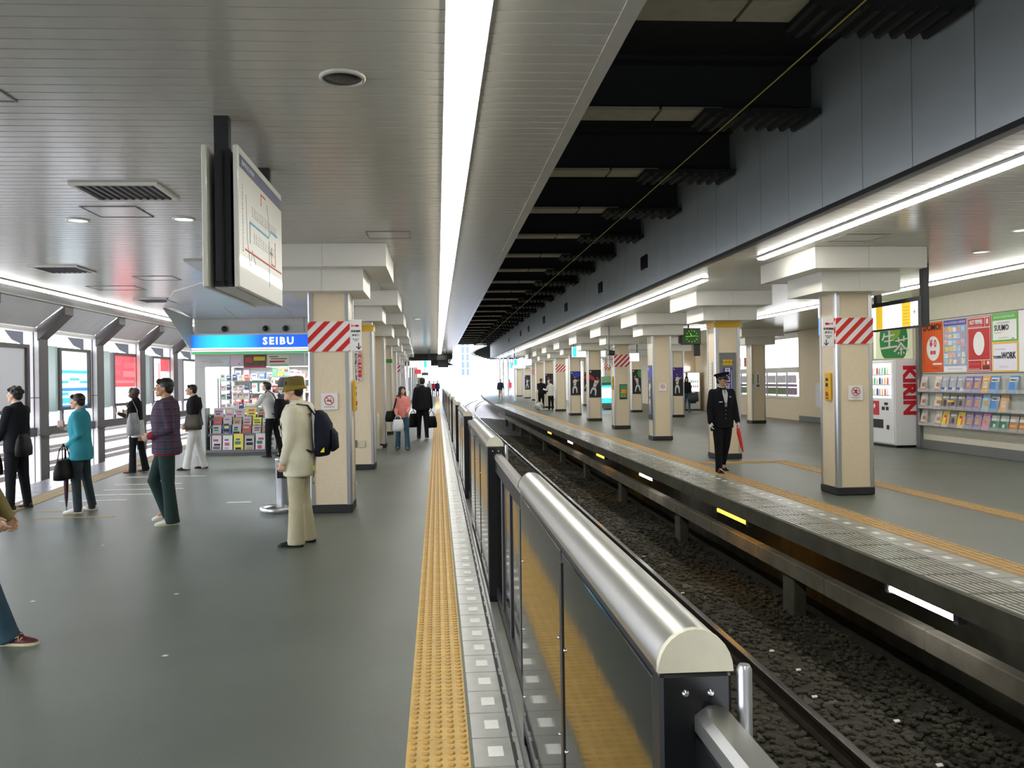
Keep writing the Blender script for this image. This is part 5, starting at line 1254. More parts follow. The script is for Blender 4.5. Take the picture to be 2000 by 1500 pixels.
q = MB(); q.box(6.872, 13.02, 2.7, 6.88, 14.38, 2.93); q.build('lit_face', glow_w, t)
q = MB(); q.box(6.872, 13.02, 2.38, 6.88, 14.38, 2.7); q.build('lit_face', glow_b, t)
for yy in (13.1, 14.2):
    q = MB(); q.box(6.9, yy, 2.95, 6.96, yy+.06, 3.345); q.build('post', dgrey_m, t)
# clock
t = thing('station_clock', 'square green-glowing clock hanging from the right ceiling', 'clock', (7.56, 24, 2.9))
q = MB(); q.bevbox(7.27, 23.95, 2.64, 7.85, 24.1, 3.13, .01); q.build('case', black_m, t)
q = MB(); q.box(7.2, 23.98, 2.68, 7.27, 24.08, 3.09); q.build('case_side', dgrey_m, t)
q = MB(); q.box(7.32, 23.94, 2.68, 7.82, 23.95, 3.09); fc = q.build('dial', mat('dial_green', (20, 62, 14), .4, emit=.25), t)
led = mat('led_green', (110, 215, 30), .4, emit=.6)
for k in range(12):
    a = k*PI/6
    q = MB(); q.tube([(7.57+.15*math.sin(a), 23.935, 2.885+.15*math.cos(a)), (7.57+.185*math.sin(a), 23.935, 2.885+.185*math.cos(a))], (.012), 6); q.build('hour_mark', led, fc)
q = MB(); q.tube([(7.70, 23.93, 2.895), (7.40, 23.93, 2.875)], .012, 6); q.build('minute_hand', led, fc)
q = MB(); q.tube([(7.57, 23.93, 2.885), (7.52, 23.93, 2.98)], .013, 6); q.build('hour_hand', led, fc)
q = MB(); q.tube([(7.5, 24.03, 3.13), (7.5, 24.03, 3.345)], .025, 8); q.build('hanger', dgrey_m, t)
q = MB(); q.box(7.66, 24.0, 2.3, 7.84, 24.06, 2.64); q.build('lower_plate', dgrey_m, t)
# camera on a ceiling pole
t = thing('security_camera', 'black camera hanging on a thin pole before the fourth right column', 'camera', (5.55, 25.95, 2.4))
q = MB(); q.tube([(5.52, 26.05, 3.345), (5.52, 26.05, 2.55)], .022, 8); q.build('pole', grey_m, t)
q = MB(); q.bevbox(5.46, 25.77, 2.4, 5.66, 26.11, 2.56, .02); q.build('body', black_m, t)
q = MB(); q.tube([(5.56, 25.78, 2.48), (5.56, 25.72, 2.48)], .055, 12); q.build('lens', dgrey_m, t)
q = MB(); q.tube([(5.35, 25.95, 2.62), (5.52, 26.0, 2.56), (5.7, 25.95, 2.64)], .01, 6); q.build('cable', black_m, t)
# lit platform signs in the distance
def lit_sign(label, x0, x1, y, z0, z1, tint=None):
    t = thing('platform_sign', label, 'sign', ((x0+x1)/2, y, z0), group='lit platform signs in the distance')
    q = MB(); q.box(x0, y, z0, x1, y+.12, z1); q.build('case', dgrey_m, t)
    q = MB(); q.box(x0+.02, y-.006, z0+.02, x1-.02, y, z1-.02); f = q.build('lit_face', glow_w, t)
    if tint:
        q = MB(); q.box(x0+.03+tint*(x1-x0-.3), y-.009, z0+.03, x0+.2+tint*(x1-x0-.3), y-.006, z1-.03); q.build('blue_mark', glow_c, f)
    for xx in (x0+.1, x1-.1):
        q = MB(); q.box(xx-.02, y+.03, z1, xx+.02, y+.09, 3.345); q.build('hanger', dgrey_m, t)
lit_sign('lit white platform sign above the distant left platform', -1.45, -.3, 43, 2.37, 2.76, .85)
lit_sign('lit white platform sign behind the fifth right column', 5.95, 7.5, 36, 2.62, 3.12, .02)
lit_sign('lit white platform sign above the distant right platform', 3.98, 5.0, 43, 2.42, 2.78, .05)
lit_sign('lit white platform sign at the hall end on the right', 5.2, 6.4, 59, 2.5, 2.9, .05)
lit_sign('small lit white sign behind the striped fourth right column', 8.3, 9.0, 36, 2.4, 2.8)
# monitors hanging at the end of the left ceiling
t = thing('monitor_bank', 'dark monitors hanging at the far end of the left ceiling', 'monitor', (.2, 47, 2.6))
q = MB(); q.box(.05, 47, 2.45, .65, 47.4, 2.8); q.build('monitor', black_m, t); q = MB(); q.box(.0, 46, 2.85, .5, 46.4, 3.1); q.build('monitor', dgrey_m, t)
for xx in (.34, .56):
    q = MB(); q.box(xx-.03, 47.1, 2.8, xx+.03, 47.2, 3.34); q.build('hanger', dgrey_m, t)
# lit display booth between the right columns
t = thing('display_booth', 'glowing cyan display booth with a green roof between the right columns', 'booth', (9.2, 44, 0))
q = MB(); q.box(8.75, 44, .05, 9.75, 45, .35); q.build('base', grey_m, t)
q = MB(); q.box(8.78, 43.98, .35, 9.72, 44.0, 1.3); f = q.build('lit_face', glow_w, t)
q = MB(); q.box(8.78, 43.975, .35, 9.72, 43.985, .62); q.build('cyan_block', glow_c, f); q = MB(); q.box(8.78, 43.975, 1.18, 9.72, 43.985, 1.3); q.build('cyan_block', glow_c, f)
q = MB(); q.box(8.75, 44, .35, 9.75, 45, 1.45); q.build('cabinet', MATS['panel_teal'], t)
q = MB(); q.prism([(43.8, 1.45), (45.2, 1.45), (45.0, 1.8), (44.0, 1.8)], 'x', 8.65, 9.85); q.build('roof', mat('booth_green', (120, 160, 130), .5), t)
# back vending machines
for i, (x0, lab) in enumerate(((12.0, 'white vending machine farther left at the back of the right platform'), (12.72, 'white vending machine farther right at the back of the right platform'))):
    t = thing('vending_machine', lab, 'vending machine', (x0+.33, 41.5, 0))
    q = MB(); q.bevbox(x0, 41.1, .05, x0+.68, 41.9, 1.95, .012); q.build('cabinet', vm_m, t); q = MB(); q.box(x0+.03, 41.15, 0, x0+.65, 41.85, .05); q.build('base', black_m, t)
    q = MB(); q.box(x0+.05, 41.09, .95, x0+.63, 41.1, 1.9); q.build('display_window', glow_w, t)
    q = MB(); q.box(x0+.1, 41.085, .35, x0+.45, 41.1, .55); q.build('delivery_flap', dgrey_m, t); q = MB(); q.box(x0+.42, 41.085, .75, x0+.56, 41.1, .95); q.build('coin_panel', grey_m, t)
    for z in (1.3, 1.55):
        for k in range(5):
            q = MB(); q.tube([(x0+.14+.1*k, 41.08, z-.16), (x0+.14+.1*k, 41.08, z-.02)], .03, 8); q.build('bottle', GM[(k*2+int(z*7)) % 10], t)
t = thing('wall_lamp', 'long white lamp above the back vending machines', 'light', (12.4, 42.2, 2.1))
q = MB(); q.bevbox(11.9, 42.1, 2.05, 13.2, 42.38, 2.25, .02); q.build('diffuser', glow_w, t)
# ------------------------------------------------------------------ people
skin_m = mat('skin', (214, 170, 140), .5, noise=.04, nscale=20); skin2_m = mat('skin_tan', (196, 148, 116), .5, noise=.04, nscale=20)
hair_m = mat('hair_black', (24, 21, 21), .4, bump=.5, bscale=160, stretch=(1, 1, .15)); hairb_m = mat('hair_brown', (62, 40, 30), .4, bump=.5, bscale=160, stretch=(1, 1, .15)); hairg_m = mat('hair_grey', (96, 92, 90), .5, bump=.5, bscale=160)
lip_m = mat('lips', (176, 100, 90), .5); eyew_m = mat('eye_white', (232, 230, 226), .3); iris_m = mat('iris_dark', (34, 24, 20), .3)
def cloth(n, c, rough=.85, noise=.07, bump=.4, bscale=26): return mat(n, c, rough, noise=noise, nscale=9, bump=bump, bscale=bscale, spec=.2)
suit_m = cloth('suit_black', (30, 31, 36)); navy_m = cloth('navy_cloth', (34, 38, 52)); uni_n = cloth('uniform_black', (24, 25, 31), bump=.25)
jean_m = cloth('denim', (48, 72, 84), noise=.18); jean2_m = cloth('denim_blue', (66, 98, 116), noise=.18); trous_g = cloth('trousers_slate', (52, 62, 66)); trous_k = cloth('trousers_black', (26, 27, 30))
teal_m = cloth('teal_jacket', (58, 148, 164)); white_c = cloth('white_cloth', (222, 222, 220)); cream_c = cloth('cream_cloth', (204, 200, 174)); beige_c = cloth('beige_jacket', (208, 204, 178)); beige2_c = cloth('beige_trousers', (186, 178, 148))
khaki_c = cloth('khaki_jacket', (128, 116, 74)); pink_c = cloth('pink_top', (226, 142, 132)); red_c = cloth('red_coat', (206, 52, 72)); tan_c = cloth('tan_trousers', (160, 148, 118)); black_c = cloth('black_cloth', (26, 25, 28)); grey_c = cloth('grey_cloth', (112, 112, 112))
olive_c = cloth('olive_hat', (104, 92, 52)); olive2_c = cloth('olive_band', (128, 108, 44)); green_d = cloth('trousers_bottle', (36, 54, 52)); redc = cloth('red_hem', (176, 34, 34))
leather_m = mat('black_leather', (20, 19, 19), .6, noise=.1, bump=.2, bscale=60, spec=.25); brown_l = mat('brown_leather', (58, 50, 36), .5, noise=.15, bump=.2, bscale=60)
shoe_w = mat('shoe_white', (224, 224, 216), .5, noise=.05); shoe_k = mat('shoe_black', (24, 23, 24), .35); shoe_b = mat('shoe_burgundy', (88, 28, 36), .5, noise=.12); sole_w = mat('sole_pale', (214, 208, 176), .6); sole_k = mat('sole_black', (22, 22, 22), .6); shoe_br = mat('shoe_brown', (92, 70, 50), .5); sandal_m = mat('shoe_tan_red', (176, 96, 84), .45)
glove_m = cloth('white_glove', (236, 236, 236), bump=.2)
def plaid(name):
    m = bpy.data.materials.new(name); m.use_nodes = True; nt = m.node_tree; N = nt.nodes; L = nt.links; b = N['Principled BSDF']; b.inputs['Roughness'].default_value = .9
    tc = N.new('ShaderNodeTexCoord'); sep = N.new('ShaderNodeSeparateXYZ'); L.new(tc.outputs['Object'], sep.inputs[0])
    def stripe(axis, freq, th):
        a = N.new('ShaderNodeMath'); a.operation = 'MULTIPLY'; a.inputs[1].default_value = freq; L.new(sep.outputs[axis], a.inputs[0])
        f = N.new('ShaderNodeMath'); f.operation = 'FRACT'; L.new(a.outputs[0], f.inputs[0])
        g = N.new('ShaderNodeMath'); g.operation = 'LESS_THAN'; g.inputs[1].default_value = th; L.new(f.outputs[0], g.inputs[0]); return g.outputs[0]
    def mix(fac, c1, c2, k):
        mx = N.new('ShaderNodeMix'); mx.data_type = 'RGBA'; s = N.new('ShaderNodeMath'); s.operation = 'MULTIPLY'; s.inputs[1].default_value = k; L.new(fac, s.inputs[0]); L.new(s.outputs[0], mx.inputs[0])
        if isinstance(c1, tuple): mx.inputs[6].default_value = (*lin(c1), 1)
        else: L.new(c1, mx.inputs[6])
        mx.inputs[7].default_value = (*lin(c2), 1); return mx.outputs[2]
    c = mix(stripe('Z', 13, .45), (52, 46, 66), (84, 46, 66), .9); c = mix(stripe('X', 13, .4), c, (46, 62, 76), .6); c = mix(stripe('Z', 26, .12), c, (110, 100, 120), .5); c = mix(stripe('X', 26, .12), c, (106, 50, 60), .5); c = mix(stripe('Y', 13, .4), c, (60, 44, 64), .5)
    L.new(c, b.inputs['Base Color']); MATS[name] = m; return m
plaid_m = plaid('plaid_shirt')

JOBS = []      # (object, voxel size, smoothing, group) resolved in one pass at the end
TORSO = [(.78, .172, .122, -.005), (.88, .176, .126, -.008), (.98, .158, .114, -.002), (1.08, .158, .112, .002), (1.20, .172, .120, .006), (1.30, .180, .116, .002), (1.37, .170, .102, -.006), (1.42, .118, .080, -.012), (1.455, .064, .062, -.012)]
def torso_at(z):
    for a, b in zip(TORSO, TORSO[1:]):
        if z <= b[0]:
            u = max(0, (z-a[0])/(b[0]-a[0])); return tuple(a[i]+(b[i]-a[i])*u for i in range(1, 4))
    return TORSO[-1][1:]
def rotx(p, c, a):
    y, z = p[1]-c[1], p[2]-c[2]; return Vector((p[0], c[1]+y*math.cos(a)-z*math.sin(a), c[2]+y*math.sin(a)+z*math.cos(a)))
class Fig: pass
def person(label, loc, facing, H, top, bottom, shoes, hair='short', hmat=None, skin=None, legs=((0, 0, 3), (0, 0, 3)), arms=((0, 8, 12, 0), (0, 8, 12, 0)), lean=0, head=(0, 0), fem=False, hem=.80, flare=1.0, thick=.016,
           sole=None, vox=1.0, hand_mat=None, sleeve=1.0, build=1.0, hat=None, belly=0, bare=False, group=None, shoe_len=1.0):
    """legs: (hip flex, knee flex, abduction); arms: (shoulder flex, abduction, elbow flex, inward); index 0 = the person's left (x < 0 is left seen from behind)"""
    hmat = hmat or hair_m; skin = skin or skin_m; S = H/1.70; F = Fig(); F.S = S
    root = thing('person', label, 'person', loc, R(facing), group=group); F.root = root
    F.loc = Vector(loc); F.rz = R(facing)
    sw = .150 if fem else .172; tw = (.90 if fem else 1.0)*build; ln = -R(lean)
    piv = (0, 0, .92)
    LM_ = lambda p: rotx(p, piv, ln) if p[2] > .92 else Vector(p)
    # ---- joints
    J = {}
    for i, sx in ((0, -1), (1, 1)):
        hf, kf, ab = legs[i]; hip = Vector((sx*.086, 0, .88)); a = R(hf); b = R(hf-kf); s = math.sin(R(ab))*sx
        knee = hip+Vector((s, math.sin(a), -math.cos(a))).normalized()*.42; ank = knee+Vector((s*.6, math.sin(b), -math.cos(b))).normalized()*.40
        J[i] = [hip, knee, ank, b]
        sf, sab, ef, inw = arms[i]; sh = LM_(Vector((sx*sw, -.005, 1.375)))
        a = R(sf); d = Vector((sx*math.sin(R(sab)), math.sin(a)*math.cos(R(sab)), -math.cos(a)*math.cos(R(sab)))); el = sh+d*.275
        b2 = R(sf+ef); d2 = Vector((sx*math.sin(R(sab*.5-inw)), math.sin(b2)*math.cos(R(inw)), -math.cos(b2)*math.cos(R(inw)))).normalized(); wr = el+d2*.24
        J[i] += [sh, el, wr, d2]
    dz = -min(J[0][2].z, J[1][2].z)+.075
    up = Vector((0, 0, dz))
    T = lambda p: (Vector(p)+up)*S
    F.hand = {}; F.sh = {}; F.elbow = {}; F.hip = {}
    def W(p):
        q = T(p); c, s_ = math.cos(F.rz), math.sin(F.rz); return F.loc+Vector((q.x*c-q.y*s_, q.x*s_+q.y*c, q.z))
    F.W = W; F.LM = LM_
    def job(mb, name, m, vs, it=4, parent=root, join=None, fac=.5):
        q = MB(); q.v = [tuple(T(p)) for p in mb.v]; q.f = mb.f; q.m = [0]*len(mb.f); q.sm = [True]*len(mb.f)
        ob = q.build(name, m, parent, local=True); JOBS.append((ob, vs*S*vox, it, join, fac)); return ob
    def part(mb, name, m, parent=root, smooth=None):
        q = MB(); q.v = [tuple(T(p)) for p in mb.v]; q.f = mb.f; q.m = mb.m; q.sm = mb.sm
        return q.build(name, m, parent, local=True)
    def rings(z0, z1, dt, wid=tw, seg=24, sc=1.0):
        zs = [z0]+[r[0] for r in TORSO if z0+.01 < r[0] < z1-.01]+[z1]; out = []
        for z in zs:
            rx, ry, yo = torso_at(z); rx = rx*wid+dt; ry = ry*(1 if not fem else .94)+dt
            bl = belly*math.exp(-((z-1.02)/.12)**2)
            out.append([LM_((rx*math.cos(2*PI*k/seg), yo+bl*.5+(ry+bl*.5)*math.sin(2*PI*k/seg), z)) for k in range(seg)])
        return out
    # ---- body: one mesh (trunk, limbs, head, hands)
    hc = LM_(Vector((0, .015, 1.585))); hy, hp = R(head[0]), R(head[1])
    Rh = Matrix.Rotation(hy, 3, 'Z') @ Matrix.Rotation(-hp+ln*.6, 3, 'X')
    Hd = lambda p: hc+Rh @ Vector(p)
    tr = MB(); tr.loft(rings(.80, 1.45, -.012))
    tr.tube([LM_((0, -.012, 1.40)), hc+Rh @ Vector((0, -.015, -.05))], [(.058, .06), (.05, .054)], 14, round_ends=True)
    for i in (0, 1):
        hip, knee, ank, _, sh, el, wr, d2 = J[i]
        tr.tube([hip, (hip+knee)/2, knee, (knee*.6+ank*.4), ank], [.078, .07, .052, .05, .038], 12, round_ends=True)
        tr.tube([sh, (sh+el)/2, el, (el*.6+wr*.4), wr], [.048, .042, .036, .036, .026], 12, round_ends=True)
        tr.tube([ank, ank+Vector((0, .1, -.045))], [.036, .03], 10, round_ends=True)
    body = job(tr, 'body', skin, .017, 3)
    hd = MB()
    def E(c, r, n=14): hd.ell(Hd(c), r, n, 10, rot=Rh)
    E((0, -.012, .03), (.075, .092, .085), 20); E((0, .026, -.045), (.052, .060, .058)); E((0, .022, -.012), (.066, .068, .075)); E((0, .072, -.086), (.024, .02, .018)); E((0, .07, .030), (.05, .02, .013))
    hd.tube([Hd((0, .086, .018)), Hd((0, .103, -.012)), Hd((0, .108, -.022))], [.009, .012, .015], 8, round_ends=True); E((.012, .094, -.026), (.008, .010, .007)); E((-.012, .094, -.026), (.008, .010, .007))
    E((0, .084, -.053), (.023, .011, .006)); E((0, .082, -.063), (.019, .011, .007))
    for sx in (-1, 1): E((sx*.075, -.008, -.004), (.010, .020, .031)); E((sx*.045, .062, -.012), (.02, .018, .02))
    hd.tube([Hd((0, -.02, -.05)), LM_((0, -.012, 1.45))], [(.049, .052), (.052, .055)], 14, round_ends=True)
    job(hd, 'body', skin, .0062, 3, join=body, fac=.4)
    for i, sx in ((0, -1), (1, 1)):
        sh, el, wr, d2 = J[i][4:8]; hm = MB()
        ref = Vector((0, 1, 0)) if abs(d2.y) < .72 else Vector((0, 0, 1))
        u = (ref-d2*ref.dot(d2)).normalized(); n = d2.cross(u)
        if n.x*sx > 0: n = -n
        pc = wr+d2*.055
        hm.tube([wr-d2*.03, wr], [.024, .025], 10, round_ends=True)
        hm.tube([wr, wr+d2*.045, wr+d2*.085], [(.016, .026), (.017, .038), (.014, .036)], 14, ref=tuple(n), round_ends=True)
        for k, (o, l) in enumerate(((.028, .068), (.0095, .077), (-.0095, .072), (-.0275, .056))):
            p0 = wr+d2*.08+u*o; c1 = R(22+5*k); c2 = R(58+6*k)
            p1 = p0+(d2*math.cos(c1)+n*math.sin(c1)+u*o*1.2)*l*.5; p2 = p1+(d2*math.cos(c2)+n*math.sin(c2))*l*.3; p3 = p2+(d2*math.cos(c2+.4)+n*math.sin(c2+.4))*l*.25
            hm.tube([p0-d2*.012, p1, p2, p3], [.0095, .0086, .008, .0066], 8, round_ends=True)
        t0 = wr+d2*.02+u*.024; t1 = t0+(d2*.75+u*.6+n*.3)*.035; t2 = t1+(d2*.9+u*.15+n*.4)*.034
        hm.tube([t0-u*.01, t1, t2], [.0125, .0105, .008], 8, round_ends=True)
        if hand_mat: job(hm, 'glove', hand_mat, .0048, 2, fac=.3)
        else: job(hm, 'body', skin, .0048, 2, join=body, fac=.3)
        F.hand[i] = W(wr+d2*.11+n*.018); F.sh[i] = W(sh); F.elbow[i] = W(el); F.hip[i] = W(J[i][0])
    # ---- face
    if vox < 1.7:
        for sx in (-1, 1):
            q = MB(); q.ell(Hd((sx*.030, .078, .006)), (.0135, .010, .0065), 10, 6, rot=Rh); e = part(q, 'eye', eyew_m)
            q = MB(); q.ell(Hd((sx*.030, .0865, .006)), (.006, .003, .006), 8, 5, rot=Rh); part(q, 'iris', iris_m, e)
            q = MB(); q.tube([Hd((sx*.014, .0905, .026)), Hd((sx*.032, .088, .031)), Hd((sx*.048, .078, .026))], [(.003, .004)]*3, 6, round_ends=True); part(q, 'eyebrow', hmat)
        q = MB(); q.ell(Hd((0, .0925, -.058)), (.021, .004, .0065), 10, 6, rot=Rh); part(q, 'mouth', lip_m)
    # ---- hair
    hr = MB()
    def HE(c, r, n=14): hr.ell(Hd(c), r, n, 10, rot=Rh)
    HE((0, -.020, .044), (.084, .092, .083), 20); HE((0, -.05, -.005), (.072, .056, .07)); HE((0, .058, .082), (.058, .032, .028))
    for sx in (-1, 1): HE((sx*.069, -.018, .022), (.016, .042, .04)); HE((sx*.04, .062, .072), (.036, .026, .026))
    if hair in ('bob', 'long'):
        HE((0, -.05, -.055), (.078, .06, .075)); 
        for sx in (-1, 1): HE((sx*.072, -.005, -.035), (.02, .05, .065)); HE((sx*.062, .05, .04), (.022, .03, .045))
    if hair == 'long':
        hr.tube([Hd((0, -.055, -.03)), Hd((0, -.07, -.12)), Hd((0, -.085, -.21)), Hd((0, -.085, -.27))], [(.082, .055), (.088, .05), (.085, .04), (.05, .025)], 14, ref=(1, 0, 0), round_ends=True)
        for sx in (-1, 1): hr.tube([Hd((sx*.07, .02, .02)), Hd((sx*.078, .022, -.08)), Hd((sx*.085, .03, -.2))], [.026, .03, .018], 10, round_ends=True)
    if hair == 'wild':
        rr = random.Random(5)
        for k in range(26):
            a = rr.random()*2*PI; e = rr.uniform(-.1, 1.2); v = Vector((math.cos(a)*math.cos(e)*.08, -.02+math.sin(a)*math.cos(e)*.088, .045+math.sin(e)*.08))
            if v.y > .03 and v.z < .07: continue
            HE(tuple(v), (.024, .024, .022), 8)
    job(hr, 'hair', hmat, .0085, 3)
    # ---- trousers
    pl = MB(); pl.loft([[(rx*math.cos(2*PI*k/20), yo+ry*math.sin(2*PI*k/20), z) for k in range(20)] for z, rx, ry, yo in ((.80, .150*tw, .110, -.005), (.88, .172*tw, .126, -.008), (.95, .166*tw, .122, -.004), (1.0, .158*tw, .116, 0))])
    for i in (0, 1):
        hip, knee, ank, sa = J[i][:4]; dn = (ank-knee).normalized(); rt = [.092, .088, .07, .062*(1+(flare-1)*.4), .056*flare, .060*flare] if not bare else [.088, .08, .06, .055, .046, .046]
        pl.tube([hip, (hip+knee)/2+Vector((0, .004, 0)), knee, knee*.55+ank*.45, ank+dn*-.02, ank+dn*.058], [r_*(.96 if fem else 1.04) for r_ in rt], 16)
        pl.ell(hip, (.094*tw, .112, .10), 14, 10)
        pl.ell(knee+Vector((0, .01, 0)), (.066, .068, .05), 12, 8)
    job(pl, 'trousers', bottom, .0125, 3)
    # ---- shoes
    for i, sx in ((0, -1), (1, 1)):
        ank, sa = J[i][2], J[i][3]; lift = ank.z-min(J[0][2].z, J[1][2].z)
        pit = -min(R(50), lift*3.2) if sa < 0 else min(R(12), lift*1.2)
        yawf = -sx*R(6); Rm = Matrix.Rotation(yawf, 3, 'Z') @ Matrix.Rotation(pit, 3, 'X')
        P = lambda v: ank+Rm @ (Vector(v)-Vector((0, 0, .075)))
        prof = [(-.072, .020, .055), (-.06, .031, .075), (-.02, .034, .090), (.03, .036, .085), (.075, .041, .066), (.115, .045, .052), (.15, .040, .042), (.175, .028, .032), (.186, .012, .022)]
        s_ = MB(); rg_ = []
        for y, w, h in prof:
            y *= shoe_len; rg_.append([P((w*math.cos(PI*k/8), y, .016+(h-.016)*math.sin(PI*k/8))) for k in range(9)]+[P((0, y, .014))])
        s_.loft(rg_); so = job(s_, 'shoe', shoes, .0072, 2, fac=.4)
        q = MB(); ol = [(w+.003, y*shoe_len) for y, w, h in prof]; pts = [(-w, y) for w, y in ol]+[(w, y) for w, y in reversed(ol)]
        q.loft([[P((x, y, 0)) for x, y in reversed(pts)], [P((x, y, .018)) for x, y in reversed(pts)]], 0, False); part(q, 'sole', sole or sole_k, so)
    # ---- top
    jk = MB(); jk.loft(rings(hem, 1.445, thick))
    for i in (0, 1):
        sh, el, wr, d2 = J[i][4:8]; e = el+(wr-el)*1.0; k = 1.0 if not fem else .9
        if sleeve >= 1: jk.tube([sh+Vector((0, 0, .0)), (sh+el)/2, el, (el+wr)/2, wr+d2*.01], [r_*k for r_ in (.070, .064, .056, .051, .045)], 14, round_ends=True)
        else: jk.tube([sh, sh+(el-sh)*.8], [.068*k, .06*k], 14, round_ends=True)
        jk.ell(sh, (.066*k, .066, .066), 12, 8)
    F.top = job(jk, 'jacket', top, .0115, 4)
    q = MB(); n = 20
    q.loft([[LM_((rr_*1.0*math.cos(2*PI*k/n), -.008+rr_*1.04*math.sin(2*PI*k/n), z-.02*math.sin(2*PI*k/n))) for k in range(n)] for z, rr_ in ((1.415, .098), (1.455, .074), (1.475, .066), (1.475, .060), (1.44, .064))], 0, True, cap=False)
    part(q, 'collar', top)
    F.torso_front = lambda x, z, off=0.0: LM_(Vector((x, (lambda r_: r_[2]+belly*math.exp(-((z-1.02)/.12)**2)+((r_[1]*(1 if not fem else .94)+thick)*math.sqrt(max(.05, 1-(x/(r_[0]*tw+thick))**2))))(torso_at(z))+off, z)))
    F.part = part; F.job = job; F.Hd = Hd; F.T = T; F.J = J; F.Rh = Rh; F.rings = rings
    # ---- hats
    if hat == 'bucket':
        q = MB(); n = 28
        def ringz(r, ry, z, dy=0): return [Hd((r*math.cos(2*PI*k/n), dy-.012+ry*math.sin(2*PI*k/n), z-.02*math.sin(2*PI*k/n)*(1 if r > .1 else .3))) for k in range(n)]
        q.loft([ringz(.095, .109, .04), ringz(.093, .107, .075), ringz(.089, .101, .115), ringz(.079, .09, .137), ringz(.05, .06, .145), ringz(.01, .012, .147)]); h = part(q, 'hat', olive_c)
        q = MB(); q.loft([ringz(.096, .110, .05), ringz(.106, .120, .022), ringz(.111, .127, .006), ringz(.109, .125, .002), ringz(.094, .108, .042)]); part(q, 'brim', olive2_c, h)
    if hat == 'cap':
        q = MB(); n = 28
        def rz_(r, ry, z, tl=.0): return [Hd((r*math.cos(2*PI*k/n), -.010+ry*math.sin(2*PI*k/n), z+tl*math.sin(2*PI*k/n))) for k in range(n)]
        q.loft([rz_(.088, .104, .04), rz_(.09, .106, .075, .01), rz_(.122, .136, .098, .028), rz_(.128, .142, .108, .03), rz_(.118, .13, .122, .028), rz_(.05, .06, .128, .015), rz_(.01, .01, .128)]); h = part(q, 'cap', uni_n)
        q = MB(); m_ = 14
        a = [Hd((.088*math.cos(PI*k/m_), .0+.098*math.sin(PI*k/m_), .045)) for k in range(m_+1)]; b = [Hd((.08*math.cos(PI*k/m_), .03+.125*math.sin(PI*k/m_), .04-.028*math.sin(PI*k/m_))) for k in range(m_+1)]
        q.add(a+b+[p-Rh @ Vector((0, 0, .005)) for p in b], [(k, k+1, m_+2+k, m_+1+k) for k in range(m_)]+[(m_+1+k, m_+2+k, 2*m_+3+k, 2*m_+2+k) for k in range(m_)], 0, True); part(q, 'visor', shoe_k, h)
        q = MB(); q.ell(Hd((0, .098, .085)), (.018, .008, .016), 10, 6, rot=Rh); part(q, 'badge', mat('badge_silver', (200, 200, 190), .3, metal=.8), h)
        q = MB(); q.tube([Hd((.09*math.cos(PI*k/12), -.008+.108*math.sin(PI*k/12), .052)) for k in range(13)], .004, 6); part(q, 'cap_cord', mat('cord_grey', (150, 150, 150), .5), h)
    return F
def suit_front(F, shirt=True, tie=None, deep=1.12, w=.055):
    q = MB(); n = 7; vs = []
    for i in range(n):
        z = 1.425-(1.425-deep)*i/(n-1); ww = w*(1-i/(n-1))**.8+.002
        vs += [F.torso_front(-ww, z, .002), F.torso_front(0, z, .0045), F.torso_front(ww, z, .002)]
    q.add(vs, [f for i in range(n-1) for f in ((3*i, 3*i+1, 3*i+4, 3*i+3), (3*i+1, 3*i+2, 3*i+5, 3*i+4))], 0, True); F.part(q, 'shirt_front', white_c)
    if tie:
        q = MB(); vs = []
        zs = [1.425, 1.40, 1.38, deep+.04, deep]
        ws = [.016, .018, .012, .024, .018]
        for z, ww in zip(zs, ws): vs += [F.torso_front(-ww, z, .007), F.torso_front(0, z, .011), F.torso_front(ww, z, .007)]
        q.add(vs, [f for i in range(4) for f in ((3*i, 3*i+1, 3*i+4, 3*i+3), (3*i+1, 3*i+2, 3*i+5, 3*i+4))], 0, True); F.part(q, 'tie', tie)
    for sx in (-1, 1):
        q = MB(); vs = []
        for z, a, b in ((1.43, .035, .07), (1.36, .05, .095), (1.30, .042, .088), (1.2, .024, .055), (deep, .0, .012)):
            vs += [F.torso_front(sx*a, z, .008), F.torso_front(sx*b, z, .006)]
        q.add(vs, [(2*i, 2*i+1, 2*i+3, 2*i+2) for i in range(4)], 0, True); F.part(q, 'lapel', F.top.data.materials[0])
def collar_white(F):
    q = MB(); n = 20
    q.loft([[F.LM(((.062)*math.cos(2*PI*k/n), -.008+.064*math.sin(2*PI*k/n), z-.02*math.sin(2*PI*k/n))) for k in range(n)] for z in (1.44, 1.487)], 0, True, cap=False); F.part(q, 'shirt_collar', white_c)
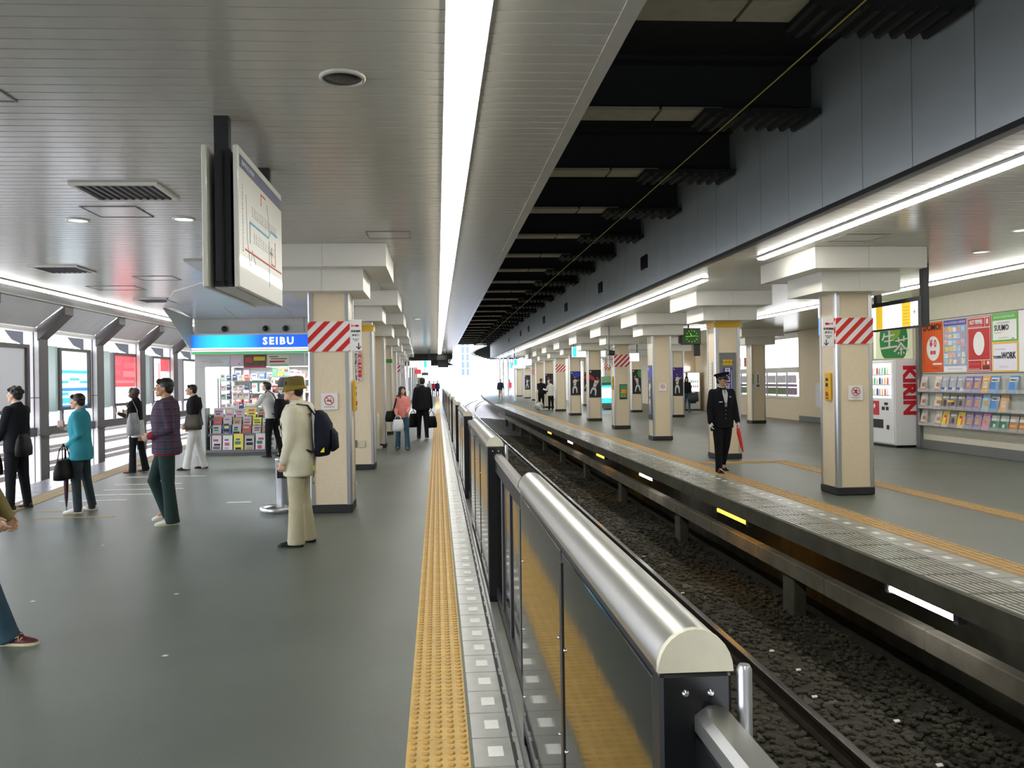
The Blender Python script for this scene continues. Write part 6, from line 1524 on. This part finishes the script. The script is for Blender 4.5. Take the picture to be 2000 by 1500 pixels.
def bag(name, label, cat, at, rz, w, d, h, m, strap=None, strap_m=None, handle=.0, sag=.8, group=None):
    """soft bag hanging below the point at; strap = world points"""
    t = thing(name, label, cat, at, rz, group=group); q = MB(); rg_ = []
    for z, s_, e in ((0, .80, .75), (.03, .96, 1), (.35, 1.0, 1.0), (.7, .9, sag), (.97, .80, .35), (1.0, .72, .12)):
        n = 20; rg_.append([((w/2)*s_*math.copysign(abs(math.cos(2*PI*k/n))**.6, math.cos(2*PI*k/n)), (d/2)*e*math.copysign(abs(math.sin(2*PI*k/n))**.7, math.sin(2*PI*k/n)), -handle-h+h*z) for k in range(n)])
    q.loft(rg_); b_ = q.build('bag_body', m, t, local=True)
    q = MB(); q.tube([(-w*.36, -d*.1, -handle-h*.03), (0, -d*.12, -handle-h*.06), (w*.36, -d*.1, -handle-h*.03)], .006, 6); q.build('zip', strap_m or leather_m, t, local=True)
    if handle:
        for s_ in (-1, 1):
            q = MB(); q.tube([(-w*.28, s_*d*.2, -handle-h*.1), (-w*.2, s_*d*.1, -handle*.35), (0, 0, -.004), (w*.2, s_*d*.1, -handle*.35), (w*.28, s_*d*.2, -handle-h*.1)], .008, 8); q.build('handle', strap_m or m, t, local=True)
    if strap:
        c, s_ = math.cos(rz), math.sin(rz); loc = []
        for p in strap:
            v = Vector(p)-Vector(at); loc.append((v.x*c+v.y*s_, -v.x*s_+v.y*c, v.z))
        q = MB(); q.tube(loc, [(.019, .005)]*len(loc), 8); q.build('strap', strap_m or m, t, local=True)
    return t
# ------------------------------------------------------------------ the people on the platforms
V = Vector
# man in the bucket hat, standing in profile by the striped column
F = person('man in an olive bucket hat and pale beige jacket standing by the striped column', (-1.43, 8.52, 0), 88, 1.68, beige_c, beige2_c, shoe_k, hair='short', legs=((2, 2, 3), (-3, 3, 3)), arms=((6, 5, 10, 4), (2, 7, 12, 3)), hem=.70, thick=.042, lean=3, head=(3, -3), hat='bucket', flare=1.5, build=1.06)
q = MB(); n = 20
q.loft([[F.LM((.14*math.cos(2*PI*k/n), -.075+.115*math.sin(2*PI*k/n), z)) for k in range(n)] for z in (1.34, 1.40)]+[[F.LM((.115*math.cos(2*PI*k/n), -.06+.105*math.sin(2*PI*k/n), 1.475+.03*math.sin(2*PI*k/n))) for k in range(n)], [F.LM((.07*math.cos(2*PI*k/n), -.02+.065*math.sin(2*PI*k/n), 1.46)) for k in range(n)]], 0, True); F.part(q, 'hood', beige_c)
for (z0, z1, xa, xb) in ((1.12, 1.22, .05, .13), (.84, .98, .04, .15)):
    q = MB(); q.add([F.torso_front(-xa, z0, .01), F.torso_front(-xb, z0, .008), F.torso_front(-xb, z1, .01), F.torso_front(-xa, z1, .012)], [(0, 1, 2, 3)]); F.part(q, 'pocket', beige_c)
    q = MB(); q.add([F.torso_front(-xa, z1-.03, .014), F.torso_front(-xb, z1-.03, .012), F.torso_front(-xb, z1+.01, .013), F.torso_front(-xa, z1+.01, .015)], [(0, 1, 2, 3)]); F.part(q, 'pocket_flap', beige_c)
q = MB(); q.tube([F.Hd((-.062, .07, .008)), F.Hd((-.05, .098, .008)), F.Hd((-.008, .104, .01)), F.Hd((.008, .104, .01)), F.Hd((.05, .098, .008)), F.Hd((.062, .07, .008))], .0022, 6); F.part(q, 'glasses', black_m)
bp = thing('backpack', 'dark navy backpack with a yellow tag on the back of the man in the hat', 'backpack', tuple(F.W((0, -.19, 1.15))), F.rz)
q = MB(); rg_ = []
for z, w_, d0, d1 in ((-.25, .10, 0, .06), (-.24, .15, -.01, .12), (-.1, .165, -.02, .17), (.08, .155, -.02, .155), (.18, .13, -.01, .10), (.22, .08, 0, .05)):
    n = 20; rg_.append([(w_*math.copysign(abs(math.cos(2*PI*k/n))**.7, math.cos(2*PI*k/n)), -(d0+d1)/2-(d1-d0)/2*math.copysign(abs(math.sin(2*PI*k/n))**.7, math.sin(2*PI*k/n)), z) for k in range(n)])
nv = cloth('backpack_navy', (26, 28, 42)); q.loft(rg_); q.build('pack_body', nv, bp, local=True)
q = MB(); rg_ = [[(w_*math.copysign(abs(math.cos(2*PI*k/16))**.7, math.cos(2*PI*k/16)), -.15-d_/2-d_/2*math.sin(2*PI*k/16), z) for k in range(16)] for z, w_, d_ in ((-.2, .09, .03), (-.17, .12, .07), (-.02, .12, .06), (.03, .09, .02))]; q.loft(rg_); q.build('front_pocket', nv, bp, local=True)
for sx in (-1, 1):
    q = MB(); q.tube([(sx*.07, .0, .17), (sx*.10, .07, .275), (sx*.115, .17, .29), (sx*.12, .30, .22), (sx*.13, .335, .06), (sx*.15, .24, -.1), (sx*.12, .02, -.2)], [(.026, .007)]*7, 8, ref=(1, 0, 0)); q.build('shoulder_strap', nv, bp, local=True)
q = MB(); q.tube([(-.12, .33, .17), (0, .355, .17), (.12, .33, .17)], [(.012, .004)]*3, 6); q.build('chest_strap', black_m, bp, local=True)
q = MB(); q.box(-.155, -.10, -.2, -.148, -.06, -.15); q.build('yellow_tag', mat('tag_yellow', (240, 230, 30), .5), bp, local=True)
q = MB(); q.tube([(-.13, -.0, -.22), (-.15, .01, -.36), (-.15, .015, -.52)], [(.014, .004)]*3, 6); q.build('loose_strap', black_m, bp, local=True)
for zz in (-.33, -.45):
    q = MB(); q.tube([(-.149, .008, zz), (-.15, .011, zz-.05)], [(.016, .006)]*2, 6); q.build('yellow_band', MATS['tag_yellow'], bp, local=True)

# man in the plaid shirt walking to the left
F = person('man in a purple plaid shirt walking left over the dark platform floor', (-3.24, 10.0, 0), 108, 1.72, plaid_m, green_d, shoe_w, sole=sole_w, legs=((-2, 3, 3), (20, 42, 3)), arms=((-8, 8, 78, 26), (-6, 8, 74, 28)), hem=.81, thick=.046, head=(-8, -2), flare=1.4, shoe_len=1.05, skin=skin2_m)
q = MB(); vs = []
for z, w_ in ((1.43, .05), (1.38, .042), (1.32, .03), (1.27, .006)): vs += [F.torso_front(-w_, z, .004), F.torso_front(0, z, .007), F.torso_front(w_, z, .004)]
q.add(vs, [f for i in range(3) for f in ((3*i, 3*i+1, 3*i+4, 3*i+3), (3*i+1, 3*i+2, 3*i+5, 3*i+4))], 0, True); F.part(q, 'undershirt', white_c)
q = MB(); q.loft(F.rings(.80, .85, .024)); F.part(q, 'red_hem', redc)
for i in (0, 1):
    el, wr, d2 = F.J[i][5], F.J[i][6], F.J[i][7]
    q = MB(); q.tube([wr-d2*.03, wr+d2*.004], [.047, .046], 14); F.part(q, 'red_cuff', redc)
p = (F.hand[0]+F.hand[1])/2
t = thing('mobile_phone', 'small phone in the hands of the man in plaid', 'phone', tuple(p)); q = MB(); q.bevbox(p.x-.055, p.y-.012, p.z-.02, p.x+.055, p.y+.012, p.z+.02, .006); q.build('phone_body', mat('phone_brown', (120, 80, 60), .4), t)

# woman in the teal jacket
F = person('woman in a teal jacket standing in profile with a handbag and an umbrella', (-4.7, 11.1, 0), 92, 1.545, teal_m, trous_g, shoe_w, sole=sole_w, hair='short', fem=True, legs=((4, 8, 4), (-4, 6, 4)), arms=((-14, 10, 66, 24), (-4, 8, 112, 6)), hem=.74, thick=.034, build=1.12, lean=2, shoe_len=1.08, flare=1.1)
TJ = F
a = F.elbow[0]*.4+F.hand[0]*.6
bag('handbag', 'black handbag on the forearm of the woman in teal', 'handbag', (a.x-.04, a.y-.11, a.z-.0), F.rz, .42, .17, .26, leather_m, handle=.20)
h = F.hand[0]
um = thing('folded_umbrella', 'dark red folded umbrella hanging in front of the woman in teal', 'umbrella', (h.x-.06, h.y-.12, .5))
ux, uy = h.x+.02, h.y-.02
q = MB(); q.tube([(ux, uy, .08), (ux, uy, .2), (ux, uy, .52), (ux, uy, .62), (ux, uy, .66)], [.008, .022, .034, .03, .012], 12); q.build('folded_cloth', mat('umbrella_maroon', (62, 30, 40), .7, noise=.25, nscale=30), um)
q = MB(); q.tube([(ux, uy, .02), (ux, uy, .08)], .005, 6); q.tube([(ux, uy, .66), (ux, uy, .84), (ux+.03, uy, .88), (ux+.06, uy, .84)], [.009, .011, .011, .009], 8); q.build('shaft', black_m, um)
q = MB(); q.lathe([(.03, 0), (.055, .02), (.04, .05), (.06, .07), (.02, .10)], (ux, uy, .55), 10); q.build('ruffle', mat('umbrella_brown', (92, 42, 30), .7, noise=.3, nscale=40), um)
q_ = F.hand[1]; t = thing('drink_carton', 'small pinkish packet in the raised hand of the woman in teal', 'packet', tuple(q_)); q = MB(); q.bevbox(q_.x-.05, q_.y-.025, q_.z, q_.x+.03, q_.y+.025, q_.z+.09, .006); q.build('packet', mat('packet_pink', (206, 170, 160), .5), t)

# dark-suited man at the left
F = person('man in a dark suit standing with two dark bags near the left platform edge', (-5.72, 11.5, 0), 80, 1.64, suit_m, suit_m, shoe_k, hair='wild', legs=((2, 2, 3), (-3, 4, 3)), arms=((14, 6, 22, 14), (4, 8, 14, 2)), hem=.78, thick=.026, head=(6, -4))
suit_front(F); collar_white(F)
a = F.hip[1]; bag('shoulder_bag', 'black shoulder bag on the hip of the dark-suited man', 'bag', (a.x+.12, a.y-.16, a.z+.16), F.rz+.3, .40, .15, .30, leather_m, strap=[tuple(F.W((.12, -.12, 1.0))), tuple(F.W((.10, -.12, 1.30))), tuple(F.W((.06, -.02, 1.47))), tuple(F.W((-.02, .12, 1.3))), tuple(F.W((.12, .13, 1.05)))])
a = F.hand[0]; bag('briefcase', 'soft black case held in front of the dark-suited man', 'bag', (a.x, a.y, a.z), F.rz+1.2, .36, .10, .27, leather_m, handle=.07)

# woman with the grey tote bag
F = person('woman in black and white looking at her phone with a grey tote bag', (-5.74, 16.0, 0), 82, 1.60, black_c, trous_k, sandal_m, hair='bob', hmat=hairb_m, fem=True, legs=((3, 3, 4), (-5, 5, 5)), arms=((2, 8, 105, 12), (0, 10, 110, 14)), hem=.92, thick=.02, head=(0, -22), lean=3, flare=1.35)
q = MB(); n = 20; q.loft([[F.LM(p_) for p_ in [((rx+.02)*math.cos(2*PI*k/n)*.9, yo+(ry+.02)*math.sin(2*PI*k/n), z) for k in range(n)]] for z, rx, ry, yo in ((.70, .186, .135, -.005), (.80, .182, .13, -.005), (.95, .168, .122, -.003), (1.04, .16, .115, 0))]); F.part(q, 'tunic', white_c)
a = F.sh[0]*.15+F.W((-.13, -.1, 1.0))*.85
bag('tote_bag', 'grey slouchy tote bag on the shoulder of the woman in black and white', 'handbag', (a.x-.02, a.y-.13, 1.14), F.rz+.15, .46, .16, .42, mat('tote_grey', (150, 152, 154), .6, noise=.12, nscale=14, bump=.4, bscale=14), strap=[tuple(F.W((-.24, -.16, .98))), tuple(F.W((-.19, -.12, 1.25))), tuple(F.W((-.15, -.0, 1.455))), tuple(F.W((-.22, .08, 1.25))), tuple(F.W((-.25, .06, .98)))])
p = F.hand[0]; t = thing('mobile_phone', 'grey phone held by the woman with the tote bag', 'phone', tuple(p)); q = MB(); q.bevbox(p.x-.012, p.y-.025, p.z, p.x+.012, p.y+.025, p.z+.1, .004); q.build('phone_body', grey_m, t)

# man in white trousers by the kiosk
F = person('man in a black jacket and white trousers beside the kiosk', (-4.74, 16.35, 0), 105, 1.66, black_c, white_c, shoe_k, legs=((14, 4, 4), (-8, 6, 4)), arms=((4, 8, 14, 4), (8, 8, 20, 8)), hem=.88, thick=.026, lean=4, head=(0, -8), flare=1.25)
a = F.hip[0]; bag('messenger_bag', 'brown messenger bag on the hip of the man in white trousers', 'bag', (F.W((-.20, .02, 0)).x, F.W((-.20, .02, 0)).y-.05, 1.08), F.rz+1.2, .34, .14, .30, brown_l, strap=[tuple(F.W((-.24, -.03, .98))), tuple(F.W((-.13, -.13, 1.25))), tuple(F.W((.05, -.10, 1.43))), tuple(F.W((.10, .02, 1.47))), tuple(F.W((.02, .14, 1.3))), tuple(F.W((-.2, .15, 1.0)))])

# customer at the kiosk
F = person('kiosk customer in a white shirt leaning over the counter', (-3.72, 18.75, 0), 60, 1.70, white_c, trous_k, shoe_k, legs=((4, 6, 4), (-6, 6, 4)), arms=((40, 10, 50, 4), (34, 8, 60, 4)), hem=.86, thick=.024, lean=13, head=(10, -26))
bp2 = thing('backpack', 'black shoulder pack hanging behind the kiosk customer', 'backpack', tuple(F.W((.02, -.24, 1.12))), F.rz)
q = MB(); q.loft([[(w_*math.copysign(abs(math.cos(2*PI*k/18))**.6, math.cos(2*PI*k/18)), d_*math.copysign(abs(math.sin(2*PI*k/18))**.6, math.sin(2*PI*k/18))-.02, z) for k in range(18)] for z, w_, d_ in ((-.26, .15, .06), (-.24, .2, .10), (0, .21, .11), (.16, .18, .09), (.19, .12, .05))]); q.build('pack_body', black_c, bp2, local=True)
for sx in (-1, 1):
    q = MB(); q.tube([(sx*.08, .08, .16), (sx*.11, .15, .30), (sx*.12, .30, .37), (sx*.13, .42, .26), (sx*.14, .34, .02), (sx*.13, .1, -.18)], [(.024, .006)]*6, 8, ref=(1, 0, 0)); q.build('shoulder_strap', black_c, bp2, local=True)

# clerk inside the kiosk
F = person('kiosk clerk in white standing behind the counter beside a dark coat', (-4.35, 21.4, 0), 185, 1.62, white_c, trous_k, shoe_k, vox=1.6, arms=((30, 6, 60, 6), (20, 6, 60, 6)))
t = thing('hanging_coat', 'black coat hanging inside the kiosk behind the clerk', 'coat', (-3.98, 21.75, 1.2)); q = MB(); q.loft([[(-3.98+w_*math.cos(2*PI*k/16), 21.75+.09*math.sin(2*PI*k/16), z) for k in range(16)] for z, w_ in ((1.02, .2), (1.3, .19), (1.6, .2), (1.78, .16), (1.88, .05))]); q.build('coat_body', black_c, t)
q = MB(); q.tube([(-3.98, 21.75, 1.88), (-3.98, 21.75, 2.5)], .008, 6); q.build('hook', grey_m, t)

# woman in the pink top
F = person('woman in a pink top and jeans with a white carrier bag walking towards the viewer', (-.86, 20.0, 0), 183, 1.53, pink_c, jean2_m, shoe_br, hair='long', fem=True, legs=((7, 3, 4), (-5, 6, 4)), arms=((10, 6, 60, 12), (6, 8, 50, 10)), hem=.86, thick=.024, head=(28, -8), flare=1.35, vox=1.25)
a = F.hand[1]; bag('carrier_bag', 'white plastic carrier bag held by the woman in pink', 'bag', (a.x+.02, a.y-.10, a.z+.03), 0, .28, .14, .28, mat('plastic_white', (226, 228, 228), .3, noise=.06, bump=.5, bscale=18), handle=.10)
a = F.hip[1]; bag('shoulder_bag', 'black shoulder bag at the side of the woman in pink', 'bag', (a.x-.17, a.y-.02, a.z+.15), .4, .34, .14, .26, leather_m, strap=[tuple(F.W((.26, -.04, .98))), tuple(F.W((.18, -.1, 1.25))), tuple(F.W((.13, -.01, 1.46))), tuple(F.W((.17, .12, 1.3))), tuple(F.W((.26, .06, .98)))])
# suited man walking away
F = person('man in a black suit walking away along the yellow tactile strip', (-.44, 23.85, 0), 2, 1.75, suit_m, suit_m, shoe_k, legs=((6, 3, 2), (-8, 10, 2)), arms=((-4, 12, 6, 0), (4, 12, 10, 0)), hem=.78, thick=.03, vox=1.25, build=1.06)
a = F.hand[1]; bag('holdall', 'black holdall in the right hand of the walking suited man', 'bag', (a.x, a.y, a.z), .5, .34, .2, .34, leather_m, handle=.16)
a = F.hand[0]; bag('holdall', 'black bag between the walking suited man and the woman in pink', 'bag', (a.x-.02, a.y-.02, a.z+.02), 1.0, .34, .18, .40, leather_m, handle=.08)

# station officer on the right platform
F = person('uniformed station officer with peaked cap and white gloves on the right platform', (4.94, 13.98, 0), 186, 1.70, uni_n, uni_n, shoe_k, legs=((-7, 16, 0), (5, 3, 1)), arms=((6, 11, 12, 3), (3, 13, 10, 3)), hem=.76, thick=.024, head=(28, 0), hat='cap', hand_mat=glove_m, vox=.9, skin=skin2_m, build=1.02)
suit_front(F, tie=mat('tie_grey_blue', (126, 152, 168), .5), deep=1.13, w=.06); collar_white(F)
gold = mat('button_brass', (150, 120, 80), .4, metal=.6)
for z in (1.07, 1.0, .93):
    c_ = F.torso_front(.0, z, .004); q = MB(); q.ell(tuple(c_), (.011, .005, .011), 10, 6); F.part(q, 'button', gold)
q = MB(); c_ = F.torso_front(.085, 1.215, .006); q.box(c_.x-.035, c_.y-.003, c_.z-.008, c_.x+.035, c_.y+.003, c_.z+.008); F.part(q, 'name_badge', signwhite_m)
q = MB(); c_ = F.torso_front(-.085, 1.30, .006); q.box(c_.x-.018, c_.y-.003, c_.z-.010, c_.x+.018, c_.y+.003, c_.z+.010); F.part(q, 'lapel_badge', MATS['badge_silver'])
h = F.hand[0]
fg = thing('signal_flag', 'rolled red signal flag in the gloved hand of the officer', 'flag', (h.x, h.y, h.z)); q = MB(); q.tube([(h.x-.01, h.y-.01, h.z+.03), (h.x+.01, h.y-.015, h.z-.10), (h.x+.05, h.y-.02, h.z-.30), (h.x+.08, h.y-.02, h.z-.43)], [.012, .034, .026, .010], 12); q.build('rolled_cloth', mat('flag_red', (226, 52, 40), .7, noise=.12, nscale=20), fg)
q = MB(); q.tube([(h.x-.018, h.y-.008, h.z+.08), (h.x, h.y-.012, h.z-.02)], .008, 8); q.build('stick', cream_c, fg)
h = F.hand[1]; t = thing('hand_radio', 'small dark device in the other hand of the officer', 'radio', tuple(h)); q = MB(); q.bevbox(h.x-.02, h.y-.02, h.z-.05, h.x+.03, h.y+.02, h.z+.04, .006); q.build('radio_body', black_m, t)

# far right platform: two friends with luggage, walkers, woman by the vending machines
F = person('man in a black jacket talking beside the luggage on the right platform', (5.75, 45.2, 0), -25, 1.72, black_c, trous_k, shoe_k, hmat=hairb_m, vox=1.9, arms=((20, 8, 60, 10), (6, 8, 10, 0)))
F = person('person in a white shirt and black trousers talking on the right platform', (6.12, 44.0, 0), 30, 1.62, white_c, trous_k, shoe_w, vox=1.9, arms=((30, 8, 70, 6), (10, 8, 40, 6)))
t = thing('travel_bag', 'round white and grey travel bag on the floor beside the talking pair', 'bag', (5.5, 44.3, 0)); q = MB(); q.ell((5.5, 44.3, .24), (.26, .22, .24), 18, 10); q.build('bag_body', mat('bag_pale', (200, 202, 204), .5, noise=.4, nscale=6), t); q = MB(); q.tube([(5.35, 44.2, .40), (5.45, 44.15, .52), (5.6, 44.2, .44)], .02, 8); q.build('handle', black_m, t)
q = MB(); q.bevbox(5.5, 44.1, .03, 5.95, 44.18, .09, .02); q.build('pale_strap', white_m, t)
q = MB(); q.tube([(5.42, 44.5, .1), (5.36, 44.55, 1.0)], .025, 8); tag(q.build('walking_stick', white_m), 'white stick leaning beside the travel bag', 'stick')
F = person('man in a dark jacket and beige trousers walking on the far right platform', (5.5, 71.3, 0), 180, 1.74, navy_m, tan_c, shoe_k, vox=2.1, hair='short', hmat=hairg_m, legs=((8, 4, 2), (-8, 10, 2)), arms=((8, 14, 12, 0), (-6, 14, 12, 0)))
F = person('person in a red coat and white trousers on the far right platform', (8.0, 90.5, 0), 10, 1.72, red_c, white_c, shoe_k, vox=2.2, legs=((10, 4, 2), (-8, 12, 2)))
F = person('long-haired woman in blue trousers waiting by the back vending machines', (12.2, 39.5, 0), 160, 1.70, black_c, jean2_m, sandal_m, hair='long', hmat=hairb_m, fem=True, vox=1.8, hem=.86, head=(0, 14), arms=((6, 8, 12, 0), (10, 10, 40, 0)))
a = F.hand[0]; bag('shoulder_bag', 'dark slouchy bag carried by the long-haired woman', 'bag', (a.x+.12, a.y-.02, a.z+.22), .2, .55, .2, .42, mat('bag_slate', (48, 52, 60), .5), handle=.1)
# far left platform
F = person('person in a white shirt and blue trousers far down the left platform', (-.82, 85, 0), 180, 1.68, white_c, mat('trousers_blue', (46, 70, 130), .8), shoe_k, vox=2.2)
F = person('person in a navy jacket far down the left platform', (.02, 88, 0), 0, 1.72, mat('jacket_navy_far', (36, 44, 74), .8), trous_k, shoe_k, vox=2.2, legs=((8, 4, 2), (-8, 12, 2)))
F = person('person in a red top far down the left platform', (-.4, 93, 0), 0, 1.66, red_c, trous_k, shoe_k, vox=2.2)
F = person('person in grey far down the left platform partly behind the walking suited man', (-1.75, 78, 0), 180, 1.68, grey_c, trous_k, shoe_k, vox=2.2, hmat=hairb_m)

# walker cut off by the left edge of the frame
F = person('person in jeans and burgundy trainers cut off at the left frame edge', (-3.08, 5.55, 0), -88, 1.58, khaki_c, jean_m, shoe_b, sole=sole_w, legs=((-12, 20, 4), (25, 3, 4)), arms=((8, 8, 22, 6), (14, 8, 30, 6)), hem=.86, thick=.03, lean=3, flare=1.15, shoe_len=1.12)
q = MB(); n = 20; q.loft([[((rx+.014)*math.cos(2*PI*k/n), yo+(ry+.014)*math.sin(2*PI*k/n), z) for k in range(n)] for z, rx, ry, yo in ((.745, .17, .125, -.005), (.80, .176, .128, -.006), (.9, .172, .124, -.006))]); F.part(q, 'shirt_tail', cream_c)
q = MB(); c_ = F.T((.0, 0, 0)); 
sx0 = F.J[1][2]
q.tube([sx0+Vector((.04, .06, -.025)), sx0+Vector((.043, .085, -.01)), sx0+Vector((.043, .085, -.045)), sx0+Vector((.043, .11, -.02))], .005, 6); F.part(q, 'trainer_mark', mat('mark_cream', (206, 196, 150), .5))
q = MB(); q.tube([sx0+Vector((-.02, .05, .02)), sx0+Vector((0, .08, .005)), sx0+Vector((.02, .05, .02))], .004, 6); q.tube([sx0+Vector((-.02, .08, .0)), sx0+Vector((0, .10, -.012)), sx0+Vector((.02, .08, .0))], .004, 6); F.part(q, 'laces', shoe_b)

# ------------------------------------------------------------------ resolve the voxel-remeshed figures in one pass
tmp = {}
for (ob, vs, it, join, fac) in JOBS:
    rm = ob.modifiers.new('r', 'REMESH'); rm.mode = 'VOXEL'; rm.voxel_size = vs; rm.use_smooth_shade = True
    sm_ = ob.modifiers.new('s', 'SMOOTH'); sm_.factor = fac; sm_.iterations = it
dg = bpy.context.evaluated_depsgraph_get()
done = [(ob, bpy.data.meshes.new_from_object(ob.evaluated_get(dg)), join) for (ob, vs, it, join, fac) in JOBS]
for ob, me, join in done:
    ob.modifiers.clear(); m = ob.data.materials[0]; ob.data = me
    if not me.materials: me.materials.append(m)
    me.polygons.foreach_set('use_smooth', [True]*len(me.polygons))
extra = {}
for ob, me, join in done:
    if join is not None: extra.setdefault(join.name, (join, []))[1].append(ob)
for nm, (bd, obs) in extra.items():
    vs, fs = [], []
    for o in [bd]+obs:
        k = len(vs); vs += [tuple(v.co) for v in o.data.vertices]; fs += [[i+k for i in p.vertices] for p in o.data.polygons]
    me = bpy.data.meshes.new('body'); me.from_pydata(vs, [], fs); me.materials.append(bd.data.materials[0]); me.polygons.foreach_set('use_smooth', [True]*len(me.polygons)); bd.data = me
    for o in obs: bpy.data.objects.remove(o)

# ------------------------------------------------------------------ lettering becomes plain mesh
for o in TEXTS:
    me = bpy.data.meshes.new_from_object(o.evaluated_get(dg)); par = o.parent; nm = o.name
    loc, rot, scl = o.location.copy(), o.rotation_euler.copy(), o.scale.copy()
    bpy.data.objects.remove(o)
    n_ = bpy.data.objects.new('lettering', me); C.objects.link(n_); n_.parent = par; n_.location = loc; n_.rotation_euler = rot; n_.scale = scl
